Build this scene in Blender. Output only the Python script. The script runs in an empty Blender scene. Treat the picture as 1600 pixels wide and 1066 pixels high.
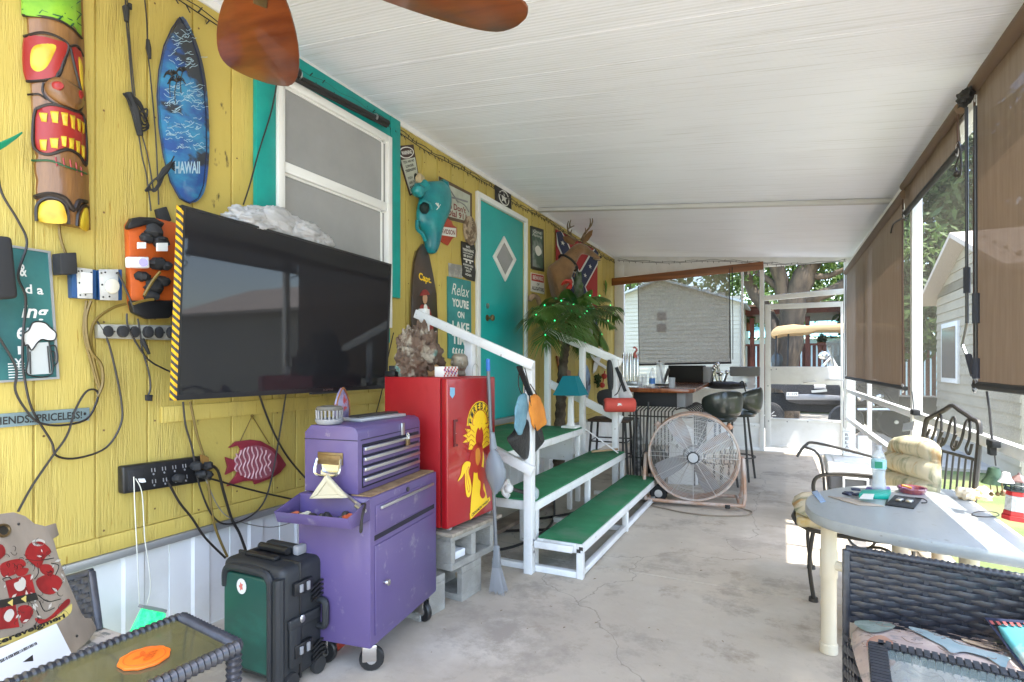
import bpy, bmesh, math, random
from mathutils import Vector, Matrix, noise
R = math.radians
random.seed(7)
S = bpy.context.scene
COL = S.collection
# ---------------------------------------------------------------- camera, sky, sun, exposure
EYE = Vector((0, 0, 1.25)); FPX = 875.0; CX = 800.0; HV = 570.0
YAW = math.atan2(425, 875)
cd = bpy.data.cameras.new('camera'); cam = bpy.data.objects.new('camera', cd); COL.objects.link(cam)
cam.location = EYE; cam.rotation_euler = (R(90), 0, YAW)
cd.sensor_width = 36; cd.lens = 36*FPX/1600; cd.shift_y = (HV-533)/1600; cd.clip_start = .02; cd.clip_end = 600
S.camera = cam
SUNV = Vector((.37, -.09, 1.0)).normalized()
EL = math.asin(SUNV.z); AZ = math.atan2(SUNV.x, SUNV.y)
w = bpy.data.worlds.new('World'); S.world = w; w.use_nodes = True
sky = w.node_tree.nodes.new('ShaderNodeTexSky'); sky.sky_type = 'NISHITA'; sky.sun_disc = False
sky.sun_elevation = EL; sky.sun_rotation = AZ; sky.dust_density = 1.5
bg = w.node_tree.nodes['Background']; bg.inputs[1].default_value = .15
w.node_tree.links.new(sky.outputs[0], bg.inputs[0])
sd = bpy.data.lights.new('sun', 'SUN'); sun = bpy.data.objects.new('sun', sd); COL.objects.link(sun)
sd.energy = 2.0; sd.angle = R(.6); sd.color = (1, .96, .89)
sun.rotation_euler = (-SUNV).to_track_quat('-Z', 'Y').to_euler(); sun.location = (4, 6, 9)
S.view_settings.view_transform = 'Standard'; S.view_settings.look = 'None'; S.view_settings.gamma = 1
S.view_settings.exposure = 3.16
S.view_settings.use_white_balance = True; S.view_settings.white_balance_temperature = 6650; S.view_settings.white_balance_tint = 8
S.render.engine = 'CYCLES'
S.cycles.max_bounces = 14; S.cycles.diffuse_bounces = 10; S.cycles.transparent_max_bounces = 16
S.cycles.sample_clamp_indirect = 8; S.cycles.use_denoising = True

# ---------------------------------------------------------------- measuring: a sight line meets a plane of the place
def ray(u, v):
    a = u-CX; s, c = math.sin(YAW), math.cos(YAW)
    return Vector((-s*FPX+a*c, c*FPX+a*s, HV-v))
def hit(u, v, x=None, y=None, z=None, pl=None):
    d = ray(u, v)
    if pl: t = (pl[0]-EYE).dot(pl[1])/d.dot(pl[1])
    elif x is not None: t = x/d.x
    elif y is not None: t = y/d.y
    else: t = (z-EYE.z)/d.z
    return EYE+d*t
WX = -2.46
def W(u, v, off=0): return hit(u, v, x=WX+off)
def vec(*a): return Vector(a)
def cr(pts, n=6, closed=False):
    P = [Vector(p) for p in pts]; out = []
    if len(P) < 3: return P
    m = len(P); rng = range(m if closed else m-1)
    for i in rng:
        if closed: a, b, c, d = P[i-1], P[i], P[(i+1) % m], P[(i+2) % m]
        else: a, b, c, d = P[max(i-1, 0)], P[i], P[i+1], P[min(i+2, m-1)]
        for k in range(n):
            t = k/n
            out.append(.5*((2*b)+(c-a)*t+(2*a-5*b+4*c-d)*t*t+(3*b-a-3*c+d)*t**3))
    if not closed: out.append(P[-1])
    return out

# ---------------------------------------------------------------- mesh building
class MB:
    def __init__(s, m=None): s.v = []; s.f = []; s.m = m
    def add(s, vs, fs):
        b = len(s.v)
        s.v += [(s.m @ Vector(p)) if s.m else Vector(p) for p in vs]
        s.f += [[i+b for i in f] for f in fs]
        return s
    def box(s, x0, x1, y0, y1, z0, z1):
        return s.add([(x, y, z) for x in (x0, x1) for y in (y0, y1) for z in (z0, z1)],
                     [(0, 1, 3, 2), (4, 6, 7, 5), (0, 4, 5, 1), (2, 3, 7, 6), (0, 2, 6, 4), (1, 5, 7, 3)])
    def beam(s, p0, p1, w, h, up=(0, 0, 1)):
        p0, p1 = Vector(p0), Vector(p1); d = (p1-p0).normalized(); up = Vector(up)
        if abs(d.dot(up)) > .98: up = Vector((0, 1, 0))
        a = d.cross(up).normalized()*w/2; b = a.cross(d).normalized()*h/2
        return s.add([p+q for p in (p0, p1) for q in (-a-b, a-b, a+b, b-a)],
                     [(0, 1, 2, 3), (7, 6, 5, 4), (0, 4, 5, 1), (1, 5, 6, 2), (2, 6, 7, 3), (3, 7, 4, 0)])
    def loft(s, rings, caps=True, closed=False):
        n = len(rings[0]); vs = [p for r in rings for p in r]; fs = []
        m = len(rings)
        for i in range(m if closed else m-1):
            j = (i+1) % m
            for k in range(n):
                fs.append((i*n+k, i*n+(k+1) % n, j*n+(k+1) % n, j*n+k))
        if caps and not closed:
            fs.append(tuple(range(n))); fs.append(tuple((m-1)*n+k for k in range(n)))
        return s.add(vs, fs)
    def tube(s, pts, r, seg=6, closed=False, sq=1.0):
        P = [Vector(p) for p in pts]
        if s.m: P = [s.m @ p for p in P]
        rings = []; m = len(P); ref = None
        for i, p in enumerate(P):
            if closed: t = P[(i+1) % m]-P[i-1]
            else: t = P[min(i+1, m-1)]-P[max(i-1, 0)]
            if t.length < 1e-9: t = Vector((0, 0, 1))
            t.normalize()
            if ref is None: ref = Vector((0, 0, 1)) if abs(t.z) < .9 else Vector((1, 0, 0))
            a = ref-t*ref.dot(t)
            if a.length < 1e-6: a = t.orthogonal()
            a.normalize(); ref = a; b = t.cross(a)
            rr = r[i] if isinstance(r, (list, tuple)) else r
            rings.append([p+a*math.cos(k*2*math.pi/seg)*rr+b*math.sin(k*2*math.pi/seg)*rr*sq for k in range(seg)])
        mm = s.m; s.m = None; s.loft(rings, closed=closed); s.m = mm
        return s
    def lathe(s, prof, c=(0, 0, 0), seg=20, ax=None, caps=True):
        c = Vector(c); q = ax or Matrix.Identity(3)
        return s.loft([[c+q @ Vector((r*math.cos(k*2*math.pi/seg), r*math.sin(k*2*math.pi/seg), z)) for k in range(seg)] for r, z in prof], caps)
    def cyl(s, p0, p1, r, seg=14): return s.tube([p0, p1], r, seg)
    def ball(s, c, r, seg=10, rot=None):
        if not isinstance(r, (tuple, list)): r = (r, r, r)
        c = Vector(c); rings = []
        for i in range(1, seg):
            th = math.pi*i/seg
            ring = []
            for k in range(seg*2-4):
                ph = 2*math.pi*k/(seg*2-4)
                p = Vector((r[0]*math.sin(th)*math.cos(ph), r[1]*math.sin(th)*math.sin(ph), r[2]*math.cos(th)))
                ring.append(c+(rot @ p if rot else p))
            rings.append(ring)
        return s.loft(rings)
    def prism(s, pts, vec_):
        n = len(pts); P = [Vector(p) for p in pts]; d = Vector(vec_)
        return s.add(P+[p+d for p in P], [tuple(range(n)), tuple(range(2*n-1, n-1, -1))]+[(i, (i+1) % n, n+(i+1) % n, n+i) for i in range(n)])
    def rock(s, c, r, seed=0, amp=.35, fr=3, seg=10):
        t = MB(); t.ball((0, 0, 0), 1, seg)
        rr = r if isinstance(r, (tuple, list)) else (r, r, r)
        o = Vector((seed*7.3, seed*3.1, seed*1.7))
        return s.add([Vector(c)+Vector((p.x*rr[0], p.y*rr[1], p.z*rr[2]))*(1+amp*noise.noise(p*fr+o)) for p in t.v], t.f)

def _bm(mb, bev=0, seg=2, sub=0):
    bm = bmesh.new(); vs = [bm.verts.new(p) for p in mb.v]
    for f in mb.f:
        try: bm.faces.new([vs[i] for i in f])
        except ValueError: pass
    bmesh.ops.recalc_face_normals(bm, faces=bm.faces)
    if bev:
        es = [e for e in bm.edges if len(e.link_faces) == 2 and e.calc_face_angle(0) > R(35)]
        bmesh.ops.bevel(bm, geom=es, offset=bev, segments=seg, affect='EDGES', clamp_overlap=True, profile=.5)
    return bm
def props(o, label=None, cat=None, group=None, kind=None):
    if label: o['label'] = label
    if cat: o['category'] = cat
    if group: o['group'] = group
    if kind: o['kind'] = kind
    return o
def wloc(o):
    l = Vector((0, 0, 0))
    while o: l = l+o.location; o = o.parent
    return l
def build(mb, name, mat, parent=None, label=None, cat=None, group=None, kind=None, bev=0, seg=2, ang=35, sub=0):
    if not mb.v: raise ValueError(name)
    if parent: base = wloc(parent)
    else:
        xs = [p.x for p in mb.v]; ys = [p.y for p in mb.v]
        base = Vector(((min(xs)+max(xs))/2, (min(ys)+max(ys))/2, min(p.z for p in mb.v)))
    bm = _bm(mb, bev, seg)
    bmesh.ops.translate(bm, verts=bm.verts, vec=-base)
    me = bpy.data.meshes.new(name); bm.to_mesh(me); bm.free()
    me.polygons.foreach_set('use_smooth', [True]*len(me.polygons)); me.set_sharp_from_angle(angle=R(ang))
    if isinstance(mat, (list, tuple)):
        for m_ in mat: me.materials.append(m_)
    else: me.materials.append(mat)
    o = bpy.data.objects.new(name, me); COL.objects.link(o)
    if parent: o.parent = parent
    else: o.location = base
    if sub:
        md = o.modifiers.new('sub', 'SUBSURF'); md.levels = sub; md.render_levels = sub
    return props(o, label, cat, group, kind)
def thing(name, label, cat, loc, group=None, kind=None):
    o = bpy.data.objects.new(name, None); COL.objects.link(o); o.location = loc; o.empty_display_size = .1
    return props(o, label, cat, group, kind)
def clone(root, loc=None, rz=None, label=None):
    def cp(o, par):
        c = o.copy(); COL.objects.link(c)
        if par: c.parent = par
        for ch in [q for q in root_children[o.name]]: cp(ch, c)
        return c
    root_children = {}
    def walk(o):
        root_children[o.name] = list(o.children)
        for q in o.children: walk(q)
    walk(root); c = cp(root, None)
    if loc is not None: c.location = loc
    if rz is not None: c.rotation_euler.z = rz
    if label: c['label'] = label
    return c
def piece(src, name, loc_off, parent, rot=None):
    o = bpy.data.objects.new(name, src.data); COL.objects.link(o); o.parent = parent; o.location = src.location+Vector(loc_off)
    if rot: o.rotation_euler = rot
    return o
def FR(x, y, z, deg=0): return Matrix.Translation((x, y, z)) @ Matrix.Rotation(R(deg), 4, 'Z')

class Q:
    """a flat quad of the place: s runs left to right, t top to bottom"""
    def __init__(s, tl, tr, br, bl):
        s.c = [Vector(p) for p in (tl, tr, br, bl)]
        s.n = -((s.c[1]-s.c[0]).cross(s.c[3]-s.c[0])).normalized()
    def at(s, a, b, off=0):
        tl, tr, br, bl = s.c
        return (tl*(1-a)+tr*a)*(1-b)+(bl*(1-a)+br*a)*b+s.n*off
    def poly(s, mb, pts, off=0, th=.004):
        return mb.prism([s.at(a, b, off) for a, b in pts], s.n*th)
    def rect(s, mb, a0, b0, a1, b1, off=0, th=.004): return s.poly(mb, [(a0, b0), (a1, b0), (a1, b1), (a0, b1)], off, th)
    def ell(s, mb, a, b, ra, rb, off=0, th=.004, n=18, rot=0):
        c, d = math.cos(rot), math.sin(rot)
        return s.poly(mb, [(a+ra*math.cos(t)*c-rb*math.sin(t)*d, b+ra*math.cos(t)*d+rb*math.sin(t)*c) for t in [2*math.pi*k/n for k in range(n)]], off, th)
    def line(s, mb, pts, wd, off=0, n=4, seg=5):
        return mb.tube(cr([s.at(a, b, off) for a, b in pts], n), wd, seg)
    def sub(s, a0, b0, a1, b1, off=0): return Q(s.at(a0, b0, off), s.at(a1, b0, off), s.at(a1, b1, off), s.at(a0, b1, off))
def QW(tl, tr, br, bl, off=0): return Q(W(*tl, off), W(*tr, off), W(*br, off), W(*bl, off))
_tc = {}
def glyphs(txt, bold, shear=0):
    k = (txt, bold, shear)
    if k in _tc: return _tc[k]
    cu = bpy.data.curves.new('t', 'FONT'); cu.body = txt; cu.size = 1; cu.offset = bold; cu.align_x = 'CENTER'; cu.resolution_u = 3; cu.shear = shear
    o = bpy.data.objects.new('t', cu); me = bpy.data.meshes.new_from_object(o)
    vs = [(v.co.x, v.co.y) for v in me.vertices]; fs = [tuple(p.vertices) for p in me.polygons]
    bpy.data.objects.remove(o); bpy.data.curves.remove(cu); bpy.data.meshes.remove(me)
    _tc[k] = (vs, fs); return _tc[k]
def text(q, txt, a0, b0, a1, b1, mat, parent, off=.001, bold=.02, shear=0, name='lettering', mb=None, arc=0):
    vs, fs = glyphs(txt, bold, shear)
    x0 = min(v[0] for v in vs); x1 = max(v[0] for v in vs); y0 = min(v[1] for v in vs); y1 = max(v[1] for v in vs)
    own = mb is None; mb = mb or MB(); b = len(mb.v)
    for x, y in vs:
        fa = (x-x0)/(x1-x0); fb = (y1-y)/(y1-y0)
        mb.v.append(q.at(a0+(a1-a0)*fa, b0+(b1-b0)*fb+arc*(2*fa-1)**2, off))
    mb.f += [[i+b for i in f] for f in fs]
    if own: return build(mb, name, mat, parent)

# ---------------------------------------------------------------- materials
_m = {}
def mat(name, c=(.8, .8, .8), r=.5, m=0, c2=None, ns=6, lo=.4, hi=.6, st=(1, 1, 1), bump=0, bs=60, bst=None, coat=0, emit=None, es=0,
        tr=0, alpha=1, sheen=0, transl=0, det=6, c3=None, ns3=30, lo3=.6, hi3=.7, st3=(1, 1, 1), sp=.5):
    if name in _m: return _m[name]
    k = bpy.data.materials.new(name); k.use_nodes = True; nt = k.node_tree; N = nt.nodes; L = nt.links; p = N['Principled BSDF']
    def rgba(x): return (x[0], x[1], x[2], 1)
    p.inputs['Base Color'].default_value = rgba(c); p.inputs['Roughness'].default_value = r; p.inputs['Metallic'].default_value = m
    p.inputs['Coat Weight'].default_value = coat; p.inputs['Transmission Weight'].default_value = tr; p.inputs['Alpha'].default_value = alpha
    p.inputs['Sheen Weight'].default_value = sheen; p.inputs['Specular IOR Level'].default_value = sp
    if emit: p.inputs['Emission Color'].default_value = rgba(emit); p.inputs['Emission Strength'].default_value = es
    if c2 or bump or c3:
        tc = N.new('ShaderNodeTexCoord'); oi = N.new('ShaderNodeObjectInfo')
        mu = N.new('ShaderNodeMath'); mu.operation = 'MULTIPLY'; mu.inputs[1].default_value = 37
        L.new(oi.outputs['Random'], mu.inputs[0])
        ad = N.new('ShaderNodeVectorMath'); ad.operation = 'ADD'; L.new(tc.outputs['Object'], ad.inputs[0]); L.new(mu.outputs[0], ad.inputs[1])
        def nz(scale, stv, d=det):
            mp = N.new('ShaderNodeMapping'); mp.inputs['Scale'].default_value = stv; L.new(ad.outputs[0], mp.inputs[0])
            n = N.new('ShaderNodeTexNoise'); n.inputs['Scale'].default_value = scale; n.inputs['Detail'].default_value = d; n.inputs['Roughness'].default_value = .6
            L.new(mp.outputs[0], n.inputs['Vector']); return n.outputs[0]
        def ramp(src, a, b):
            q = N.new('ShaderNodeMapRange'); q.inputs['From Min'].default_value = a; q.inputs['From Max'].default_value = b; q.clamp = True
            L.new(src, q.inputs[0]); return q.outputs[0]
        out = None
        if c2:
            f = ramp(nz(ns, st), lo, hi); mx = N.new('ShaderNodeMix'); mx.data_type = 'RGBA'
            mx.inputs['A'].default_value = rgba(c); mx.inputs['B'].default_value = rgba(c2); L.new(f, mx.inputs['Factor']); out = mx.outputs['Result']
        if c3:
            f = ramp(nz(ns3, st3), lo3, hi3); mx = N.new('ShaderNodeMix'); mx.data_type = 'RGBA'
            if out: L.new(out, mx.inputs['A'])
            else: mx.inputs['A'].default_value = rgba(c)
            mx.inputs['B'].default_value = rgba(c3); L.new(f, mx.inputs['Factor']); out = mx.outputs['Result']
        if out: L.new(out, p.inputs['Base Color'])
        if bump:
            b = N.new('ShaderNodeBump'); b.inputs['Strength'].default_value = bump; b.inputs['Distance'].default_value = .01
            L.new(nz(bs, bst or st), b.inputs['Height']); L.new(b.outputs[0], p.inputs['Normal'])
    if transl:
        t = N.new('ShaderNodeBsdfTranslucent'); t.inputs[0].default_value = rgba(c); mxs = N.new('ShaderNodeMixShader'); mxs.inputs[0].default_value = transl
        o = N['Material Output']; L.new(p.outputs[0], mxs.inputs[1]); L.new(t.outputs[0], mxs.inputs[2]); L.new(mxs.outputs[0], o.inputs[0])
    _m[name] = k; return k
def mesh_cloth(name, c, hole=.3, c2=None, ns=4, transl=.25, dens=260, st=(1, 1, 1), sp_=.18):
    """woven shade or insect screen: a share of it is open, the rest is thread"""
    k = mat(name, c, .8, c2=c2, ns=ns, transl=transl, st=st, lo=.35, hi=.7)
    nt = k.node_tree; N = nt.nodes; L = nt.links; o = N['Material Output']; src = o.inputs[0].links[0].from_socket
    t = N.new('ShaderNodeBsdfTransparent'); mx = N.new('ShaderNodeMixShader'); L.new(t.outputs[0], mx.inputs[1]); L.new(src, mx.inputs[2])
    tc = N.new('ShaderNodeTexCoord'); n = N.new('ShaderNodeTexNoise'); n.inputs['Scale'].default_value = dens; n.inputs['Detail'].default_value = 1
    mr = N.new('ShaderNodeMapRange'); mr.inputs['From Min'].default_value = .3; mr.inputs['From Max'].default_value = .7
    mr.inputs['To Min'].default_value = max(0, 1-hole-sp_); mr.inputs['To Max'].default_value = min(1, 1-hole+sp_)
    L.new(tc.outputs['Object'], n.inputs['Vector']); L.new(n.outputs[0], mr.inputs[0]); L.new(mr.outputs[0], mx.inputs[0])
    L.new(mx.outputs[0], o.inputs[0]); return k
WHITE = mat('white_paint', (.78, .78, .77), .4, c2=(.64, .63, .6), ns=5, lo=.5, hi=.85, bump=.12, bs=30)
CLEANW = mat('white_plastic', (.78, .78, .77), .35)
BLACK = mat('black_plastic', (.012, .012, .013), .4)
MBLACK = mat('matt_black', (.02, .02, .021), .75)
GREYP = mat('grey_plastic', (.25, .25, .26), .5)
CHROME = mat('chrome', (.7, .7, .7), .18, 1)
STEEL = mat('brushed_steel', (.55, .55, .56), .35, 1)
BRASS = mat('old_brass', (.25, .18, .09), .5, .8, c2=(.2, .13, .06), ns=20)
GREY_IRON = mat('dark_iron', (.045, .042, .04), .45, .3)
CORD = mat('black_cord', (.018, .014, .012), .5)
BCORD = mat('brown_cord', (.17, .11, .02), .5)
WCORD = mat('white_cord', (.7, .69, .6), .5)
GLASS = mat('clear_glass', (.95, .97, .97), .02, tr=1)
TEAL = mat('teal_paint', (.0, .33, .29), .45, c2=(0, .26, .24), ns=3, bump=.06, bs=40)
TEAL2 = mat('teal_door_paint', (.015, .40, .38), .38, c2=(.01, .33, .33), ns=1.5, lo=.3, hi=.8)
SIGNW = mat('sign_white', (.72, .72, .68), .5)
SIGNK = mat('sign_black', (.02, .018, .016), .5)
SIGNR = mat('sign_red', (.45, .03, .02), .45)
YPAINT = mat('yellow_print', (.85, .55, .02), .45)
# ================================================================ ground, slab, house wall, roof
def yellow():
    k = mat('yellow_siding_paint', (.545, .425, .108), .5, c2=(.49, .37, .085), ns=1.2, lo=.3, hi=.75, c3=(.36, .22, .03), ns3=5, lo3=.64, hi3=.69, st3=(1, 26, 2.0), bump=.55, bs=5, bst=(1, 24, 2))
    nt = k.node_tree; N = nt.nodes; L = nt.links; p = N['Principled BSDF']; src = p.inputs['Base Color'].links[0].from_socket
    oi = N.new('ShaderNodeObjectInfo'); mr = N.new('ShaderNodeMapRange'); mr.inputs['To Min'].default_value = .9; mr.inputs['To Max'].default_value = 1.08; L.new(oi.outputs['Random'], mr.inputs[0])
    hs = N.new('ShaderNodeHueSaturation'); L.new(mr.outputs[0], hs.inputs['Value']); L.new(src, hs.inputs['Color'])
    tc = N.new('ShaderNodeTexCoord'); mp = N.new('ShaderNodeMapping'); mp.inputs['Scale'].default_value = (1, 6, 1.2); L.new(tc.outputs['Object'], mp.inputs[0])
    n = N.new('ShaderNodeTexNoise'); n.inputs['Scale'].default_value = 3; n.inputs['Detail'].default_value = 7; L.new(mp.outputs[0], n.inputs['Vector'])
    m2 = N.new('ShaderNodeMapRange'); m2.inputs['From Min'].default_value = .56; m2.inputs['From Max'].default_value = .78; m2.inputs['To Max'].default_value = .55; L.new(n.outputs[0], m2.inputs[0])
    mx = N.new('ShaderNodeMix'); mx.data_type = 'RGBA'; mx.inputs['B'].default_value = (.33, .23, .05, 1); L.new(hs.outputs[0], mx.inputs['A']); L.new(m2.outputs[0], mx.inputs['Factor']); L.new(mx.outputs['Result'], p.inputs['Base Color'])
    bp = [q for q in N if q.type == 'BUMP'][0]; m3 = N.new('ShaderNodeMapRange'); m3.inputs['From Min'].default_value = .35; m3.inputs['From Max'].default_value = .65; m3.inputs['To Min'].default_value = .12; m3.inputs['To Max'].default_value = .75; L.new(n.outputs[0], m3.inputs[0]); L.new(m3.outputs[0], bp.inputs['Strength'])
    return k
YEL = yellow()
MOLD = mat('mildewed_yellow_paint', (.52, .40, .095), .55, c3=(.12, .09, .03), ns3=26, lo3=.64, hi3=.72, st3=(1, 1, .4), bump=.3, bs=20)
CONC = mat('porch_concrete', (.545, .475, .385), .75, c2=(.43, .37, .30), ns=1.1, lo=.4, hi=.62, c3=(.60, .54, .455), ns3=2.2, lo3=.5, hi3=.72, bump=.22, bs=25)
def rust_spots(k, sc=2.6, lo=.56, hi=.72, col=(.27, .21, .16, 1)):
    nt = k.node_tree; N = nt.nodes; L = nt.links; p = N['Principled BSDF']; src = p.inputs['Base Color'].links[0].from_socket
    tc = N.new('ShaderNodeTexCoord'); n = N.new('ShaderNodeTexNoise'); n.inputs['Scale'].default_value = sc; n.inputs['Detail'].default_value = 9; n.inputs['Roughness'].default_value = .75
    L.new(tc.outputs['Object'], n.inputs['Vector'])
    mr = N.new('ShaderNodeMapRange'); mr.inputs['From Min'].default_value = lo; mr.inputs['From Max'].default_value = hi; L.new(n.outputs[0], mr.inputs[0])
    mx = N.new('ShaderNodeMix'); mx.data_type = 'RGBA'; mx.inputs['B'].default_value = col; L.new(src, mx.inputs['A']); L.new(mr.outputs[0], mx.inputs['Factor'])
    L.new(mx.outputs['Result'], p.inputs['Base Color'])
rust_spots(CONC); rust_spots(CONC, 34, .66, .72, (.14, .12, .10, 1)); rust_spots(CONC, 1.1, .52, .6, (.36, .31, .255, 1))
def cracks(k, sc=.55, wd=.0045):
    nt = k.node_tree; N = nt.nodes; L = nt.links; p = N['Principled BSDF']; src = p.inputs['Base Color'].links[0].from_socket
    tc = N.new('ShaderNodeTexCoord'); n = N.new('ShaderNodeTexNoise'); n.inputs['Scale'].default_value = 2.2; n.inputs['Detail'].default_value = 8
    L.new(tc.outputs['Object'], n.inputs['Vector']); ms = N.new('ShaderNodeVectorMath'); ms.operation = 'MULTIPLY_ADD'; ms.inputs[1].default_value = (.5, .5, .5)
    L.new(n.outputs['Color'], ms.inputs[0]); L.new(tc.outputs['Object'], ms.inputs[2])
    v = N.new('ShaderNodeTexVoronoi'); v.feature = 'DISTANCE_TO_EDGE'; v.inputs['Scale'].default_value = sc; L.new(ms.outputs[0], v.inputs['Vector'])
    mr = N.new('ShaderNodeMapRange'); mr.inputs['From Max'].default_value = wd; mr.inputs['To Min'].default_value = .5; mr.inputs['To Max'].default_value = 0; L.new(v.outputs[0], mr.inputs[0])
    mx = N.new('ShaderNodeMix'); mx.data_type = 'RGBA'; mx.inputs['B'].default_value = (.10, .09, .075, 1); L.new(src, mx.inputs['A']); L.new(mr.outputs[0], mx.inputs['Factor'])
    L.new(mx.outputs['Result'], p.inputs['Base Color'])
cracks(CONC, .42, .002)
LAWN = mat('lawn', (.075, .11, .028), .9, c2=(.13, .14, .05), ns=2.5, c3=(.22, .19, .12), ns3=.8, lo3=.6, hi3=.75, bump=.6, bs=120)
g = MB(); g.add([(-200, -200, -.14), (260, -200, -.14), (260, 320, -.14), (-200, 320, -.14)], [(0, 1, 2, 3)])
build(g, 'ground', LAWN, kind='structure')
fl = thing('floor', None, None, (0, 0, 0), kind='structure')
for y0, y1 in ((-4, -.2), (-.2, 3.36), (3.36, 6.4), (6.4, 9.0)):
    b = MB(); b.box(-3.2, .98, y0+.003, y1-.003, -.14, 0)
    build(b, 'concrete_slab', CONC, fl, bev=.003, seg=1)
DRIVE = mat('driveway_concrete', (.36, .34, .30), .85, c2=(.27, .25, .22), ns=1.3, bump=.3, bs=30)
b = MB(); b.box(-3, 3.4, 9.1, 17.5, -.139, -.10); build(b, 'driveway', DRIVE, kind='structure')
b = MB(); b.box(-3, 9, -12, -4.01, -.139, -.10); b.box(.99, 9, -4.0, -.5, -.139, -.10); build(b, 'patio', mat('bounce_patio', (.5, .48, .44), .8, c2=(.42, .4, .36), ns=1.3), kind='structure')  # unseen pale ground added behind the porch to bounce light onto the ceiling
b = MB(); b.box(2.3, 9.5, -.4, 6.2, -.139, -.115); build(b, 'bounce_gravel_strip', mat('gravel', (.42, .39, .34), .95, c2=(.25, .23, .2), ns=14, bump=.8, bs=60), kind='structure')  # pale ground out of view, added to bounce light in from the right

# ---- the mobile home: siding boards, trim, skirting, window, door
home = thing('mobile_home', 'yellow board sided house wall with teal trimmed window and teal door along the porch', 'house', (WX-.1, 4, 0))
ZB = .49
def zc(x, y):   # underside of the roof
    f = (x-WX)/(.83-WX); zr = 2.64+.075*max(0, min(1, (y-2.8)/6))
    return (2.995*(1-f)+zr*f)
b = MB(); b.box(WX-.14, WX-.009, -4, 8.95, ZB-.02, 3.1); build(b, 'wall_backing', YEL, home)
# openings measured on the wall
wy0, wy1 = W(426, 200).y, W(605, 300).y; wz1 = W(600, 214).z; wz0 = 1.62
dy0, dy1 = W(747, 320).y, W(818, 350).y; dz1 = W(819, 349).z; dz0 = .735
edges = [-4+.203*i for i in range(64)]
edges = sorted([e for e in edges if all(abs(e-q) > .05 for q in (wy0, wy1, dy0, dy1)) and e < 8.9]+[wy0, wy1, dy0, dy1, 8.93])
for y0, y1 in zip(edges, edges[1:]):
    ym = (y0+y1)/2; segs = [(ZB+.07, 3.03)]
    if wy0 < ym < wy1: segs = [(ZB+.07, wz0-.12), (wz1, 3.03)]
    if dy0 < ym < dy1: segs = [(dz1, 3.03)]
    for z0, z1 in segs:
        b = MB(); b.box(WX-.02, WX, y0+.004, y1-.004, z0, z1)
        near_window = -.02 < W(393, 200).y-y1 < .18
        build(b, 'siding_board', MOLD if near_window else YEL, home, bev=.002, seg=1)
for z0, z1, yy0, yy1 in ((ZB, ZB+.068, -4, dy0-.06), (ZB, ZB+.068, dy1+.06, 8.93)):
    b = MB(); b.box(WX-.02, WX+.006, yy0, yy1, z0, z1); build(b, 'bottom_trim', YEL, home, bev=.003)
b = MB(); y0 = W(285, 620).y; y1 = W(600, 607).y; b.box(WX, WX+.012, y0-.1, y1, W(440, 640).z-.012, W(440, 640).z+.06); build(b, 'rail_trim', YEL, home, bev=.003)
b = MB(); b.box(WX-.02, WX+.012, -4, 8.93, 2.95, 2.992); build(b, 'top_trim', WHITE, home, bev=.003)
b = MB(); rnd = random.Random(17)
for e_ in edges[::1]:
    for z_ in (.6, 1.0, 1.42, 1.85, 2.3, 2.8):
        if wy0-.2 < e_ < wy1+.2 and z_ > 1.3 or dy0-.1 < e_ < dy1+.1: continue
        y_, zz_ = e_+.03, z_+rnd.uniform(-.03, .03); b.tube([vec(WX-.001, y_, zz_), vec(WX+.0015, y_, zz_)], .0045, 6)
build(b, 'nail_head', mat('rusty_nail', (.16, .09, .03), .7), home, kind='stuff')
# skirting
GREYMET = mat('grey_metal_cap', (.42, .42, .42), .4, .6)
b = MB(); b.box(WX-.03, WX+.014, -4, 8.93, ZB-.035, ZB-.002); build(b, 'skirting_cap', GREYMET, home, bev=.003)
skw = mat('white_skirting', (.76, .77, .78), .45, c2=(.6, .6, .58), ns=2, lo=.5, hi=.8)
for i in range(42):
    y0 = -3.9+i*.305
    b = MB(); pr = [(WX-.02, y0), (WX-.02, y0+.10), (WX-.008, y0+.11), (WX-.008, y0+.185), (WX-.02, y0+.195), (WX-.02, y0+.30), (WX-.03, y0+.30), (WX-.03, y0)]
    b.prism([(x, y, 0.005) for x, y in pr], (0, 0, ZB-.04)); build(b, 'skirting_panel', skw, home)
# window: teal surround
def wallbox(y0, y1, z0, z1, x0, x1): return MB().box(WX+x0, WX+x1, y0, y1, z0, z1)
ty0 = W(395, 200).y; ty1 = W(621, 300).y; tz1 = W(612, 186).z
win = None
build(wallbox(ty0, wy0-.002, wz0-.22, tz1, .0, .028), 'window_trim', TEAL, home, bev=.003)
build(wallbox(wy1+.002, ty1, W(622, 467).z, tz1, .0, .028), 'window_trim', TEAL, home, bev=.003)
build(wallbox(wy0, wy1, wz1+.002, tz1, .0, .026), 'window_trim', TEAL, home, bev=.003)
build(wallbox(wy0, wy1, wz0-.22, wz0-.12, .0, .026), 'window_trim', TEAL, home, bev=.003)
fr = MB(); fw = .045
fr.box(WX-.005, WX+.045, wy0, wy0+fw, wz0-.118, wz1); fr.box(WX-.005, WX+.045, wy1-fw, wy1, wz0-.118, wz1)
fr.box(WX-.005, WX+.045, wy0+fw, wy1-fw, wz1-fw, wz1); fr.box(WX-.005, WX+.045, wy0+fw, wy1-fw, wz0-.118, wz0-.06)
win = build(fr, 'window', CLEANW, home, bev=.003)
zm = W(510, 290).z
mr = MB(); mr.box(WX-.003, WX+.036, wy0+fw, wy1-fw, zm-.028, zm+.028); build(mr, 'meeting_rail', CLEANW, win, bev=.003)
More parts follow.
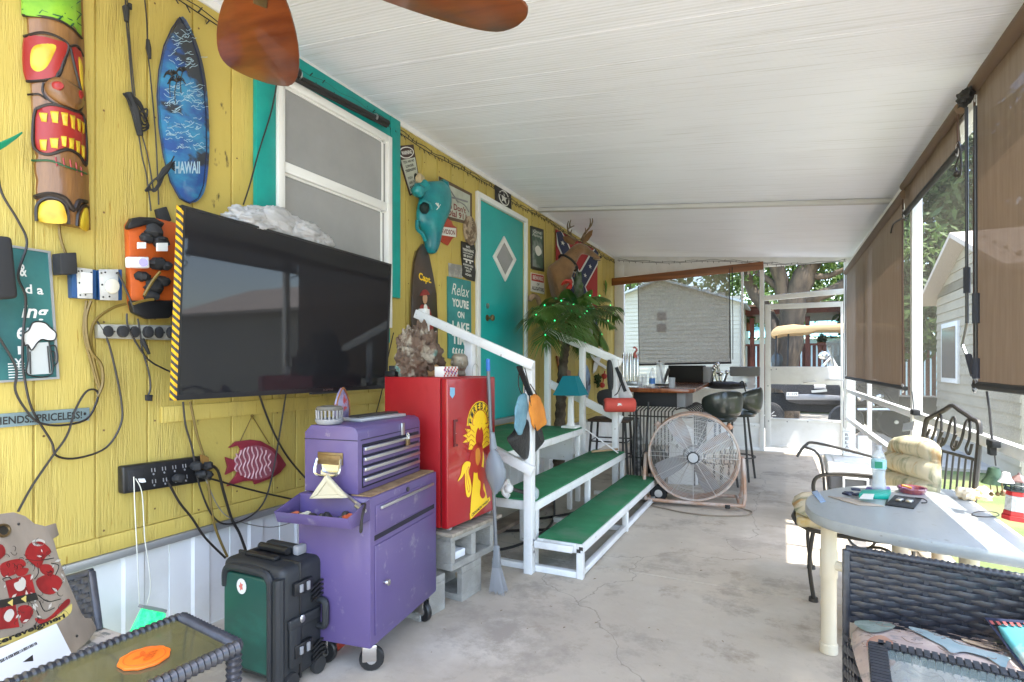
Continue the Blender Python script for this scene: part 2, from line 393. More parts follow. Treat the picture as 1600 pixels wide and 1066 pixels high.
PANE = mat('grey_window_glass', (.27, .275, .28), .12, c2=(.34, .34, .345), ns=2, lo=.3, hi=.7, sp=.8)  # opaque glass mottled between two greys
for z0, z1, xo in ((wz0-.06, zm-.028, .008), (zm+.028, wz1-fw, .018)):
    b = MB(); b.box(WX+xo-.006, WX+xo, wy0+fw, wy1-fw, z0, z1); build(b, 'pane', PANE, win)
    b = MB()
    for (a0, a1, c0, c1) in ((wy0+fw, wy0+fw+.012, z0, z1), (wy1-fw-.04, wy1-fw-.026, z0, z1), (wy0+fw, wy1-fw, z1-.012, z1)):
        b.box(WX+xo, WX+xo+.007, a0, a1, c0, c1)
    build(b, 'sash', CLEANW, win)
# door
d = MB(); d.box(WX-.03, WX-.006, dy0, dy1, dz0, dz1)
door = build(d, 'door', TEAL2, home, bev=.003)
fwd = W(747, 320).y-W(740, 320).y+.03
for a0, a1, c0, c1 in ((dy0-.055, dy0-.001, dz0-.03, dz1+.05), (dy1+.001, dy1+.05, dz0-.03, dz1+.05)):
    build(wallbox(a0, a1, c0, c1, 0, .03), 'door_frame', WHITE, home, bev=.004)
build(wallbox(dy0-.001, dy1+.001, dz1+.001, dz1+.05, -.02, .03), 'door_frame', WHITE, home, bev=.004)
build(wallbox(dy0-.05, dy1+.05, dz0-.05, dz0-.001, -.02, .045), 'door_sill', GREYMET, home, bev=.004)
build(wallbox(dy0-.3, dy1+.3, .56, .684, -.02, .004), 'bottom_trim', YEL, home, bev=.003)
dq = QW((769, 368), (806, 368), (806, 440), (769, 440), -.006)
dia = [W(787, 369, 0), W(806, 406, 0), W(789, 440, 0), W(770, 401, 0)]
ctr = sum(dia, Vector())/4; inner = [ctr+(p-ctr)*.74 for p in dia]
fm = MB()
for i in range(4):
    j = (i+1) % 4; fm.prism([dia[i]+vec(-.005, 0, 0), dia[j]+vec(-.005, 0, 0), inner[j]+vec(-.005, 0, 0), inner[i]+vec(-.005, 0, 0)], (.014, 0, 0))
build(fm, 'diamond_frame', CLEANW, door, bev=.002)
build(MB().prism([p+vec(-.004, 0, 0) for p in inner], (.004, 0, 0)), 'diamond_pane', PANE, door)
kp = W(762, 497, 0); k = MB(); k.lathe([(.03, 0), (.03, .006), (.012, .01), (.012, .035), (.026, .045), (.03, .06), (.02, .072), (0.001, .074)], kp+vec(-.006, 0, 0), 16, Matrix.Rotation(R(90), 3, 'Y'))
build(k, 'door_knob', BRASS, door)
k = MB(); k.lathe([(.024, 0), (.024, .012), (.001, .014)], W(762, 478, 0)+vec(-.006, 0, 0), 14, Matrix.Rotation(R(90), 3, 'Y')); build(k, 'deadbolt', STEEL, door)

# ---- roof of the porch: white interlocking panels running from the house to the screens
roof = thing('porch_roof', 'white ribbed metal porch ceiling sloping from the yellow wall to the screens', 'roof', (-.8, 4, 2.9))
def roofmat():
    k = mat('white_roof_metal', (.85, .875, .96), .38, c2=(.80, .82, .90), ns=.8, lo=.4, hi=.8, c3=(.68, .695, .74), ns3=6, lo3=.555, hi3=.68, st3=(.22, 13, 1))
    nt = k.node_tree; N = nt.nodes; L = nt.links; tc = N.new('ShaderNodeTexCoord'); wv = N.new('ShaderNodeTexWave'); wv.bands_direction = 'Y'
    wv.inputs['Scale'].default_value = 14; wv.inputs['Distortion'].default_value = .15
    b = N.new('ShaderNodeBump'); b.inputs['Strength'].default_value = .22; b.inputs['Distance'].default_value = .004
    L.new(tc.outputs['Object'], wv.inputs['Vector']); L.new(wv.outputs[0], b.inputs['Height']); L.new(b.outputs[0], N['Principled BSDF'].inputs['Normal'])
    return k
RM = roofmat(); xr = .93
y = .4; i = 0
while y < 8.9:
    y1 = min(y+.305, 8.95)
    b = MB(); prof = [(y+.0005, -.0055), (y+.003, -.007), (y1-.004, -.007), (y1-.002, -.006), (y1-.0005, -.004), (y1-.001, .05), (y+.001, .05)]
    for x in (WX-.03, xr): pass
    r0 = [Vector((WX-.03, a, zc(WX-.03, y)+c)) for a, c in prof]; r1 = [Vector((xr, a, zc(xr, y)+c)) for a, c in prof]
    b.loft([r0, r1]); build(b, 'roof_panel', RM, roof, ang=20); y = y1
jy = 5.72
b = MB(); b.beam((WX, jy, zc(WX, jy)-.03), (.84, jy, zc(.84, jy)-.03), .07, .035); build(b, 'joint_strip', mat('joint_grey', (.55, .55, .55), .5), roof, bev=.003)
b = MB(); b.beam((.86, .4, zc(.86, 0)-.05), (.86, 8.9, zc(.86, 8.9)-.05), .05, .10); build(b, 'eave_beam', WHITE, roof, bev=.004)
b = MB(); b.beam((.955, .4, zc(.93, 0)+.0), (.955, 8.9, zc(.93, 8.9)+.0), .05, .14); build(b, 'gutter', CLEANW, roof, bev=.004)

# ---- string of lights along the ceiling edge
def light_string(name, label, pts, seed, n=150, drop=.02):
    rnd = random.Random(seed); P = cr(pts, 10); b = MB()
    b.tube(P, .0035, 4)
    Pj = [p+Vector((.004, 0, .018+.008*math.sin(i*1.3))) for i, p in enumerate(P)]; b.tube(Pj, .003, 4)
    root = build(b, name, CORD, label=label, cat='string lights')
    L = len(P)-1; m = MB()
    for i in range(n):
        t = (i+.5)/n*L; k = int(t); p = P[k].lerp(P[k+1], t-k); dn = Vector((rnd.uniform(.0, .015), rnd.uniform(-.02, .02), rnd.choice((-.03, -.025, .03))))
        m.tube([p, p+dn], [.004, .0025], 4)
    build(m, 'bulb', CORD, root, kind='stuff')
    return root
pts = []
for i in range(15):
    yy = 1.4+i*.53; pts.append(Vector((WX+.02, min(yy, 8.8), 2.90-.02*math.sin(i*2.1)-.012*(i % 3))))
light_string('string_lights', 'dark string lights sagging along the top of the yellow wall', pts, 3)
light_string('string_lights', 'thin string lights draped under the ceiling over the far screen door', [hit(u, v, y=8.74) for u, v in ((965, 407), (1040, 411), (1110, 408), (1180, 411), (1240, 414), (1322, 408))], 4, 40)
# ================================================================ far screen wall and right screen wall
FY = 8.86
def FB(u0, v0, u1, v1, y0=FY, d=.05, inset=0):
    p = hit(u0, v0, y=y0); q = hit(u1, v1, y=y0)
    return MB().box(min(p.x, q.x), max(p.x, q.x), y0+inset, y0+d, min(p.z, q.z), max(p.z, q.z))
SCR = mesh_cloth('insect_screen', (.05, .05, .05), .74, transl=.1, dens=500)
far = thing('screen_wall', 'white framed screen wall with panelled base and screen door at the far end of the porch', 'screen wall', (-.8, FY, 0))
XL, XR = WX, .83
def fx(u): return hit(u, 500, y=FY).x
def fz(v, u=1150): return hit(u, v, y=FY).z
zt = 2.62
def fbox(name, x0, x1, z0, z1, y0=0, y1=.05, m=WHITE, par=None, bev=.003): return build(MB().box(x0, x1, FY+y0, FY+y1, z0, z1), name, m, par or far, bev=bev)
fbox('post', XL, fx(975), 0, 2.98, -.01, .06)
fbox('header', fx(975), XR, fz(420), 2.98)
fbox('post', fx(1187), fx(1194), 0, fz(420)-.002, -.006, .056)
fbox('post', fx(1319), XR+.04, 0, fz(420)-.002, -.01, .06)
sill = fz(607)
fbox('sill_rail', fx(975)+.002, fx(1187)-.002, sill-.05, sill, -.02, .06)
fbox('kick_panel', fx(975)+.002, fx(1187)-.002, fz(663)+.02, sill-.052, .01, .03)
fbox('middle_rail', fx(975)+.002, fx(1187)-.002, fz(663)-.03, fz(663)+.018, -.006, .05)
fbox('kick_panel', fx(975)+.002, fx(1187)-.002, .05, fz(663)-.032, .01, .03)
fbox('bottom_rail', fx(975)+.002, fx(1187)-.002, .003, .048, -.01, .05)
fbox('post', fx(1158)-.0, fx(1158)+.03, sill+.002, fz(420)-.002, .004, .05)
for k in range(7):
    x = fx(1085)+k*.14
    if x < fx(1184): build(MB().cyl((x, FY-.008, fz(663)-.006), (x, FY-.012, fz(663)-.006), .008, 8), 'screw', STEEL, far)
build(MB().add([(fx(975), FY+.03, sill), (fx(1158), FY+.03, sill), (fx(1158), FY+.03, fz(420)), (fx(975), FY+.03, fz(420))], [(0, 1, 2, 3)]), 'screen', SCR, far)
# transom above the door, then the door
zd = fz(469, 1255)
b = MB(); b.beam((fx(1194)+.002, FY+.025, hit(1196, 466, y=FY).z), (fx(1319)-.002, FY+.025, hit(1319, 455, y=FY).z), .06, .07); build(b, 'door_header', WHITE, far, bev=.003)
b = MB(); x0, x1 = fx(1195)+.004, fx(1318)-.004; zr = hit(1196, 474, y=FY).z-.02
dfr = MB()
z_up0, z_up1 = fz(573, 1255), zr-.05; z_lo0, z_lo1 = fz(655, 1255), fz(601, 1255)
def D(m, a, b_, c, d_, y0=-.004, y1=.03): m.box(a, b_, FY+y0, FY+y1, c, d_)
D(dfr, x0, x0+.075, .06, zr); D(dfr, x1-.03, x1, .06, zr); D(dfr, x0+.0751, x1-.0301, zr-.07, zr); D(dfr, x0+.0751, x1-.0301, z_lo1, z_up0)
D(dfr, x0+.0751, x1-.0301, z_lo0-.035, z_lo0); D(dfr, x0+.0751, x1-.0301, .06, .10)
door2 = build(dfr, 'screen_door', WHITE, far, bev=.003)
b = MB(); D(b, x0+.0751, x1-.0301, .101, z_lo0-.036, .008, .02); build(b, 'kick_panel', WHITE, door2)
b = MB(); yy = FY+.012; b.add([(x0+.075, yy, z_up0), (x1-.03, yy, z_up0), (x1-.03, yy, zr-.07), (x0+.075, yy, zr-.07)], [(0, 1, 2, 3)]); build(b, 'screen', SCR, door2)
b = MB(); b.add([(x0+.075, yy, z_lo0), (x1-.03, yy, z_lo0), (x1-.03, yy, z_lo1), (x0+.075, yy, z_lo1)], [(0, 1, 2, 3)]); build(b, 'screen', SCR, door2)
for (u, v) in ((1200, 603), (1228, 601), (1250, 601), (1290, 601), (1201, 658), (1230, 659), (1262, 659), (1300, 659), (1322, 605), (1322, 620), (1322, 640), (1321, 655), (1205, 578), (1213, 577)):
    p = hit(u, v, y=FY-.005); build(MB().cyl(p, p+vec(0, -.006, 0), .009, 8), 'screw', GREYP, door2)
p = hit(1262, 597, y=FY-.01); b = MB(); b.tube(cr([p+vec(-.05, 0, -.01), p+vec(0, -.035, 0), p+vec(.07, -.03, .01), p+vec(.1, 0, .01)], 4), .009, 6); build(b, 'handle', STEEL, door2)
b = MB(); b.beam(hit(1290, 594, y=FY-.03), hit(1345, 594, y=FY-.1), .03, .03); build(b, 'closer', CLEANW, door2, bev=.004)

# tilted wooden valance board with woven shade
WOOD = mat('red_brown_wood', (.28, .10, .03), .4, c2=(.17, .06, .02), ns=3, st=(.3, 6, 8), bump=.1, bs=12)
vb = MB(); p0 = hit(955, 441, y=8.70); p1 = hit(1193, 415, y=8.70); vb.beam(p0, p1, .03, .115)
vro = build(vb, 'valance_board', WOOD, label='long red brown board nailed at a tilt across the far screen', cat='board', bev=.004)
SHADE = mesh_cloth('grey_woven_shade', (.20, .155, .12), .26, c2=(.30, .245, .20), ns=25, transl=.2, dens=420)
q = Q(hit(997, 442, y=8.74), hit(1140, 427, y=8.74), hit(1142, 567, y=8.72), hit(999, 570, y=8.72))
b = MB(); n = 14; rings = []
for i in range(n+1):
    rings.append([q.at(i/n, 0, .004*math.sin(i*1.1)), q.at(i/n, 1, .008*math.sin(i*.9))])
b.add([p for r in rings for p in r], [(2*i, 2*i+1, 2*i+3, 2*i+2) for i in range(n)])
sh = build(b, 'roller_shade', SHADE, label='grey brown woven shade hanging under the tilted wooden board', cat='shade')
build(MB().tube([q.at(-.005, 1), q.at(1.005, 1)], .016, 8), 'bottom_bar', GREY_IRON, sh)
build(MB().tube([q.at(0, 0, .01), q.at(0, 1, .01)], .006, 5), 'hem', GREY_IRON, sh)
build(MB().tube([q.at(1, 0, .01), q.at(1, 1, .01)], .006, 5), 'hem', GREY_IRON, sh)
b = MB(); b.tube(cr([hit(1144, 418, y=8.68), hit(1145, 500, y=8.68), hit(1145, 562, y=8.68)], 4), .006, 5); b.tube([hit(1140, 420, y=8.66), hit(1140, 560, y=8.66)], .004, 5)
build(b, 'pull_cord', CORD, sh)

# ---- right screen wall
right = thing('screen_wall', 'white framed side screen wall with rails and posts along the right of the porch', 'screen wall', (.83, 4, 0))
def rx(y): return .78+(8.86-max(min(y, 9), -2))*.011
def rbox(name, y0, y1, z0, z1, dx0=-.025, dx1=.025, m=WHITE, bev=.003):
    b = MB(); a, c = rx(y0), rx(y1)
    b.loft([[Vector((x+dx0, y, z0)), Vector((x+dx1, y, z0)), Vector((x+dx1, y, z1)), Vector((x+dx0, y, z1))] for x, y in ((a, y0), (c, y1))])
    return build(b, name, m, right, bev=bev)
pyl = [8.76, 4.72, 1.1, -.7]
for y in pyl: rbox('post', y-.03, y+.03, .0, 2.6, -.03, .03)
for y in (6.9,): rbox('post', y-.02, y+.02, .0, 2.6, -.02, .02)
for i in range(3):
    rbox('chair_rail', pyl[i+1]+.032, pyl[i]-.032, .875, .925, -.02, .02)
    rbox('bottom_rail', pyl[i+1]+.032, pyl[i]-.032, .003, .07)
    rbox('top_rail', pyl[i+1]+.032, pyl[i]-.032, 2.48, 2.6)
rbox('lower_rail', pyl[1]+.034, pyl[0]-.034, .50, .55)
VINYL = mesh_cloth('hazy_window_screen', (.16, .15, .12), .62, transl=.3, dens=300)
for i in range(3):
    b = MB(); y0, y1 = pyl[i+1], pyl[i]
    b.add([(rx(y0)+.028, y0, .92), (rx(y1)+.028, y1, .92), (rx(y1)+.028, y1, 2.5), (rx(y0)+.028, y0, 2.5)], [(0, 1, 2, 3)]); build(b, 'screen', VINYL, right)
    if i == 0:
        b = MB(); b.add([(rx(y0)+.028, y0, .06), (rx(y1)+.028, y1, .06), (rx(y1)+.028, y1, .87), (rx(y0)+.028, y0, .87)], [(0, 1, 2, 3)]); build(b, 'screen', VINYL, right)
# brown roller shades
BSH = mesh_cloth('brown_sun_shade', (.125, .082, .052), .035, sp_=.03, c2=(.19, .135, .092), ns=30, transl=.32, dens=900, st=(1, 1, .12))
def rshade(y0, y1, ztop, zbot, label, rr=.035):
    q = Q(vec(rx(y1)-.045, y1, ztop), vec(rx(y0)-.045, y0, ztop), vec(rx(y0)-.045, y0, zbot), vec(rx(y1)-.045, y1, zbot))
    b = MB(); n = 24; k = 4
    for j in range(k+1):
        for i in range(n+1): b.v.append(q.at(i/n, j/k, .004*math.sin(i*.8+j)))
    for j in range(k):
        for i in range(n): a = j*(n+1)+i; b.f.append([a, a+1, a+n+2, a+n+1])
    o = build(b, 'roller_shade', BSH, label=label, cat='shade', group='brown roller shades on the right screens')
    build(MB().tube([q.at(-.01, 0, -.0), q.at(1.01, 0, -.0)], rr, 12), 'roller', mat('brown_roll', (.13, .085, .055), .7), o)
    build(MB().tube([q.at(-.01, 1), q.at(1.01, 1)], .018, 8), 'bottom_bar', MBLACK, o)
    build(MB().tube(cr([q.at(0, 0, .01), q.at(0, .5, .012), q.at(0, 1, .01)], 4), .005, 5), 'hem', mat('dark_hem', (.06, .03, .02), .8), o)
    build(MB().tube(cr([q.at(1, 0, .01), q.at(1, .5, .012), q.at(1, 1, .01)], 4), .005, 5), 'hem', _m['dark_hem'], o)
    for s in (0.0, 1.0):
        e = q.at(s, 1, .01); b = MB(); b.tube(cr([e+vec(0, .03*math.cos(a), .03*math.sin(a)) for a in [k*math.pi/4 for k in range(8)]], 3, True), .005, 5, True); build(b, 'ring', STEEL, o)
    return o, q
rshade(4.86, 8.55, 2.47, 1.08, 'brown mesh roller shade pulled fully down beside the far screen door')
rshade(3.50, 4.84, 2.53, 2.33, 'short rolled up brown shade between the two long ones', .03)
rshade(1.15, 3.24, 2.53, 1.155, 'nearest brown mesh roller shade at the right edge of the porch')
# hanging crank poles
def pole(u, vtop, vb, label, hook=False):
    p = hit(u, vtop, x=.755); p2 = hit(u+1, vb, x=.765)
    b = MB(); b.cyl(p, p2, .007, 8); o = build(b, 'crank_pole', mat('gunmetal_pole', (.05, .055, .07), .35, .7), label=label, cat='pole', group='crank poles hanging by the right screens')
    d = (p2-p).normalized()
    GR = mat('foam_grip', (.03, .035, .05), .7); L = (p2-p).length
    b = MB(); b.cyl(p+d*L*.74, p+d*L*.86, .014, 10); build(b, 'grip', GR, o)
    b = MB(); b.tube(cr([p+vec(0, 0, .02), p+vec(0, .012, .035), p+vec(0, .0, .05)], 3), .004, 5); build(b, 'hook', STEEL, o)
    if hook:
        e = p2; b = MB(); b.tube([e, e+vec(-.01, .03, -.10), e+vec(0, -.06, -.2)], .006, 6); build(b, 'crank_arm', STEEL, o)
        b = MB(); b.cyl(e+vec(0, -.02, -.15), e+vec(.0, -.10, -.24), .013, 10); build(b, 'grip', GR, o)
    else:
        b = MB(); b.cyl(p2, p2+vec(0, 0, -.09), .014, 10); build(b, 'grip', GR, o)
pole(1510, 168, 505, 'thin crank pole with bent handle hanging on the right screens', True)
pole(1524, 166, 560, 'straight crank pole ending in a grip nearest the right brown shade')
b = MB(); b.rock(hit(1508, 153, x=.75), (.03, .06, .035), 3, .6, 3, 12)
build(b, 'black_rag', MBLACK, label='black cloth knotted around the shade roller above the poles', cat='cloth')
b = MB(); b.tube(cr([hit(1498, 222, x=.77), hit(1500, 240, x=.77), hit(1493, 262, x=.77), hit(1499, 276, x=.77), hit(1502, 255, x=.77), hit(1499, 225, x=.77)], 5), .005, 5); b.ball(hit(1496, 272, x=.765), .018, 7)
build(b, 'pull_cord', CORD, label='short looped black cord under the rolled up shade', cat='cord')
b = MB(); b.tube(cr([hit(1416, 345, x=.77), hit(1409, 342, x=.77), hit(1396, 350, x=.77), hit(1392, 364, x=.77)], 5), .006, 5)
build(b, 'pull_cord', CORD, label='black cord curling from the post at the long far shade', cat='cord')
# string with bell
b = MB(); P = [hit(u, v, x=.79) for u, v in ((1542, 612), (1546, 640), (1550, 688))]; b.tube(P, .005, 5); P = [hit(u, v, x=.79) for u, v in ((1553, 700), (1556, 728))]; b.tube(P, .003, 5)
ch = build(b, 'wind_chime', CORD, label='small green bell wind chime hanging on a cord below the right shade', cat='wind chime')
c = hit(1551, 693, x=.785); b = MB(); b.box(c.x-.015, c.x+.015, c.y-.05, c.y+.03, c.z-.012, c.z+.015); b.box(c.x-.012, c.x+.012, c.y-.01, c.y+.03, c.z-.05, c.z); build(b, 'clip', MBLACK, ch, bev=.004)
for (u, v, s) in ((1553, 748, 1), (1572, 749, .6)):
    c = hit(u, v, x=.79); b = MB(); b.lathe([(.001, .05*s), (.02*s, .045*s), (.028*s, .01*s), (.045*s, -.02*s), (.04*s, -.022*s), (.02*s, .0)], c, 14); build(b, 'bell', mat('verdigris', (.10, .16, .09), .6, .3, c2=(.05, .09, .05), ns=30) if s == 1 else CLEANW, ch)
for u in (1547, 1557, 1565):
    b = MB(); p = hit(u, 752, x=.79); q_ = hit(u+2, 772, x=.79); b.tube([p, q_], .0025, 4); b.ball(q_, .009, 6); build(b, 'clapper', BRASS, ch)
b = MB(); p = hit(1422, 700, x=.79)
b.tube([hit(1425, 612, x=.79), hit(1428, 640, x=.79)], .003, 4); 
hg = build(b, 'hanging_sign', CORD, label='tiny metal plaque and leaf hanging from the screen post by the rail', cat='ornament')
q = Q(hit(1413, 662, x=.77), hit(1431, 658, x=.77), hit(1428, 672, x=.77), hit(1411, 674, x=.77)); b = MB(); q.rect(b, 0, 0, 1, 1, 0, .006); build(b, 'plaque', STEEL, hg)
b = MB(); c = hit(1416, 693, x=.77)
for k in range(6): a = k*math.pi/3; b.prism([c, c+vec(0, .03*math.cos(a-.3), .03*math.sin(a-.3)), c+vec(0, .06*math.cos(a), .06*math.sin(a)), c+vec(0, .03*math.cos(a+.3), .03*math.sin(a+.3))], (.004, 0, 0))
build(b, 'leaf_shape', GREY_IRON, hg)
b = MB(); p = hit(1430, 645, x=.775); b.box(p.x-.02, p.x+.02, p.y-.05, p.y+.05, p.z-.015, p.z+.02); build(b, 'bracket', MBLACK, hg, bev=.004)

# ================================================================ outside
VSID = mat('cream_vinyl_siding', (.48, .45, .36), .5, c2=(.42, .39, .31), ns=1, bump=.05)
def siding(root, x0, x1, y, z0, z1, gable=None, step=.11, name='siding_board', face=1, axis='y', m=VSID):
    z = z0
    while z < z1 or (gable and z < gable[1]):
        a, c = x0, x1
        if gable and z >= z1:
            f = (z-z1)/(gable[1]-z1); px = gable[0]; a = x0+(px-x0)*f; c = x1+(px-x1)*f
            if c-a < .05: break
        z2 = z+step-.004
        b = MB()
        P = [(0, z), (-.018*face, z), (-.002*face, z2), (0, z2)]
        if axis == 'y': b.prism([(a, y+p, q) for p, q in P], (c-a, 0, 0))
        else: b.prism([(y+p, a, q) for p, q in P], (0, c-a, 0))
        build(b, name, m, root); z += step
# neighbour building straight ahead
nb = thing('neighbour_house', 'cream vinyl sided gabled building behind the far woven shade', 'building', (-2, 16, -.1))
x0 = -5.2; x1 = hit(1157, 500, y=16).x; zw = 1.25+.0157*110
build(MB().box(x0, x1-.01, 16.002, 20, -.12, zw), 'wall', VSID, nb)
xg = (x0+x1)/2
siding(nb, x0, x1, 16, -.1, zw, None)
zg = zw+.62
build(MB().prism([(x0, 16.005, zw), (x1-.01, 16.005, zw), (xg, 16.005, zg)], (0, 4, 0)), 'gable', VSID, nb)
siding(nb, x0, x1, 16, zw, zw, (xg, zg))
rf = mat('grey_roofing', (.42, .46, .5), .5)
for s, xa in ((-1, x0), (1, x1)):
    b = MB(); b.beam((xa+s*.14, 18, zw-.1), (xg, 18, zg+.05), 4.4, .05, (0, 0, 1)); build(b, 'roof', rf, nb)
build(MB().box(x1+.0, x1+.06, 15.93, 16.03, -.1, zw+.04), 'corner_trim', mat('grey_trim', (.2, .2, .2), .5), nb)
b = MB(); xw = hit(1034, 500, y=16).x
for zz in (hit(1034, 494, y=16).z, hit(1034, 512, y=16).z): b.box(xw-.12, xw+.12, 15.96, 15.99, zz-.11, zz+.10)
build(b, 'window', mat('dark_window', (.08, .07, .07), .2), nb)

# leaves and trees
LEAFM = mat('leaf_green', (.055, .11, .018), .6, c2=(.11, .17, .028), ns=2, transl=.45)
LEAFD = mat('leaf_dark', (.04, .075, .018), .6, c2=(.08, .13, .03), ns=1.5, transl=.3)
BARK = mat('tree_bark', (.10, .072, .048), .9, c2=(.045, .034, .025), ns=5, st=(1, 1, .3), bump=1, bs=14, bst=(1, 1, .3))
def leaves(mb, c, r, n, size, rnd):
    for i in range(n):
        while True:
            p = Vector((rnd.uniform(-1, 1), rnd.uniform(-1, 1), rnd.uniform(-1, 1)))
            if .15 < p.length < 1: break
        p = Vector(c)+Vector((p.x*r[0], p.y*r[1], p.z*r[2])); s = size*rnd.uniform(.6, 1.4)
        a = Vector((rnd.gauss(0, 1), rnd.gauss(0, 1), rnd.gauss(0, 1))).normalized(); b_ = a.orthogonal().normalized()
        k = len(mb.v); mb.v += [p-a*s, p+b_*s*.45, p+a*s, p-b_*s*.45]; mb.f.append([k, k+1, k+2, k+3])
def tree(name, label, base, limbs, clumps, lm, seed, size=.09, group=None):
    rnd = random.Random(seed); t = thing(name, label, 'tree', base, group)
    b = MB()
    for pts, rr in limbs:
        P = cr(pts, 5); n = len(P); rs = [rr[0]+(rr[1]-rr[0])*i/(n-1) for i in range(n)]
        k0 = len(b.v); b.tube(P, rs, 10)
        for k in range(k0, len(b.v)):
            p = b.v[k]; b.v[k] = p+Vector((noise.noise(p*2.5), noise.noise(p*2.5+Vector((9, 0, 0))), 0))*rr[0]*.35
    build(b, 'trunk', BARK, t, ang=60)
    b = MB()
    for c, r, n in clumps: leaves(b, c, r, n, size, rnd)
    build(b, 'crown', lm, t, kind='stuff'); return t
def T(u, v, y): return hit(u, v, y=y)
ty = 15.6
tree('shade_tree', 'big leaning tree with thick forked limbs behind the golf cart', (T(1225, 660, ty).x, ty, -.12),
     [([T(1228, 668, ty), T(1224, 600, ty), T(1235, 520, ty), T(1252, 440, ty), T(1275, 395, ty), T(1310, 350, ty+.3)], (.34, .22)),
      ([T(1247, 470, ty), T(1300, 455, ty), T(1345, 425, ty+.3), T(1400, 380, ty+.5)], (.16, .08)),
      ([T(1240, 490, ty), T(1222, 452, ty), T(1215, 410, ty-.2), T(1200, 350, ty-.2)], (.22, .14)),
      ([T(1228, 570, ty+.4), T(1205, 500, ty+.4), T(1180, 460, ty+.5), T(1165, 430, ty+.5), T(1150, 380, ty+.5)], (.2, .12)),
      ([T(1216, 450, ty), T(1180, 425, ty), T(1120, 400, ty)], (.09, .04)),
      ([T(1222, 640, ty-.3), T(1212, 560, ty-.3), T(1205, 500, ty-.3)], (.10, .08)),
      ([T(1262, 430, ty), T(1290, 432, ty), T(1320, 420, ty)], (.10, .05))],
     [(T(u, v, ty+d), (1.1, .9, .45), n) for u, v, d, n in ((1210, 395, .3, 420), (1290, 400, .2, 420), (1170, 425, .6, 300), (1130, 415, .7, 320), (1310, 440, .6, 170), (1240, 372, 0, 500), (1340, 400, 0, 350), (1225, 440, 1.5, 500), (1150, 440, 2.0, 500), (1300, 430, 1.6, 500), (1180, 400, 1.8, 500), (1060, 405, .2, 420), (1000, 420, .3, 420), (1400, 380, 0, 300), (1170, 360, -1, 500), (1090, 360, -1, 500), (1270, 340, -1, 500))], LEAFM, 3, .085)
for i, (u, v, y, rr, n, lb) in enumerate(((1170, 480, 27, (2, 1, 1.6), 900, 'bright green tree showing between the cream building and the forked tree'), (1300, 478, 30, (4, 1, 1.2), 1300, 'leafy tree over the turquoise roof beyond the deck'), (985, 440, 24, (2.6, 1, 1.6), 900, 'green tree rising behind the cream gabled building'))):
    c = T(u, v, y); tree('background_tree', lb, (c.x, y, -.12), [([vec(c.x, y, -.1), vec(c.x+.1, y, c.z*.5), c], (.2, .1))], [(c, rr, n), (c+vec(rr[0]*.5, .5, -.5), rr, n//2)], LEAFM, 20+i, .16)
# red deck with railing
DK = mat('red_brown_deck_paint', (.17, .045, .03), .6, c2=(.10, .028, .02), ns=3)
deck = thing('deck', 'dark red wooden deck with picket railing and roof behind the golf cart', 'deck', (2, 18.5, -.12))
dx0 = T(1150, 600, 18.5).x; dx1 = 7.5
def dbox(n, *a): return build(MB().box(*a), n, DK, deck)
dzr = T(1250, 537, 18.5).z; dzb = T(1250, 640, 18.5).z
dbox('platform', dx0, dx1, 18.5, 21.5, -.12, dzb)
dbox('top_rail', dx0, dx1, 18.42, 18.56, dzr-.06, dzr); dbox('bottom_rail', dx0, dx1, 18.46, 18.54, dzb+.06, dzb+.14)
pk = None; xx = dx0+.05; i = 0
while xx < dx1-.1:
    b = MB(); b.box(xx, xx+.09, 18.5, 18.53, dzb+.14, dzr-.06)
    if pk is None: pk = build(b, 'picket', DK, deck); X0 = xx
    else: piece(pk, 'picket', (xx-X0, 0, 0), deck)
    xx += .135
for xp in (dx0, T(1172, 500, 18.5).x, T(1258, 500, 18.5).x, 4.6, 7.3): dbox('post', xp, xp+.12, 18.38, 18.50, -.12, T(1250, 495, 18.5).z)
rz = T(1250, 488, 18.5).z
b = MB(); b.box(dx0-.3, dx1, 18.2, 21.8, rz-.05, rz+.16); build(b, 'fascia', DK, deck)
b = MB(); b.beam((dx0-.4, 20, rz+.2), (dx1, 20, rz+.22), 4, .06); build(b, 'roof', mat('brown_shingle', (.22, .13, .09), .8), deck)
# blue building behind
tb = thing('blue_building', 'pale building with a turquoise metal roof beyond the red deck', 'building', (4, 26, -.12))
build(MB().box(-1.6, 11, 26, 30, -.12, T(1250, 530, 26).z), 'wall', mat('pale_blue_wall', (.45, .55, .62), .6), tb)
trf = mat('turquoise_metal_roof', (.18, .47, .50), .4)
zr0 = T(1250, 527, 26).z; zr1 = zr0+.9
xx = -2
while xx < 11.4:
    b = MB(); b.add([(xx, 25.6, zr0), (xx+.33, 25.6, zr0), (xx+.33, 27.6, zr1), (xx, 27.6, zr1), (xx+.33, 25.6, zr0+.04), (xx+.37, 25.6, zr0+.04), (xx+.37, 27.6, zr1+.04), (xx+.33, 27.6, zr1+.04)], [(0, 1, 2, 3), (4, 5, 6, 7), (1, 4, 7, 2)])
    build(b, 'roof_panel', trf, tb); xx += .37
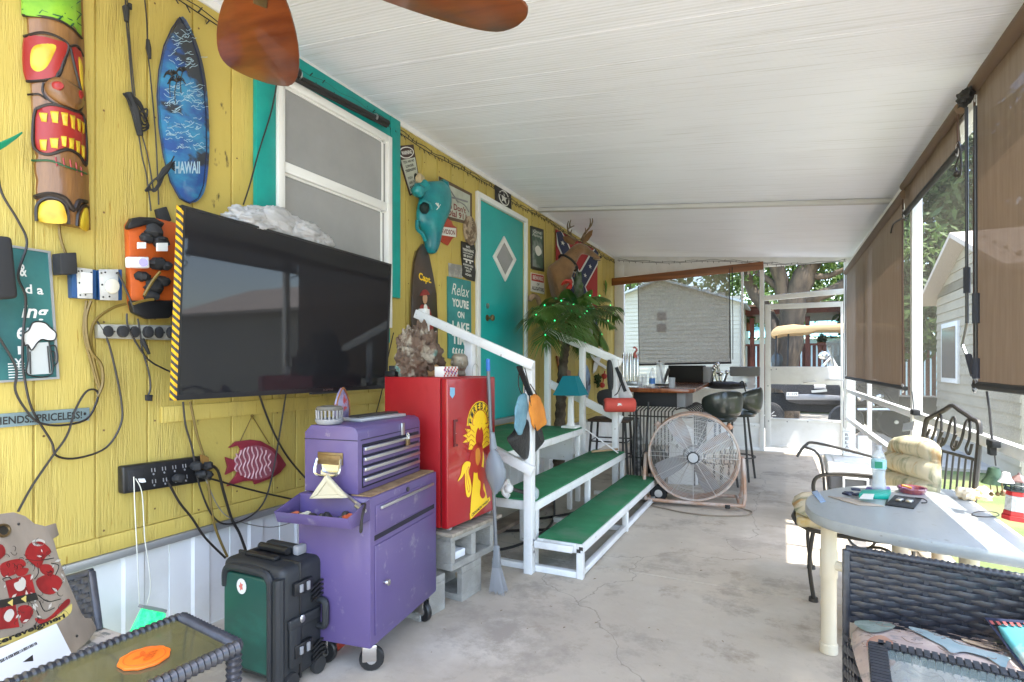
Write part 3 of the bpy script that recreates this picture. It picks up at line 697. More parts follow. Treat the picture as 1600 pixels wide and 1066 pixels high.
# planter pots on deck rail
for i, (u, v, s, lb) in enumerate(((1170, 500, .2, 'bushy potted plant on the deck near the cream building'), (1284, 530, .14, 'small potted plant on the deck railing by the tree'))):
    c = T(u, v, 19.0); pt = thing('potted_plant', lb, 'plant', (c.x, 19, dzr))
    b = MB(); b.lathe([(.06, c.z-.35), (.1, c.z-.34), (.13, c.z-.1), (.12, c.z-.09)], (c.x, 19, 0), 12); build(b, 'pot', mat('terracotta', (.3, .12, .06), .8), pt)
    b = MB(); leaves(b, c, (s, s, s), 160, .05, random.Random(i)); build(b, 'foliage', LEAFD, pt, kind='stuff')
b = MB(); c = T(1266, 605, 17.9); b.lathe([(.17, -.1), (.20, .3), (.21, .32), (.19, .33)], (c.x, 17.9, c.z-.15), 12); build(b, 'yellow_bucket', mat('yellow_bucket_plastic', (.5, .42, .08), .5), label='dull yellow bucket standing before the deck pickets', cat='bucket')

# golf cart
ck = 13.6
def TK(u, v, dy=0): return hit(u, v, y=ck+dy)
cart = thing('golf_cart', 'dark golf cart with tan roof parked outside the far screen door', 'golf cart', (TK(1270, 650).x, ck, -.1))
TAN = mat('tan_plastic', (.55, .36, .17), .45); DKP = mat('cart_body', (.035, .035, .04), .35)
b = MB(); rp = [(1203, 522), (1208, 515), (1215, 510), (1240, 507), (1262, 509), (1275, 507), (1330, 505), (1385, 505), (1400, 508), (1400, 515), (1330, 516), (1278, 516), (1262, 520), (1225, 522), (1208, 526)]
b.prism([TK(u, v, -.6) for u, v in rp], (0, 1.2, 0)); build(b, 'roof', TAN, cart, bev=.02)
b = MB(); b.prism([TK(u, v, -.55) for u, v in ((1203, 603), (1210, 594), (1245, 594), (1300, 592), (1345, 588), (1390, 585), (1405, 600), (1405, 632), (1330, 632), (1250, 632), (1232, 628), (1222, 610), (1203, 606))], (0, 1.1, 0)); build(b, 'body', DKP, cart, bev=.02)
b = MB(); b.prism([TK(u, v, -.62) for u, v in ((1228, 617), (1270, 616), (1318, 619), (1318, 626), (1228, 625))], (0, .1, 0)); build(b, 'running_board', mat('grey_alloy', (.3, .3, .31), .4, .5), cart, bev=.01)
u0_ = TK(1196, 650); build(MB().box(u0_.x, u0_.x+3.1, ck-.35, ck+.4, .27, .62), 'underbody', MBLACK, cart)
b = MB(); b.cyl(TK(1272, 604, -.6), TK(1290, 604, -.6), .05, 10); b.beam(TK(1268, 612, -.62), TK(1292, 610, -.62), .06, .05); build(b, 'engine_parts', STEEL, cart, kind='stuff')
q = Q(TK(1229, 613, -.64), TK(1247, 613, -.64), TK(1247, 619, -.64), TK(1229, 619, -.64)); b = MB(); q.rect(b, 0, 0, 1, 1, 0, .01); lp = build(b, 'number_plate', SIGNW, cart)
text(q, 'E 1219', .1, .2, .9, .8, SIGNK, lp, .012)
for u in (1213, 1232, 1345, 1395):
    b = MB(); b.tube([TK(u, 518, -.5), TK(u-2 if u < 1300 else u+4, 596, -.5)], .018, 6); build(b, 'roof_post', MBLACK, cart)
for u, dy in ((1203, -.55), (1203, .45), (1380, -.55), (1380, .45)):
    c = TK(u, 636, -.55); c.y = ck+dy; c.z = .18
    b = MB(); AX = Matrix.Rotation(R(90), 3, 'X'); b.lathe([(.15, .06), (.23, .07), (.272, .05), (.28, 0), (.272, -.05), (.23, -.07), (.15, -.06)], c, 24, AX); wl = build(b, 'wheel', mat('tyre_rubber', (.025, .025, .026), .8), cart)
    b = MB(); b.lathe([(.13, .05), (.12, .055), (.05, .045), (.001, .05)], c, 20, AX)
    for k in range(8): a = k*math.pi/4; b.beam(c+vec(.04*math.cos(a), -.05, .04*math.sin(a)), c+vec(.12*math.cos(a), -.055, .12*math.sin(a)), .02, .02)
    build(b, 'rim', STEEL, wl)
b = MB(); b.prism([TK(u, v, -.35) for u, v in ((1310, 556), (1335, 548), (1352, 556), (1356, 590), (1310, 592))], (0, .7, 0)); build(b, 'seat', MBLACK, cart, bev=.03)
b = MB(); b.prism([TK(u, v, -.4) for u, v in ((1290, 535), (1345, 522), (1358, 590), (1310, 592))], (0, .02, 0)); build(b, 'windscreen', mat('smoked_glass', (.1, .12, .12), .1, alpha=.6), cart)
b = MB(); b.rock(TK(1214, 565, .2), (.12, .12, .2), 3, .3, 2); build(b, 'seat_back', mat('dark_vinyl', (.05, .06, .07), .5), cart)

# motorcycle in front of the cart
mk = 12.3
def TM(u, v, dy=0): return hit(u, v, y=mk+dy)
moto = thing('motorcycle', 'chrome and black motorcycle parked in front of the golf cart', 'motorcycle', (TM(1300, 650).x, mk, -.1))
for u in (1322, 1400):
    c = TM(u, 634); c.z = .20; b = MB(); b.lathe([(.24, .05), (.27, .055), (.30, .0), (.27, -.055), (.24, -.05)], c, 28, Matrix.Rotation(R(90), 3, 'X')); wl = build(b, 'wheel', _m['tyre_rubber'], moto)
    b = MB(); b.tube([c+vec(.24*math.cos(a), 0, .24*math.sin(a)) for a in [k*math.pi/12 for k in range(24)]], .012, 6, True)
    for k in range(12): a = k*math.pi/6; b.tube([c, c+vec(.24*math.cos(a), 0, .24*math.sin(a))], .004, 4)
    b.cyl(c+vec(0, -.06, 0), c+vec(0, .06, 0), .035, 10); build(b, 'rim', CHROME, wl)
b = MB(); b.tube([TM(1296, 543, -.1), TM(1302, 575, -.1), TM(1318, 612, -.08), TM(1322, 634, -.08)], .028, 8); b.tube([TM(1296, 543, .1), TM(1302, 575, .1), TM(1318, 612, .08), TM(1322, 634, .08)], .028, 8); build(b, 'fork', CHROME, moto)
b = MB(); b.ball(TM(1287, 556), (.1, .1, .09), 8); build(b, 'headlight', CHROME, moto)
b = MB(); b.tube(cr([TM(1270, 590, -.2), TM(1284, 573, -.3), TM(1296, 560, -.15), TM(1298, 556, 0), TM(1297, 560, .15), TM(1288, 572, .3), TM(1278, 585, .25)], 4), .014, 6); build(b, 'handlebar', CHROME, moto)
b = MB(); b.tube(cr([TM(1262, 592, 0), TM(1275, 586, 0), TM(1292, 577, 0)], 4), [.05]*4+[.03]*5, 8); build(b, 'mirror_arm', GREY_IRON, moto)
b = MB(); b.prism([TM(u, v, -.1) for u, v in ((1300, 556), (1310, 573), (1318, 592), (1305, 594), (1292, 590), (1296, 570))], (0, .2, 0)); build(b, 'windshield', mat('pale_shell', (.5, .5, .5), .3), moto, bev=.02)
b = MB(); b.ball(TM(1360, 598), (.24, .12, .10), 9); build(b, 'tank', DKP, moto)
b = MB()
for k, (u, v) in enumerate(((1345, 622), (1375, 620), (1360, 634))): b.ball(TM(u, v), .07 if u > 1300 else .05, 7)
build(b, 'engine', CHROME, moto)
b = MB(); b.ball(TM(1385, 602), (.2, .14, .06), 9); build(b, 'saddle', MBLACK, moto)
b = MB(); b.tube([TM(1340, 640, -.1), TM(1400, 640, -.14)], .03, 8); build(b, 'exhaust', CHROME, moto)
b = MB(); b.tube([TM(1322, 634), TM(1345, 600), TM(1380, 610), TM(1400, 634)], .02, 6); build(b, 'frame', MBLACK, moto)

# right side: garage with gable, hedge, trees, hills of green
gar = thing('garage', 'cream sided gabled garage seen through the right screens', 'building', (5, 10.5, -.12))
GX = 2.5
SIDG = mat('tan_white_siding', (.38, .335, .26), .55, c2=(.32, .28, .22), ns=1)
gy1, gy0 = 12.5, 8.5; gyp = 10.5; zwl, zpk = 2.45, 3.15
build(MB().box(GX+.002, GX+6, gy0, gy1, -.12, zwl), 'wall', SIDG, gar)
build(MB().prism([(GX+.004, gy0, zwl), (GX+.004, gy1, zwl), (GX+.004, gyp, zpk)], (5.9, 0, 0)), 'gable', SIDG, gar)
siding(gar, gy0, gy1, GX, -.1, zwl, None, .15, axis='x', m=SIDG); siding(gar, gy0, gy1, GX, zwl, zwl, (gyp, zpk), .15, axis='x', m=SIDG)
for s, ya in ((1, gy1), (-1, gy0)):
    b = MB(); b.beam((GX+2.9, ya+s*.3, zwl-.08), (GX+2.9, gyp, zpk+.06), 6.3, .07, (0, 0, 1)); build(b, 'roof', mat('tan_roof', (.5, .42, .36), .7), gar)
gwn = build(MB().box(GX-.05, GX+.0, 11.0, 12.0, .95, 1.95), 'window', WHITE, gar, bev=.01)
build(MB().box(GX-.056, GX-.051, 11.08, 11.92, 1.03, 1.87), 'pane', _m['dark_window'], gwn)
for i, (x, y, zt_, rr, n, lb) in enumerate(((3.9, 18, 3.2, (2.6, 2, 1.8), 2600, 'dark oak behind the garage seen through the side screen'), (8.5, 27, 3.5, (3, 3, 2.4), 2200, 'tall dark tree furthest back beyond the side lawn'), (3.2, 30, 3.6, (2.5, 2, 1.8), 1600, 'dark tree on the lawn left of the garage'))):
    tree('background_tree', lb, (x, y, -.12), [([vec(x, y, -.12), vec(x+.2, y, 1.2), vec(x, y, zt_)], (.25, .12)), ([vec(x+.2, y, 1.2), vec(x+1.2, y, 2.6)], (.12, .06))], [(vec(x, y, zt_), rr, n), (vec(x-1, y, zt_-.8), (1.3, 1.3, 1.1), n//3)], LEAFD, 40+i, .13)
tree('shade_tree', 'tall broad dark tree towering behind the garage on the right', (4.6, 19, -.12), [([vec(4.6, 19, -.12), vec(4.5, 19, 2), vec(4.8, 19, 4.5)], (.4, .2)), ([vec(4.5, 19, 2), vec(3.2, 18.5, 4)], (.2, .08)), ([vec(4.5, 19, 2.2), vec(6.4, 18.5, 4.6)], (.2, .08))], [(vec(3.2, 18.5, 4.6), (2.2, 1.6, 2.2), 4200), (vec(5.6, 18.5, 5.6), (2.6, 2, 2.6), 5200), (vec(3.9, 18, 6.8), (2.2, 1.6, 1.6), 3000), (vec(6.5, 18, 3.8), (2, 1.5, 1.8), 2500), (vec(2.6, 19, 2.6), (1.3, 1.2, 1.0), 1300)], LEAFD, 61, .15)
b = MB(); rnd = random.Random(5)
for k in range(26): leaves(b, (-14+k*2.4, 46+math.sin(k*2)*2, .9+.5*math.sin(k*1.7)), (1.9, 1, 1.2+.5*math.sin(k)), 260, .25, rnd)
build(b, 'distant_trees', LEAFD, kind='stuff', label='low green tree line on the horizon beyond the lawns', cat='trees')
# ================================================================ things on the house wall
def wsign(name, label, cat, corners, m, th=.006, off=.002, border=None, bev=0):
    q = QW(*corners, off); b = MB(); q.rect(b, 0, 0, 1, 1, 0, th); o = build(b, name, m, label=label, cat=cat, bev=bev)
    if border:
        bm_, wd = border; fb = MB(); a = wd; r_ = wd*(q.c[1]-q.c[0]).length/(q.c[3]-q.c[0]).length
        q.rect(fb, 0, 0, 1, r_, th, .004); q.rect(fb, 0, 1-r_, 1, 1, th, .004); q.rect(fb, 0, r_, a, 1-r_, th, .004); q.rect(fb, 1-a, r_, 1, 1-r_, th, .004)
        build(fb, 'border', bm_, o)
    q2 = Q(*[p+q.n*th for p in q.c]); return o, q2

# tiki totem: a carved half round plank
TIKI = mat('carved_tiki_wood', (.25, .115, .03), .45, c2=(.15, .06, .013), ns=3, st=(2, 5, .6), bump=.25, bs=10, coat=.3)
tq = QW((38, -40), (126, -18), (139, 360), (58, 346), .003)
def curved(q, a, b_, bow=.045): return q.at(a, b_, .012+bow*math.sin(math.pi*max(0, min(1, a))))
b = MB(); rows = 30
notch = {11: .03, 12: .05, 22: .04, 25: .02}
rings = []
for j in range(rows+1):
    t = j/rows; ins = notch.get(j, 0); fr_ = []
    for i in range(9): a = ins+(1-2*ins)*i/8; fr_.append(curved(tq, a, t))
    rings.append(fr_+[tq.at(1-ins, t, 0), tq.at(ins, t, 0)])
b.loft(rings); tiki = build(b, 'tiki_totem', TIKI, label='tall carved tiki totem with red eyes and bared yellow teeth on the wall', cat='totem', ang=50)
TR = mat('tiki_red', (.30, .014, .01), .4, c2=(.3, .015, .01), ns=6); TY = mat('tiki_yellow', (.60, .44, .03), .4, c2=(.5, .30, .015), ns=9); TG = mat('tiki_green', (.25, .48, .03), .45, c2=(.12, .32, .02), ns=5); TK_ = mat('tiki_black', (.02, .012, .008), .5); TGD = mat('tiki_dark_green', (.01, .08, .03), .5)
def PX(u, v):   # pixel of the totem -> s,t
    best = None; p = W(u, v, .03); q = tq
    e1 = q.c[1]-q.c[0]; e2 = q.c[3]-q.c[0]; d = p-q.c[0]
    t = d.z/e2.z if abs(e2.z) > 1e-6 else 0
    for _ in range(8):
        l = q.c[0]*(1-t)+q.c[3]*t; r_ = q.c[1]*(1-t)+q.c[2]*t; s_ = (p.y-l.y)/(r_.y-l.y); zt_ = (q.c[0].z*(1-s_)+q.c[1].z*s_); zb_ = (q.c[3].z*(1-s_)+q.c[2].z*s_); t = (p.z-zt_)/(zb_-zt_)
    return s_, t
def tk(name, pts, m, d, sm=True):
    P = [PX(*p) for p in pts]
    if sm: P = [(v.x, v.y) for v in cr([(a, c, 0) for a, c in P], 4, True)]
    b = MB(); n = len(P); ce = (sum(p[0] for p in P)/n, sum(p[1] for p in P)/n)
    top = []
    for f in (1, .66, .33):
        top.append([curved(tq, ce[0]+(a-ce[0])*f, ce[1]+(c-ce[1])*f)+tq.n*d*(1 if f < 1 else .6) for a, c in P])
    base = [curved(tq, a, c)-tq.n*.006 for a, c in P]
    b.loft([base]+top+[[curved(tq, *ce)+tq.n*d]*n][:0]); return build(b, name, m, tiki, ang=60)
def tl(name, pts, wd, m=None):
    b = MB(); P = [PX(*p) for p in pts]; P = cr([(a, c, 0) for a, c in P], 5); b.tube([curved(tq, p.x, p.y)+tq.n*.002 for p in P], wd, 5); return build(b, name, m or TK_, tiki)
tk('crown', [(37, -30), (80, -30), (126, -20), (127, 56), (100, 42), (70, 30), (38, 22)], TG, .006, False)
for a in (((38, 2), (70, 22), (90, 30), (126, 40)), ((52, -4), (90, 12), (127, 22)), ((60, 22), (80, 0), (95, -10)), ((85, 34), (105, 14), (125, 2)), ((105, 44), (118, 30), (127, 22)), ((38, 14), (55, 0), (62, -8))): tl('crown_line', a, .003, TGD)
tl('brow', [(38, 22), (60, 26), (90, 38), (128, 60)], .005)
tk('eye', [(41, 58), (60, 57), (82, 66), (98, 74), (92, 96), (82, 118), (75, 125), (44, 122)], TR, .006)
tk('pupil', [(50, 80), (58, 70), (80, 74), (76, 92), (68, 108), (58, 112), (50, 102)], TY, .010)
tk('eye', [(104, 76), (120, 80), (129, 90), (131, 154), (124, 140), (114, 108)], TR, .006)
tk('pupil', [(118, 92), (126, 98), (129, 120), (128, 144), (122, 128)], TY, .010)
tl('eye_line', [(40, 56), (62, 52), (85, 62), (100, 76), (92, 100), (82, 124), (44, 126)], .005)
tl('eye_line', [(102, 76), (118, 74), (130, 88)], .005); tl('eye_line', [(103, 78), (112, 110), (124, 142), (131, 158)], .005)
tl('nose_line', [(100, 76), (92, 105), (83, 122), (100, 132), (120, 140)], .004)
tk('nose', [(68, 132), (80, 124), (105, 134), (125, 150), (127, 166), (112, 174), (90, 166), (72, 150)], TIKI, .022)
tk('nostril', [(74, 132), (84, 131), (90, 140), (84, 147), (75, 142)], TR, .028); tk('nostril', [(113, 146), (120, 144), (124, 154), (118, 160), (113, 154)], TR, .028)
tl('nose_line', [(66, 130), (66, 146), (78, 162), (100, 173), (120, 176), (128, 164)], .004)
tl('cheek_line', [(46, 147), (60, 147), (70, 156)], .004)
tk('mouth', [(58, 172), (75, 167), (105, 177), (130, 188), (134, 250), (118, 242), (98, 232), (72, 240), (58, 228), (56, 200)], TR, .006)
tl('lip', [(58, 170), (75, 165), (105, 175), (131, 186), (135, 256), (118, 244), (98, 236), (72, 242), (56, 228), (55, 195), (58, 170)], .006)
for (a, c, d_, e) in ((61, 176, 71, 192), (74, 175, 85, 195), (88, 178, 98, 200), (101, 182, 110, 205), (113, 187, 121, 208), (123, 191, 130, 210)): tk('tooth', [(a, c), (d_, c+2), (d_-1, e), (a+3, e-2)], TY, .012, False)
for (a, c, d_, e) in ((62, 218, 71, 236), (74, 217, 85, 234), (88, 215, 96, 232), (99, 218, 108, 236), (111, 222, 119, 242), (122, 228, 130, 250)): tk('tooth', [(a, c), (d_, c+1), (d_-1, e), (a+2, e-2)], TY, .012, False)
tl('chin_line', [(52, 250), (75, 252), (95, 262), (115, 268), (136, 272)], .004, TGD)
for a, c in ((82, 247), (92, 249), (102, 252), (112, 256), (122, 262)): tl('beard_line', [(a, c), (a+2, c+14)], .003, TR)
tk('toe', [(64, 345), (64, 322), (72, 314), (86, 316), (94, 328), (96, 350)], TY, .008); tk('toe', [(120, 356), (122, 338), (130, 326), (138, 330), (138, 360)], TY, .008)
tl('foot_line', [(57, 308), (75, 304), (95, 312), (108, 330), (118, 316), (134, 316)], .009); tl('foot_line', [(60, 345), (60, 322), (72, 310), (88, 314), (98, 326), (100, 352)], .006); tl('foot_line', [(113, 355), (116, 334), (126, 322), (138, 324)], .006)

def board_outline(top, bot, wl, wr, n=16, sharp=.55):
    L, Rr = [], []
    for i in range(n+1):
        t = i/n; w_ = math.sin(math.pi*min(1, t**sharp*1.0))**.75 if 0 < t < 1 else 0
        cxx = top[0]+(bot[0]-top[0])*t; vy = top[1]+(bot[1]-top[1])*t
        L.append((cxx-wl*w_, vy)); Rr.append((cxx+wr*w_, vy))
    return L+Rr[-2:0:-1]
# blue surfboard
OCEAN = mat('ocean_print', (.015, .07, .26), .3, c2=(.03, .22, .40), ns=5, lo=.42, hi=.6, st=(1, 1, 1.6), c3=(.02, .025, .035), ns3=4, lo3=.5, hi3=.56, st3=(1, 1, 1.5), coat=.4)
OCEANW = mat('print_pale_blue', (.35, .5, .6), .4)
op = [(281, 27), (268, 45), (256, 72), (248, 110), (245, 150), (248, 200), (255, 245), (266, 285), (280, 310), (296, 318), (310, 310), (318, 290), (323, 240), (322, 180), (318, 130), (310, 90), (298, 55)]
b = MB(); P = [W(u, v, .005) for u, v in op]; P = cr(P, 3, True); b.prism(P, (.022, 0, 0)); sb = build(b, 'surfboard', OCEAN, label='blue decorative surfboard with painted waves and palms hanging above the television', cat='surfboard', bev=.004, seg=2)
qb = QW((245, 27), (323, 27), (323, 318), (245, 318), .028)
text(qb, 'HAWAII', .34, .775, .85, .84, OCEANW, sb, .001, .03)
rnd = random.Random(11); b = MB()
for i in range(150):
    u = rnd.uniform(256, 314); v = rnd.choice([rnd.uniform(46, 110), rnd.uniform(130, 175), rnd.uniform(185, 235)])
    if v < 80 and abs(u-283) > 16: continue
    ln = rnd.uniform(4, 14); an = rnd.uniform(-.5, .6); pts = [W(u+k*ln/3, v+an*k*ln/3+rnd.uniform(-2, 2), .0282) for k in range(4)]
    b.tube(cr(pts, 3), .0012, 4)
build(b, 'wave_line', OCEANW, sb, kind='stuff')
b = MB(); b.tube([W(u, v, .028) for u, v in op]+[W(281, 27, .028)], .0025, 5); build(b, 'rail_line', mat('navy_edge', (.01, .015, .05), .3), sb)
# palm silhouettes on the board
b = MB()
for (u, v, l) in ((268, 118, 12), (276, 128, 14), (285, 112, 10)):
    for k in range(7):
        a = -math.pi*(k/6); b.tube(cr([W(u, v, .0284), W(u+l*.6*math.cos(a), v+l*.5*math.sin(a)-3, .0284), W(u+l*math.cos(a), v+l*.6*math.sin(a)+3, .0284)], 3), .0028, 4)
    b.tube(cr([W(u, v, .0284), W(u-3, v+16, .0284), W(u-2, v+34, .0284)], 3), .0022, 4)
build(b, 'palm_print', SIGNK, sb, kind='stuff')

# cords hanging on the wall
def wcord(name, label, pts, r=.0035, off=.02, m=CORD, n=6, group=None, par=None):
    P = []
    for i, p in enumerate(pts): P.append(W(p[0], p[1], p[2] if len(p) > 2 else off))
    b = MB(); b.tube(cr(P, n), r, 5)
    return build(b, name, m, par, label=label, cat=None if par else 'cord', group=group)
c1 = wcord('dangling_wire', 'pair of thin black cords with an inline plug left of the blue surfboard', [(196, -10), (197, 30), (201, 70), (205, 120), (208, 150)])
wcord('cord', None, [(199, -10), (201, 40), (206, 100), (211, 150)], .0025, par=c1)
b = MB(); b.tube([W(194, 8, .02), W(197, 12, .02), W(198, 34, .02)], [.010, .014, .009], 8); build(b, 'plug', MBLACK, c1)
b = MB(); b.tube([W(203, 6, .02), W(203, 14, .02)], .008, 8); build(b, 'plug', MBLACK, c1)
b = MB()
for k in range(6):
    b.tube(cr([W(192+k, 146+k, .02+.005*k), W(204+k*2, 160+k*3, .03), W(214+k*3, 200-k*6, .035), W(222+k*1.5, 205-k*5, .03), W(232-k, 196-k*3, .02), W(214+k, 160, .03), W(200, 145, .03)], 4), .004, 5)
b.tube([W(200, 145, .025), W(212, 175, .03), W(219, 212, .025)], [.014, .018, .012], 8); build(b, 'coil', MBLACK, c1)
wcord('cord', None, [(217, 212), (222, 245), (229, 275), (236, 330)], .003, par=c1); wcord('cord', None, [(222, 212), (232, 250), (240, 300)], .003, par=c1)
c2_ = wcord('dangling_wire', 'thin black cord beside the blue surfboard ending in a small adapter', [(225, -10), (229, 30), (231, 80), (236, 130), (243, 210), (246, 270), (248, 320)], .003)
b = MB(); b.tube([W(231, 62, .02), W(232, 76, .02), W(234, 92, .02)], [.007, .011, .006], 8); build(b, 'plug', MBLACK, c2_)
b = MB()
for k in range(6):
    b.tube(cr([W(272-k, 244+k*2, .055), W(262, 262+k, .06), W(248, 275, .05), W(234-k*1.5, 288+k*2, .04), W(240, 300-k, .04), W(250-k, 290, .05), W(262, 262, .06), W(273, 252+k*3, .055)], 4), .0028, 5)
b.tube([W(268, 255, .055), W(258, 266, .06), W(246, 282, .05)], [.008, .014, .008], 7); build(b, 'coil', MBLACK, c2_)
q = QW((240, 328), (254, 324), (262, 346), (246, 352), .005); b = MB(); q.rect(b, 0, 0, 1, 1, 0, .03); build(b, 'adapter', MBLACK, c2_, bev=.003)

# green leaf tip at the left edge
b = MB(); P = [W(u, v, .05) for u, v in ((-20, 232), (0, 222), (20, 213), (33, 206), (34, 209), (24, 218), (8, 230), (-10, 240))]; b.prism(P, (.01, 0, 0)); build(b, 'fin_ornament', mat('green_enamel', (.0, .19, .09), .3, coat=.5), label='green pointed ornament poking in at the left edge of the wall', cat='ornament', bev=.003)

# beer sign
BSG = mat('dark_teal_tin', (.02, .10, .10), .45, c2=(.03, .15, .14), ns=4)
o, q = wsign('beer_sign', 'dark teal tin sign with a foaming beer mug at the left edge', 'sign', ((-70, 370), (77, 393), (91, 592), (-60, 602)), BSG, border=(GREYMET, .03))
for t, a0, b0, a1, b1, sh_ in (('&', .63, .13, .71, .22, 0), ('and a', .50, .275, .885, .345, 0), ('thing', .38, .43, .93, .56, .25), ('them', .38, .60, .80, .69, .25), ('I', .56, .74, .62, .80, 0), ('by', .48, .86, .66, .95, 0)):
    if t == 'thing': t = 'ing'; a0 = .62; 
    if t == 'them': t = 'em'; a0 = .56
    if t == 'and a': t = 'd a'; a0 = .68
    if t == 'by': continue
    text(q, t, a0, b0, a1, b1, SIGNW, o, .001, .02, sh_)
text(q, 'Y', .52, .83, .60, .90, SIGNW, o)
mug = MB(); q.poly(mug, [(.66, .72), (.90, .71), (.91, .955), (.645, .955)], 0, .003); build(mug, 'mug_print', mat('mug_grey', (.5, .52, .5), .5), o)
b = MB(); q.poly(b, [(v.x, v.y) for v in cr([(.63, .74, 0), (.61, .66, 0), (.68, .62, 0), (.74, .56, 0), (.86, .56, 0), (.93, .60, 0), (.99, .64, 0), (.97, .69, 0), (.90, .70, 0), (.82, .69, 0), (.76, .72, 0), (.70, .77, 0), (.66, .73, 0)], 4, True)], .003, .003); build(b, 'foam_print', SIGNW, o)
b = MB()
for P in ([(.63, .74), (.61, .66), (.68, .62), (.74, .56), (.86, .56), (.93, .60), (.99, .64), (.97, .69), (.90, .70), (.82, .69), (.76, .72), (.70, .77), (.66, .73), (.63, .74)], [(.66, .74), (.65, .85), (.645, .955), (.91, .955), (.90, .71)], [(.68, .78), (.67, .95)], [(.88, .74), (.885, .95)], [(.91, .74), (.97, .74), (.99, .80), (.98, .87), (.92, .90)], [(.92, .78), (.955, .79), (.95, .85), (.92, .86)]):
    q.line(b, P, .0025, .007)
build(b, 'mug_outline', SIGNK, o)
b = MB()
for k in range(6): q.rect(b, .45, .865+k*.02, .625, .872+k*.02, 0, .001)
build(b, 'stripe', SIGNW, o, kind='stuff')
# black speaker-like device at far left
q = QW((-25, 366), (20, 370), (30, 466), (-25, 470), .12); b = MB(); q.rect(b, 0, 0, 1, 1, -.05, .05); build(b, 'wall_speaker', MBLACK, label='black rounded device hanging over the beer sign at the left edge', cat='speaker', bev=.012, seg=3)
# black adapter, twin switch box
q = QW((78, 398), (104, 397), (106, 430), (80, 431), .0); b = MB(); q.rect(b, 0, 0, 1, 1, .01, .06); ad_ = build(b, 'power_adapter', MBLACK, label='square black power adapter above the grey switch box', cat='adapter', bev=.004)
b = MB(); b.tube(cr([W(104, 410, .04), W(112, 402, .06), W(117, 408, .06), W(118, 416, .04), W(110, 414, .04)], 5), .004, 5); build(b, 'cord', CORD, ad_)
root = thing('switch_box', 'twin grey wall switch box with blue sides and round dimmer knob', 'switch box', W(145, 470, .0))
BL = mat('blue_box', (.015, .07, .2), .4); WG = mat('worn_white_plate', (.55, .55, .52), .5, c2=(.4, .39, .36), ns=12)
for (tl_, tr_, br_, bl_) in (((104, 419), (144, 423), (144, 468), (106, 466)), ((146, 423), (184, 422), (184, 470), (148, 469))):
    q = QW(tl_, tr_, br_, bl_, .0); b = MB(); q.rect(b, 0, 0, .97, 1, .0, .035); build(b, 'box', BL, root, bev=.002)
q1 = QW((119, 418), (144, 421), (144, 467), (121, 466), .036); b = MB(); q1.rect(b, 0, 0, 1, 1, 0, .004); build(b, 'plate', WG, root, bev=.001)
b = MB(); q1.rect(b, .2, .14, .95, .82, .004, .006); build(b, 'switch', CLEANW, root, bev=.002); b = MB(); q1.ell(b, .6, .5, .22, .14, .010, .006, 14); build(b, 'toggle', CLEANW, root, bev=.002)
q2_ = QW((154, 421), (184, 421), (184, 470), (156, 469), .036); b = MB(); q2_.rect(b, 0, 0, 1, 1, 0, .004); build(b, 'plate', WG, root, bev=.001)
b = MB(); q2_.ell(b, .62, .55, .38, .24, .004, .012, 22); build(b, 'knob', mat('ivory_plastic', (.68, .64, .52), .4), root, bev=.004)
b = MB()
for (a, c) in ((.1, .12), (.3, .1), (.9, .12), (.15, .9), (.5, .88), (.12, .5)): q2_.ell(b, a, c, .05, .03, .004, .002, 8); q1.ell(b, a, c, .05, .03, .004, .002, 8)
build(b, 'screw', BLACK, root, kind='stuff')

# orange charger board
ORG = mat('orange_plastic', (.62, .12, .02), .4, c2=(.5, .09, .015), ns=5); 
P = [(193, 352), (200, 342), (212, 340), (235, 342), (268, 350), (270, 486), (258, 497), (225, 498), (202, 488), (197, 470)]
b = MB(); b.prism([W(u, v, .005) for u, v in P], (.035, 0, 0)); ob = build(b, 'charger_station', ORG, label='orange charging station crowded with black plugs beside the television', cat='charger', bev=.004)
for P in ([(193, 356), (200, 342), (212, 340), (235, 341), (252, 350), (246, 358), (225, 352), (196, 360)], [(198, 470), (268, 470), (269, 487), (258, 498), (225, 499), (202, 489)]):
    b = MB(); b.prism([W(u, v, .03) for u, v in P], (.03, 0, 0)); build(b, 'black_cover', BLACK, ob, bev=.006)
rnd = random.Random(4)
for (u, v, s) in ((240, 362, 17), (250, 378, 16), (228, 372, 12), (245, 412, 16), (258, 415, 12), (222, 432, 12), (240, 448, 18), (254, 440, 14), (236, 462, 14)):
    b = MB(); b.rock(W(u, v, .055), (.03, s*.0023, s*.0017), u, .45, 1.6, 7); build(b, 'plug', MBLACK, ob)
for P in ([(225, 462), (238, 440), (250, 425)], [(208, 475), (225, 470), (240, 468)]):
    b = MB(); b.tube(cr([W(u, v, .09) for u, v in P], 4), .006, 5); build(b, 'zip_tie', BCORD, ob)
for (u, v, s) in ((252, 388, 8), (220, 385, 6)):
    q = QW((u-s, v-s), (u+s, v-s), (u+s, v+s), (u-s, v+s), .08); b = MB(); q.rect(b, 0, 0, 1, .8, 0, .01); build(b, 'paper_tag', SIGNW, ob)
q = QW((194, 402), (228, 402), (229, 420), (195, 419), .06); b = MB(); q.rect(b, 0, 0, 1, 1, 0, .025); nl = build(b, 'night_light', CLEANW, label='small white sensor light glowing violet on the orange charging station', cat='night light', bev=.007, seg=3)
b = MB(); q.ell(b, .66, .5, .2, .36, .026, .004, 16); build(b, 'lens', mat('violet_led', (.3, .3, .5), .3, emit=(.25, .2, 1), es=.12), nl)
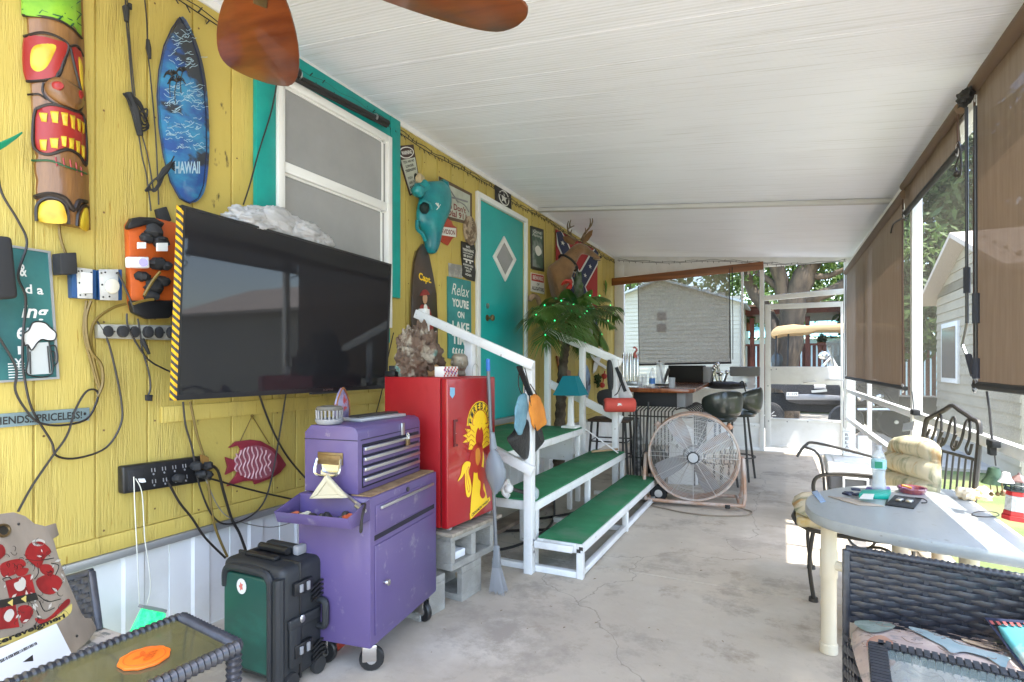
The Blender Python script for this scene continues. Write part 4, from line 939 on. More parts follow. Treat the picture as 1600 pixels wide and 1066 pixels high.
# grey outlet strip
q = QW((146, 507), (272, 509), (272, 532), (147, 529), .0); b = MB(); q.rect(b, 0, 0, 1, 1, .003, .03); st = build(b, 'outlet_strip', mat('grey_strip', (.36, .35, .30), .45, c2=(.28, .27, .23), ns=10), label='worn grey metal outlet strip with six black sockets', cat='power strip', bev=.003)
for k in range(6):
    b = MB(); a = .10+k*.155; q.ell(b, a, .5, .055, .4, .033, .012 if k % 2 == 0 else .025, 16); build(b, 'socket', MBLACK, st, bev=.002)
b = MB()
for k in range(5): q.ell(b, .18+k*.155, .5, .008, .07, .033, .002, 8)
build(b, 'screw', GREY_IRON, st, kind='stuff')
# other cords over the wall
wcord('cord', 'long black cord looping from the black device down past the beer sign', [(-6, 250), (2, 300), (28, 345), (42, 380), (28, 430), (40, 465), (36, 520), (35, 560), (38, 590), (50, 640), (80, 690), (88, 712), (120, 716), (165, 700), (188, 665), (190, 630), (176, 560), (165, 525), (150, 500)], .0042, .03)
wcord('cord', 'black cord crossing the priceless sign and looping back up to the brown cords', [(-20, 500), (0, 530), (25, 575), (24, 610), (40, 640), (60, 660), (95, 665), (135, 655), (152, 625), (150, 610), (135, 612), (118, 640), (105, 680), (80, 716), (50, 760), (28, 800)], .0042, .035)
wcord('cord', 'brown cord running down from the switch box beside the grey outlet strip', [(92, 350), (94, 370), (102, 395), (112, 410)], .005, .02, BCORD)
c3_ = wcord('cord', 'bundle of brown cords drooping left of the grey outlet strip', [(197, 475), (175, 482), (150, 500), (142, 525), (146, 560), (155, 600), (153, 620)], .006, .03, BCORD)
wcord('cord', None, [(142, 470), (134, 500), (140, 545), (158, 570), (160, 600), (152, 620)], .006, .035, BCORD, par=c3_)
wcord('cord', None, [(135, 470), (131, 520), (145, 575), (155, 612)], .005, .028, BCORD, par=c3_)
wcord('cord', 'short black cord dangling below the outlet strip with a square plug', [(215, 498), (218, 515), (222, 545), (232, 580), (235, 605), (231, 620)], .004, .035)
wcord('cord', 'black cord running from the orange station to behind the television', [(198, 490), (200, 510), (215, 540), (235, 565), (268, 582)], .004, .045)
wcord('cord', 'black cord from the plug at the orange station down the left of the television', [(184, 425), (200, 460), (208, 480)], .004, .06)
for (u, v) in ((231, 622),):
    q = QW((u-5, v-5), (u+5, v-5), (u+4, v+5), (u-5, v+4), .03); b = MB(); q.rect(b, 0, 0, 1, 1, 0, .015); build(b, 'plug', MBLACK, label='small square plug at the end of the short dangling cord', cat='plug', bev=.002)
b = MB(); b.tube([W(222, 530, .05), W(228, 542, .05), W(233, 553, .04)], [.01, .008, .006], 7); build(b, 'plug', MBLACK, label='pair of flat black plugs under the grey outlet strip', cat='plug')
# priceless sign
o, q = wsign('wall_plaque', 'narrow grey blue plaque reading priceless at the left edge', 'sign', ((-60, 651), (138, 637), (138, 657), (-60, 673)), mat('grey_blue_board', (.20, .27, .27), .6, c2=(.16, .22, .22), ns=6), .008)
text(q, 'FRIENDS...PRICELESS!', .17, .22, .93, .80, SIGNK, o, .001, .02)
b = MB(); q.ell(b, .955, .45, .012, .12, 0, .002, 10); build(b, 'nail', SIGNK, o)
# black power strip
q = QW((182, 728), (316, 711), (322, 750), (183, 771), .0); b = MB(); q.rect(b, 0, 0, 1, 1, .003, .04); ps = build(b, 'power_strip', BLACK, label='long black power strip mounted at a slant on the lower wall', cat='power strip', bev=.008, seg=3)
for k in range(4):
    for j in range(2):
        b = MB(); a = .32+k*.12; c = .28+j*.42
        q.rect(b, a-.022, c-.08, a-.012, c+.06, .043, .001); q.rect(b, a+.012, c-.08, a+.022, c+.06, .043, .001); q.ell(b, a, c+.14, .01, .04, .043, .001, 8); build(b, 'socket', GREYP, ps, kind='stuff')
b = MB(); q.rect(b, .05, .15, .22, .9, .041, .004); build(b, 'switch_panel', MBLACK, ps, bev=.002)
for (a, c) in ((.78, .3), (.83, .62), (.92, .35), (.55, .66), (.9, .7)):
    b = MB(); b.rock(q.at(a, c, .07), (.03, .025, .02), a*9, .3, 2, 7); build(b, 'plug', MBLACK, ps)
b = MB(); b.prism([q.at(.14, .5, .05), q.at(.18, .5, .05), q.at(.18, .62, .06), q.at(.14, .62, .06)], q.n*.02); build(b, 'white_plug', CLEANW, ps)
q9 = QW((312, 710), (324, 714), (326, 745), (316, 748), .05); b = MB(); q9.rect(b, 0, 0, 1, 1, 0, .01); build(b, 'brown_tag', mat('tag_brown', (.25, .13, .03), .6), ps)
# cords of the lower wall
wc = [('white usb cord hanging from the black power strip to the green lamp', [(209, 745), (211, 800), (214, 860), (216, 905), (218, 948)], .0022, WCORD), ('thin white cord drooping beside the usb cord over the white skirting', [(212, 748), (222, 772), (226, 840), (232, 880), (235, 920), (228, 950)], .0022, WCORD),
      ('black cord falling from the black power strip to the hard case', [(262, 752), (280, 785), (300, 810), (320, 840), (352, 872)], .0055, CORD), ('black cord from below the television down the wall past the fish', [(286, 628), (290, 665), (300, 700), (312, 760), (335, 810), (365, 818), (405, 795), (425, 745), (447, 615)], .0045, CORD),
      ('brown cord hanging under the left end of the television to the case', [(297, 628), (308, 680), (320, 720), (326, 760), (335, 820), (355, 870)], .006, BCORD), ('thick black cord draping from the power strip over the skirting to the case', [(325, 727), (340, 735), (350, 770), (362, 810), (375, 835), (386, 866)], .007, CORD),
      ('black cord slanting from the television down to the purple toolbox', [(405, 617), (425, 670), (450, 715), (486, 757)], .0055, CORD), ('black cord running along the bottom trim to the tool tray', [(318, 745), (360, 757), (410, 770), (465, 782)], .005, CORD),
      ('thin cord looping under the bottom trim beside the tool cabinet', [(318, 740), (340, 790), (365, 812), (420, 824), (460, 815), (482, 805)], .0028, mat('grey_cord', (.2, .19, .17), .5)), ('yellow white cord hanging left of the tool cabinet', [(483, 680), (479, 740), (476, 800), (475, 860)], .004, WCORD)]
for lb, P, r_, m_ in wc: wcord('cord', lb, P, r_, .05, m_)
wcord('cord', 'long thin black cord from the blind roller across the teal window trim', [(436, 108), (425, 170), (405, 235), (390, 290), (380, 320)], .004, .045)
wcord('cord', 'black cord behind the red fridge running up the yellow wall', [(615, 520), (604, 570), (597, 610), (588, 645)], .004, .03)

# fish plaque
FISH = mat('fish_maroon', (.26, .03, .045), .45, c2=(.2, .02, .03), ns=6)
P = [(355, 700), (366, 690), (390, 687), (405, 689), (425, 700), (436, 712), (445, 726), (436, 738), (422, 747), (396, 757), (394, 751), (378, 752), (352, 760), (366, 744), (370, 735), (362, 736), (350, 742), (354, 730), (350, 714), (362, 718), (371, 718), (374, 702), (370, 696)]
b = MB(); b.prism([W(u, v, .008) for u, v in P], (.014, 0, 0)); fo = build(b, 'fish_plaque', FISH, label='maroon wooden tropical fish hanging on a string above the case', cat='wall ornament', bev=.003)
FP = mat('fish_pink', (.45, .25, .26), .5)
ell = [(400+33*math.cos(t), 723+27*math.sin(t)+.0*math.cos(t)) for t in [k*math.pi/12 for k in range(24)]]
b = MB(); b.prism([W(u, v, .0225) for u, v in ell], (.003, 0, 0)); build(b, 'belly', mat('fish_rose', (.30, .085, .11), .5), fo)
b = MB()
for k in range(9):
    u0 = 372+k*6.5; h_ = 25*math.sqrt(max(0, 1-((u0-398)/31)**2)); 
    if h_ < 6: continue
    b.tube(cr([W(u0-3+2*math.sin(j*1.9+k), 723-h_+2*h_*j/7, .027) for j in range(8)], 3), .0048, 4)
build(b, 'stripe', FP, fo, kind='stuff')
b = MB(); b.tube([W(375, 690, .015), W(394, 650, .01), W(421, 694, .015)], .003, 5); b.ball(W(394, 650, .01), .008, 6); build(b, 'string', BCORD, fo)

# television
TX = -2.2
def TVP(u, v, o=0): return hit(u, v, x=TX+o)
tvq = Q(TVP(283, 320), TVP(611, 413), TVP(604, 607), TVP(272, 626))
SCRN = mat('tv_screen', (.018, .018, .02), .03, sp=.4)
y0, z0 = tvq.c[3].y, tvq.c[3].z
b = MB(); tvq.rect(b, 0, 0, 1, 1, -.024, .024); tv = build(b, 'television', BLACK, label='large wall mounted flat television with yellow black tape on its edge', cat='television', bev=.004)
b = MB(); tvq.rect(b, .012, .012, .988, .972, .0005, .003); build(b, 'screen', SCRN, tv)
b = MB()
for (a0, b0, a1, b1) in ((0, 0, 1, .012), (0, .972, 1, 1.0), (0, .012, .012, .972), (.988, .012, 1, .972)): tvq.rect(b, a0, b0, a1, b1, .0005, .005)
build(b, 'bezel', BLACK, tv)
text(tvq, 'SCEPTRE', .60, .979, .655, .992, STEEL, tv, .0062, .02)
b = MB(); tvq.rect(b, .54, 1.0, .69, 1.012, -.01, .02); build(b, 'sensor_bar', MBLACK, tv)
HZY = mat('tape_yellow', (.80, .42, .02), .4); HZK = mat('tape_dark', (.05, .05, .06), .4)
ed = Q(tvq.at(0, 0, -.044), tvq.at(0, 0, .004), tvq.at(0, 1, .004), tvq.at(0, 1, -.044))
ye, ke = MB(), MB(); n = 26
side = [lambda t, o: tvq.at(-.001, t, o)]
for k in range(n):
    t0 = k/n; t1 = (k+.5)/n; t2 = (k+1)/n; sl = .022
    for mb_, a, c in ((ye, t0, t1), (ke, t1, t2)):
        pts_ = [tvq.at(-.0035, a, -.022), tvq.at(-.0035, min(1, a+sl), .0055), tvq.at(-.0035, min(1, c+sl), .0055), tvq.at(-.0035, c, -.022)]
        mb_.prism(pts_, (0, .003, 0))
        pts_ = [tvq.at(-.0035, min(1, a+sl), .0056), tvq.at(.005, min(1, a+sl+.012), .0056), tvq.at(.005, min(1, c+sl+.012), .0056), tvq.at(-.0035, min(1, c+sl), .0056)]
        mb_.prism(pts_, (.001, 0, 0))
build(ye, 'yellow_tape', HZY, tv, kind='stuff'); build(ke, 'dark_tape', HZK, tv, kind='stuff')
b = MB(); c = tvq.at(.5, .5, -.05); b.box(WX+.002, WX+.02, c.y-.2, c.y+.2, c.z-.12, c.z+.12); b.beam((WX+.02, c.y-.05, c.z), (TX-.03, c.y+.05, c.z), .06, .05); build(b, 'wall_mount', MBLACK, tv, bev=.003)
# white plastic bag on top of the television
b = MB(); rnd = random.Random(2)
base = tvq
for i_, (s_, dz, r_) in enumerate(((.27, .03, (.07, .15, .065)), (.38, .055, (.06, .19, .085)), (.50, .045, (.06, .17, .08)), (.58, .03, (.05, .12, .055)))):
    t_ = MB(); t_.ball((0, 0, 0), 1, 40); c = tvq.at(s_, 0, -.03)+vec(-.02, 0, dz); o_ = Vector((i_*5.1, 2, 1))
    b.add([c+Vector((p.x*r_[0], p.y*r_[1], p.z*r_[2]))*(1+.25*noise.noise(p*1.6+o_)-.30*abs(noise.noise(p*2.6+o_))-.20*abs(noise.noise(p*5+o_))-.1*abs(noise.noise(p*10+o_))) for p in t_.v], t_.f)
bagm = mat('white_plastic_bag', (.66, .66, .67), .35, c2=(.58, .58, .6), ns=9, bump=1, bs=16, bst=(1, .6, 1.4), transl=.35)
build(b, 'plastic_bag', bagm, label='crumpled white plastic bag lying along the top of the television', cat='bag', ang=80)

# black blind roller above the window
P0, P1 = W(438, 106, .06), W(604, 192, .06)
b = MB(); b.cyl(P0, P1, .014, 10); rod = build(b, 'rolled_blind', BLACK, label='black rolled tube mounted across the top of the teal window trim', cat='blind roller')
d_ = (P1-P0).normalized(); b = MB(); b.cyl(P0-d_*.02+vec(0, 0, .018), P0+d_*.12+vec(0, 0, .018), .03, 12); build(b, 'end_cap', BLACK, rod); b = MB(); b.cyl(P1-d_*.1, P1+d_*.01, .022, 12); build(b, 'end_cap', BLACK, rod)
b = MB(); b.cyl(P0+d_*.05+vec(0, 0, -.022), P1+vec(0, 0, -.022), .012, 8); build(b, 'fabric_roll', MBLACK, rod)
b = MB(); b.cyl(P0+d_*.12+vec(0, 0, .012), P0+d_*.13+vec(0, 0, .012), .026, 12); b.cyl(P1-d_*.12, P1-d_*.11, .023, 12); build(b, 'ring', STEEL, rod)

# signs right of the window
DARKS = mat('sign_dark_brown', (.05, .025, .02), .5); PALE = mat('sign_pale', (.50, .53, .45), .55, c2=(.40, .42, .35), ns=7); MAROON = mat('sign_maroon', (.20, .04, .03), .5)
q = QW((617, 229), (645, 226), (657, 296), (640, 306), .004); b = MB(); q.rect(b, 0, 0, 1, 1, 0, .006); o = build(b, 'tin_sign', DARKS, label='tilted tapering warning sign about trespassing beside the window trim', cat='sign')
qi = q.sub(.06, .28, .94, .97, .007); b = MB(); qi.rect(b, 0, 0, 1, 1, 0, .001); build(b, 'field', PALE, o)
b = MB(); q.ell(b, .5, .15, .44, .12, .0062, .001, 24); build(b, 'oval', SIGNW, o); b = MB(); q.ell(b, .5, .15, .38, .10, .0075, .001, 24); build(b, 'oval', DARKS, o); text(q, 'WARNING', .2, .11, .8, .19, SIGNW, o, .0088, .03)
for t, b0, b1, a0, a1 in (('YOU ARE NO', .04, .12, .1, .9), ('LONGER', .17, .25, .2, .8), ('TRESPASSING', .3, .38, .08, .92), ('YOU', .52, .60, .1, .5), ('ARE A', .66, .74, .12, .6), ('TARGET', .8, .95, .08, .95)): text(qi, t, a0, b0, a1, b1, SIGNK, o, .0015, .03)
b = MB(); qi.ell(b, .78, .62, .16, .14, .001, .001, 16); build(b, 'target_print', SIGNK, o)
o, q = wsign('tin_sign', 'pale tin sign with crossed pistols reading we dont dial 911', 'sign', ((685, 276), (736, 303), (736, 352), (686, 340)), PALE, border=(mat('rust_edge', (.12, .08, .05), .7), .05))
text(q, "We Don't", .1, .52, .80, .70, MAROON, o, .001, .03); text(q, 'Dial 911', .22, .72, .82, .90, MAROON, o, .001, .03)
b = MB(); q.line(b, [(.25, .15), (.55, .45)], .006, .002); q.line(b, [(.25, .40), (.85, .32)], .008, .002); q.line(b, [(.5, .42), (.75, .45), (.9, .62)], .005, .002); q.line(b, [(.22, .36), (.2, .5)], .008, .002); build(b, 'pistol_print', GREYP, o, kind='stuff')
# cow skull
SK = mat('turquoise_skull', (.005, .25, .27), .4, c2=(.003, .17, .21), ns=5, bump=.35, bs=14, coat=.3)
rows_ = [(283, 662, 690), (287, 657, 697), (296, 655, 700), (308, 656, 701), (322, 652, 700), (334, 650, 697), (346, 651, 690), (356, 656, 686), (364, 660, 684), (374, 664, 683), (388, 666, 681), (398, 669, 679)]
dep = [.04, .07, .09, .10, .11, .12, .11, .10, .09, .08, .06, .035]
rings = []
for (v, a, c), d_ in zip(rows_, dep):
    A, B = W(a, v, .03), W(c, v, .03); mid = (A+B)/2; ha = (B-A)/2
    rings.append([mid+ha*math.cos(k*math.pi/8)+vec(abs(math.sin(k*math.pi/8))*d_*(1 if k <= 8 else 0)-.0, 0, 0)*1.0 for k in range(9)]+[mid+ha*math.cos(k*math.pi/8)*.98-vec(.02, 0, 0) for k in range(9, 16)])
b = MB(); b.loft(rings); sk = build(b, 'cow_skull', SK, label='turquoise painted cow skull hanging on the yellow wall', cat='skull', ang=60, sub=1)
b = MB(); b.ball(W(663, 325, .085), (.035, .042, .045), 8); build(b, 'eye_socket', mat('socket_dark', (.005, .02, .02), .8), sk)
b = MB(); b.tube(cr([W(656, 318, .08), W(662, 314, .11), W(671, 318, .125), W(674, 328, .125)], 4), .010, 6); build(b, 'brow', SK, sk)
b = MB(); b.rock(W(653, 298, .06), (.05, .05, .05), 5, .3, 2, 8); b.tube([W(664, 290, .05), W(655, 296, .04), W(648, 300, .03)], [.05, .035, .012], 8); build(b, 'horn_stub', SK, sk)
b = MB(); b.tube(cr([W(652, 345, .04), W(652, 358, .05), W(660, 366, .07), W(664, 376, .07)], 4), .014, 6); build(b, 'cheek', SK, sk)
b = MB(); b.rock(W(692, 290, .05), (.05, .04, .045), 9, .3, 2, 8); build(b, 'horn_stub', SK, sk)
b = MB(); b.tube([W(680, 376, .09), W(680, 392, .065)], [.006, .014], 6); build(b, 'nasal_gap', _m['socket_dark'], sk)
c = W(684, 324, .125); b = MB()
for a in (.8, 2.35): b.beam(c+vec(.002, -.035*math.cos(a), -.035*math.sin(a)), c+vec(.002, .035*math.cos(a), .035*math.sin(a)), .004, .016, (1, 0, 0))
b.beam(c+vec(0, 0, -.03), c+vec(0, 0, .03), .004, .014, (1, 0, 0)); build(b, 'star_decal', SIGNW, sk)
b = MB(); b.beam(c+vec(.006, -.02, -.02), c+vec(.006, .02, .02), .003, .007, (1, 0, 0)); build(b, 'decal_cross', MAROON, sk)
b = MB(); b.rock(W(657, 283, .03), (.03, .05, .06), 8, .3, 2, 7); build(b, 'bone_knob', mat('old_bone', (.45, .36, .22), .8), label='pale knob of bone on the wall behind the turquoise skull', cat='bone')
# motorcycle shield
P = [(688, 346), (696, 340), (704, 346), (706, 352), (712, 356), (712, 370), (706, 372), (698, 384), (688, 378), (684, 370), (682, 358)]
b = MB(); b.prism([W(u, v, .004) for u, v in P], (.012, 0, 0)); o = build(b, 'shield_sign', mat('shield_red', (.42, .05, .02), .4), label='red motorcycle shield emblem half hidden behind the turquoise skull', cat='sign', bev=.002)
q = QW((680, 353), (712, 357), (712, 371), (680, 366), .018); b = MB(); q.rect(b, 0, 0, 1, 1, 0, .004); build(b, 'band', SIGNW, o); text(q, 'HARLEY-DAVIDSON', -.5, .25, .95, .8, MAROON, o, .0045, .03)
# round carving
c = W(733, 361, .004); b = MB(); b.prism([c+vec(0, .105*math.cos(t), .125*math.sin(t)) for t in [k*math.pi/14 for k in range(28)]], (.02, 0, 0)); o = build(b, 'round_carving', mat('carved_pale_wood', (.42, .33, .24), .7, c2=(.16, .11, .07), ns=14, lo=.45, hi=.55, bump=.8, bs=18), label='round carved wooden plaque left of the teal door', cat='plaque', bev=.003)
b = MB()
for k in range(6): b.tube(cr([c+vec(.022, .07*math.cos(k+j*.5)*(1-j*.1), .09*math.sin(k*1.1+j*.6)*(1-j*.1)) for j in range(5)], 3), .006, 5)
build(b, 'relief', _m['carved_pale_wood'], o, kind='stuff')
# no trespassing
P = [(720, 377), (731, 380), (740, 382), (742, 392), (740, 410), (742, 425), (741, 440), (730, 437), (721, 431), (722, 415), (720, 400)]
b = MB(); b.prism([W(u, v, .004) for u, v in P], (.008, 0, 0)); o = build(b, 'tin_sign', SIGNK, label='black scalloped no trespassing sign left of the teal door', cat='sign')
q = QW((721, 379), (741, 384), (741, 438), (722, 431), .0125)
for t, b0, b1, a0, a1 in (('NO', .05, .12, .35, .65), ('TRESPASSING', .15, .23, .08, .95), ('VIOLATORS WILL', .26, .30, .1, .92), ('BE SHOT', .33, .40, .15, .85), ('SURVIVORS', .60, .66, .1, .9), ('WILL BE', .69, .74, .2, .8), ('SHOT', .77, .83, .3, .7), ('AGAIN', .87, .94, .25, .75)): text(q, t, a0, b0, a1, b1, SIGNW, o, .001, .03)
b = MB(); q.rect(b, .12, .45, .9, .49, .001, .001); q.rect(b, .3, .50, .42, .56, .001, .001); q.rect(b, .6, .50, .72, .56, .001, .001); build(b, 'gun_print', SIGNW, o)
# licence plate + lake time
o, q = wsign('small_plate', 'small worn metal plate above the lake time sign', 'sign', ((700, 411), (721, 415), (722, 435), (701, 432)), mat('worn_tin', (.40, .39, .36), .5, c2=(.25, .24, .22), ns=12))
text(q, 'BEWARE', .12, .15, .9, .35, GREYP, o); text(q, 'OF DOG', .12, .48, .9, .8, GREYP, o)
LT = mat('lake_teal', (.03, .20, .20), .5, c2=(.04, .25, .25), ns=4)
o, q = wsign('lake_sign', 'tall dark teal sign reading relax youre on lake time', 'sign', ((698, 432), (734, 440), (735, 566), (699, 560)), LT, .012)
text(q, 'Relax', .14, .07, .92, .21, SIGNW, o, .001, .0, .35)
for t, b0, b1, a0, a1 in (("YOU'RE", .25, .355, .16, .88), ('ON', .40, .48, .38, .68), ('LAKE', .53, .65, .16, .90), ('TIME', .69, .81, .14, .90)): text(q, t, a0, b0, a1, b1, SIGNW, o, .001, .04)
b = MB()
for k in range(6): q.poly(b, [(.14+k*.125, .93), (.15+k*.125, .88), (.20+k*.125, .855), (.245+k*.125, .87), (.20+k*.125, .885), (.215+k*.125, .915), (.265+k*.125, .93)], .001, .001)
build(b, 'wave_print', SIGNW, o, kind='stuff')
# dark surfboard
DS = mat('dark_board', (.035, .022, .016), .35, c2=(.06, .035, .02), ns=4, coat=.5)
P = [(658, 381), (650, 392), (645, 410), (642, 440), (640, 480), (640, 560), (682, 575), (681, 500), (679, 460), (674, 430), (668, 400)]
b = MB(); b.prism([W(u, v, .006) for u, v in P], (.02, 0, 0)); o = build(b, 'surfboard', DS, label='black pointed wooden surfboard with a captain painted on it', cat='surfboard', bev=.004)
b = MB(); b.tube(cr([W(u, v, .028) for u, v in ((649, 392), (645, 410), (642, 440), (641, 480), (640, 560))], 4), .004, 5); build(b, 'rope_edge', BCORD, o)
q = QW((652, 424), (675, 434), (675, 446), (652, 440), .028); text(q, 'Capt.', .1, .0, .95, 1, YPAINT, o, .0, .03)
CRD = mat('coat_red', (.32, .04, .03), .5, c2=(.2, .02, .02), ns=20); SKIN = mat('painted_skin', (.5, .28, .17), .6)
def blob(name, pts, m_, d, off=.027, par=o):
    b = MB(); b.prism([p for p in cr([W(u, v, off) for u, v in pts], 3, True)], (d, 0, 0)); build(b, name, m_, par)
blob('hat_print', [(656, 462), (660, 454), (666, 453), (671, 460), (667, 461), (661, 462)], CRD, .003); blob('face_print', [(661, 462), (667, 462), (667, 471), (664, 475), (661, 471)], SKIN, .002)
blob('coat_print', [(656, 480), (662, 476), (670, 480), (675, 495), (677, 515), (671, 530), (658, 528), (654, 510)], CRD, .001); blob('shirt_print', [(662, 478), (667, 478), (668, 498), (663, 500)], SIGNW, .002); blob('leg_print', [(659, 515), (668, 515), (666, 545), (660, 545)], SIGNK, .003)
# white corner of the teal door / star flag
o, q = wsign('star_flag', 'small black flag with a white circled star above the teal door', 'flag', ((773, 287), (798, 299), (799, 335), (773, 318)), SIGNK, .004)
b = MB(); P = cr([q.at(.52+.30*math.cos(t), .48+.32*math.sin(t), .002) for t in [k*math.pi/6 for k in range(12)]], 2, True); b.tube(P, .006, 5, True)
st_ = [(.52+(.24 if k % 2 == 0 else .10)*math.cos(-math.pi/2+k*math.pi/5), .48+(.27 if k % 2 == 0 else .11)*math.sin(-math.pi/2+k*math.pi/5)) for k in range(10)]; q.poly(b, st_, .001, .002); build(b, 'star_print', SIGNW, o, kind='stuff')
# right of the door
o, q = wsign('tin_poster', 'dark framed tin poster of a fish jumping at night right of the door', 'poster', ((828, 353), (848, 359), (849, 425), (829, 420)), mat('poster_green', (.05, .10, .07), .5, c2=(.22, .26, .24), ns=5, lo=.5, hi=.6), .008, border=(SIGNK, .08))
text(q, 'Gone', .2, .06, .8, .14, SIGNW, o, .001, .0, .3); text(q, 'Fishing', .12, .16, .9, .24, SIGNW, o, .001, 0, .3)
blob('fish_print', [(836, 388), (840, 384), (844, 388), (846, 395), (842, 400), (838, 397)], SIGNW, .002, .012, o)
o, q = wsign('tin_sign', 'red and white beware alligators sign below the dark poster', 'sign', ((829, 426), (849, 430), (850, 460), (829, 455)), SIGNW, .006)
b = MB(); q.rect(b, .03, .04, .97, .42, 0, .001); build(b, 'red_band', SIGNR, o); text(q, 'BEWARE', .12, .12, .9, .34, SIGNW, o, .002, .03); text(q, 'OF', .42, .5, .62, .62, SIGNK, o); text(q, 'ALLIGATORS', .06, .7, .95, .9, SIGNK, o, .001, .03)
# flag cloth behind the deer
FR_ = mat('flag_red', (.40, .03, .03), .8); FBL = mat('flag_navy', (.025, .035, .09), .8)
q = QW((868, 358), (934, 392), (934, 520), (868, 505), .012); n = 12; b = MB()
for j in range(3):
    for i in range(n+1): b.v.append(q.at(i/n, j/2, .006*math.sin(i*1.4+j)))
for j in range(2):
    for i in range(n): a = j*(n+1)+i; b.f.append([a, a+1, a+n+2, a+n+1])
fo = build(b, 'wall_flag', FR_, label='red cloth flag with a starred blue diagonal cross behind the deer head', cat='flag')
def band(s0, t0, s1, t1, wd, m_, off, nm):
    b = MB(); dx, dy = s1-s0, t1-t0; L = math.hypot(dx, dy*1.6); nx, ny = -dy*1.6/L*wd, dx/L*wd/1.6
    k = 8; P = [(s0+dx*i/k, t0+dy*i/k) for i in range(k+1)]
    cl = lambda v: max(0, min(1, v))
    for i in range(k):
        (a, c), (d, e) = P[i], P[i+1]; q.poly(b, [(cl(a+nx), cl(c+ny)), (cl(d+nx), cl(e+ny)), (cl(d-nx), cl(e-ny)), (cl(a-nx), cl(c-ny))], off, .001)
    build(b, nm, m_, fo, kind='stuff')
for (a, c, d, e) in ((0, 0, 1, 1), (0, 1, 1, 0)): band(a, c, d, e, .13, SIGNW, .010, 'white_edge')
for i, (a, c, d, e) in enumerate(((0, 0, 1, 1), (0, 1, 1, 0))): band(a, c, d, e, .10, FBL, .012+.0015*i, 'blue_band')
b = MB()
for (a, c) in ((.12, .12), (.24, .24), (.37, .37), (.5, .5), (.63, .63), (.76, .76), (.88, .88), (.12, .88), (.24, .76), (.37, .63), (.63, .37), (.76, .24), (.88, .12)):
    q.poly(b, [(a+(.045 if k % 2 == 0 else .018)*math.cos(-1.57+k*math.pi/5), c+(.028 if k % 2 == 0 else .011)*math.sin(-1.57+k*math.pi/5)) for k in range(10)], .016, .001)
build(b, 'star', SIGNW, fo, kind='stuff')

# deer head
FUR = mat('deer_fur', (.24, .13, .055), .85, c2=(.16, .08, .03), ns=5, bump=.5, bs=90, c3=(.34, .24, .14), ns3=3, lo3=.6, hi3=.8, sheen=.3)
def DP(u, v, x): return hit(u, v, x=x)
secs = [(DP(860, 455, -2.44), .14, .19), (DP(865, 443, -2.36), .145, .20), (DP(873, 430, -2.30), .125, .165), (DP(883, 417, -2.24), .092, .125), (DP(891, 405, -2.20), .070, .095), (DP(898, 395, -2.17), .058, .078), (DP(905, 388, -2.13), .064, .074), (DP(912, 389, -2.10), .058, .066), (DP(919, 393, -2.06), .038, .044), (DP(927, 398, -2.03), .031, .032), (DP(933, 402, -2.0), .029, .027), (DP(937, 404, -1.98), .018, .018)]
rings = []
for i, (p, a, c) in enumerate(secs):
    t = (secs[min(i+1, len(secs)-1)][0]-secs[max(i-1, 0)][0]).normalized(); up = vec(0, 0, 1); sd_ = t.cross(up).normalized(); u2 = sd_.cross(t).normalized()
    if i < 2: t = vec(.8, .5, .3).normalized(); sd_ = t.cross(up).normalized(); u2 = sd_.cross(t)
    rings.append([p+sd_*a*math.cos(k*math.pi/6)+u2*c*math.sin(k*math.pi/6) for k in range(12)])
b = MB(); b.loft(rings); deer = build(b, 'deer_head', FUR, label='mounted brown deer head with antlers and a collar on the yellow wall', cat='deer head', ang=70, sub=1)
c = DP(907, 388, -2.13)
for s_ in (-1, 1):
    base = c+vec(.05*s_+.0, -.06, .05); tip = base+vec(.13*s_, -.04, .12 if s_ > 0 else .08)
    b = MB(); b.tube([base, base.lerp(tip, .35), base.lerp(tip, .75), tip], [.02, .042, .034, .004], 8, sq=.35); build(b, 'ear', FUR, deer)
    b = MB(); b.ball(c+vec(.052*s_+.004, .06, .018), .013, 7); build(b, 'eye', mat('glass_eye', (.01, .008, .006), .08), deer)
    # antler
    AN = mat('antler', (.22, .16, .10), .6, c2=(.10, .07, .04), ns=14)
    ab = c+vec(.03*s_, -.045, .085); b = MB(); M_ = [ab, ab+vec(.05*s_, -.05, .05), ab+vec(.10*s_, -.03, .12), ab+vec(.10*s_, .05, .17), ab+vec(.07*s_, .11, .20)]; C = cr(M_, 4); b.tube(C, [.016-.011*i/(len(C)-1) for i in range(len(C))], 7)
    for f, l in ((.25, .08), (.5, .12), (.75, .10)):
        p = C[int(f*(len(C)-1))]; b.tube(cr([p, p+vec(.01*s_, .015, l*.5), p+vec(0, .03, l)], 3), [.010, .009, .008, .007, .006, .005, .002][:len(cr([p, p, p], 3))], 6)
    build(b, 'antler', AN, deer)
b = MB(); b.tube([DP(929, 403, -2.03), DP(936, 406, -1.995)], [.024, .02], 8); build(b, 'pale_muzzle', mat('pale_fur', (.42, .34, .25), .8), deer)
b = MB(); b.ball(DP(938, 402, -1.98), (.02, .022, .017), 7); build(b, 'nose', MBLACK, deer)
b = MB(); b.tube(cr([DP(938, 407, -1.97), DP(931, 407, -1.99), DP(924, 404, -2.01)], 3), .0035, 5); build(b, 'mouth', MBLACK, deer)
p = DP(888, 411, -2.22); t = (secs[4][0]-secs[3][0]).normalized(); sd_ = t.cross(vec(0, 0, 1)).normalized(); u2 = sd_.cross(t)
b = MB(); b.tube([p+sd_*.098*math.cos(a)+u2*.13*math.sin(a) for a in [k*math.pi/12 for k in range(24)]], .014, 6, True); build(b, 'collar', MBLACK, deer)
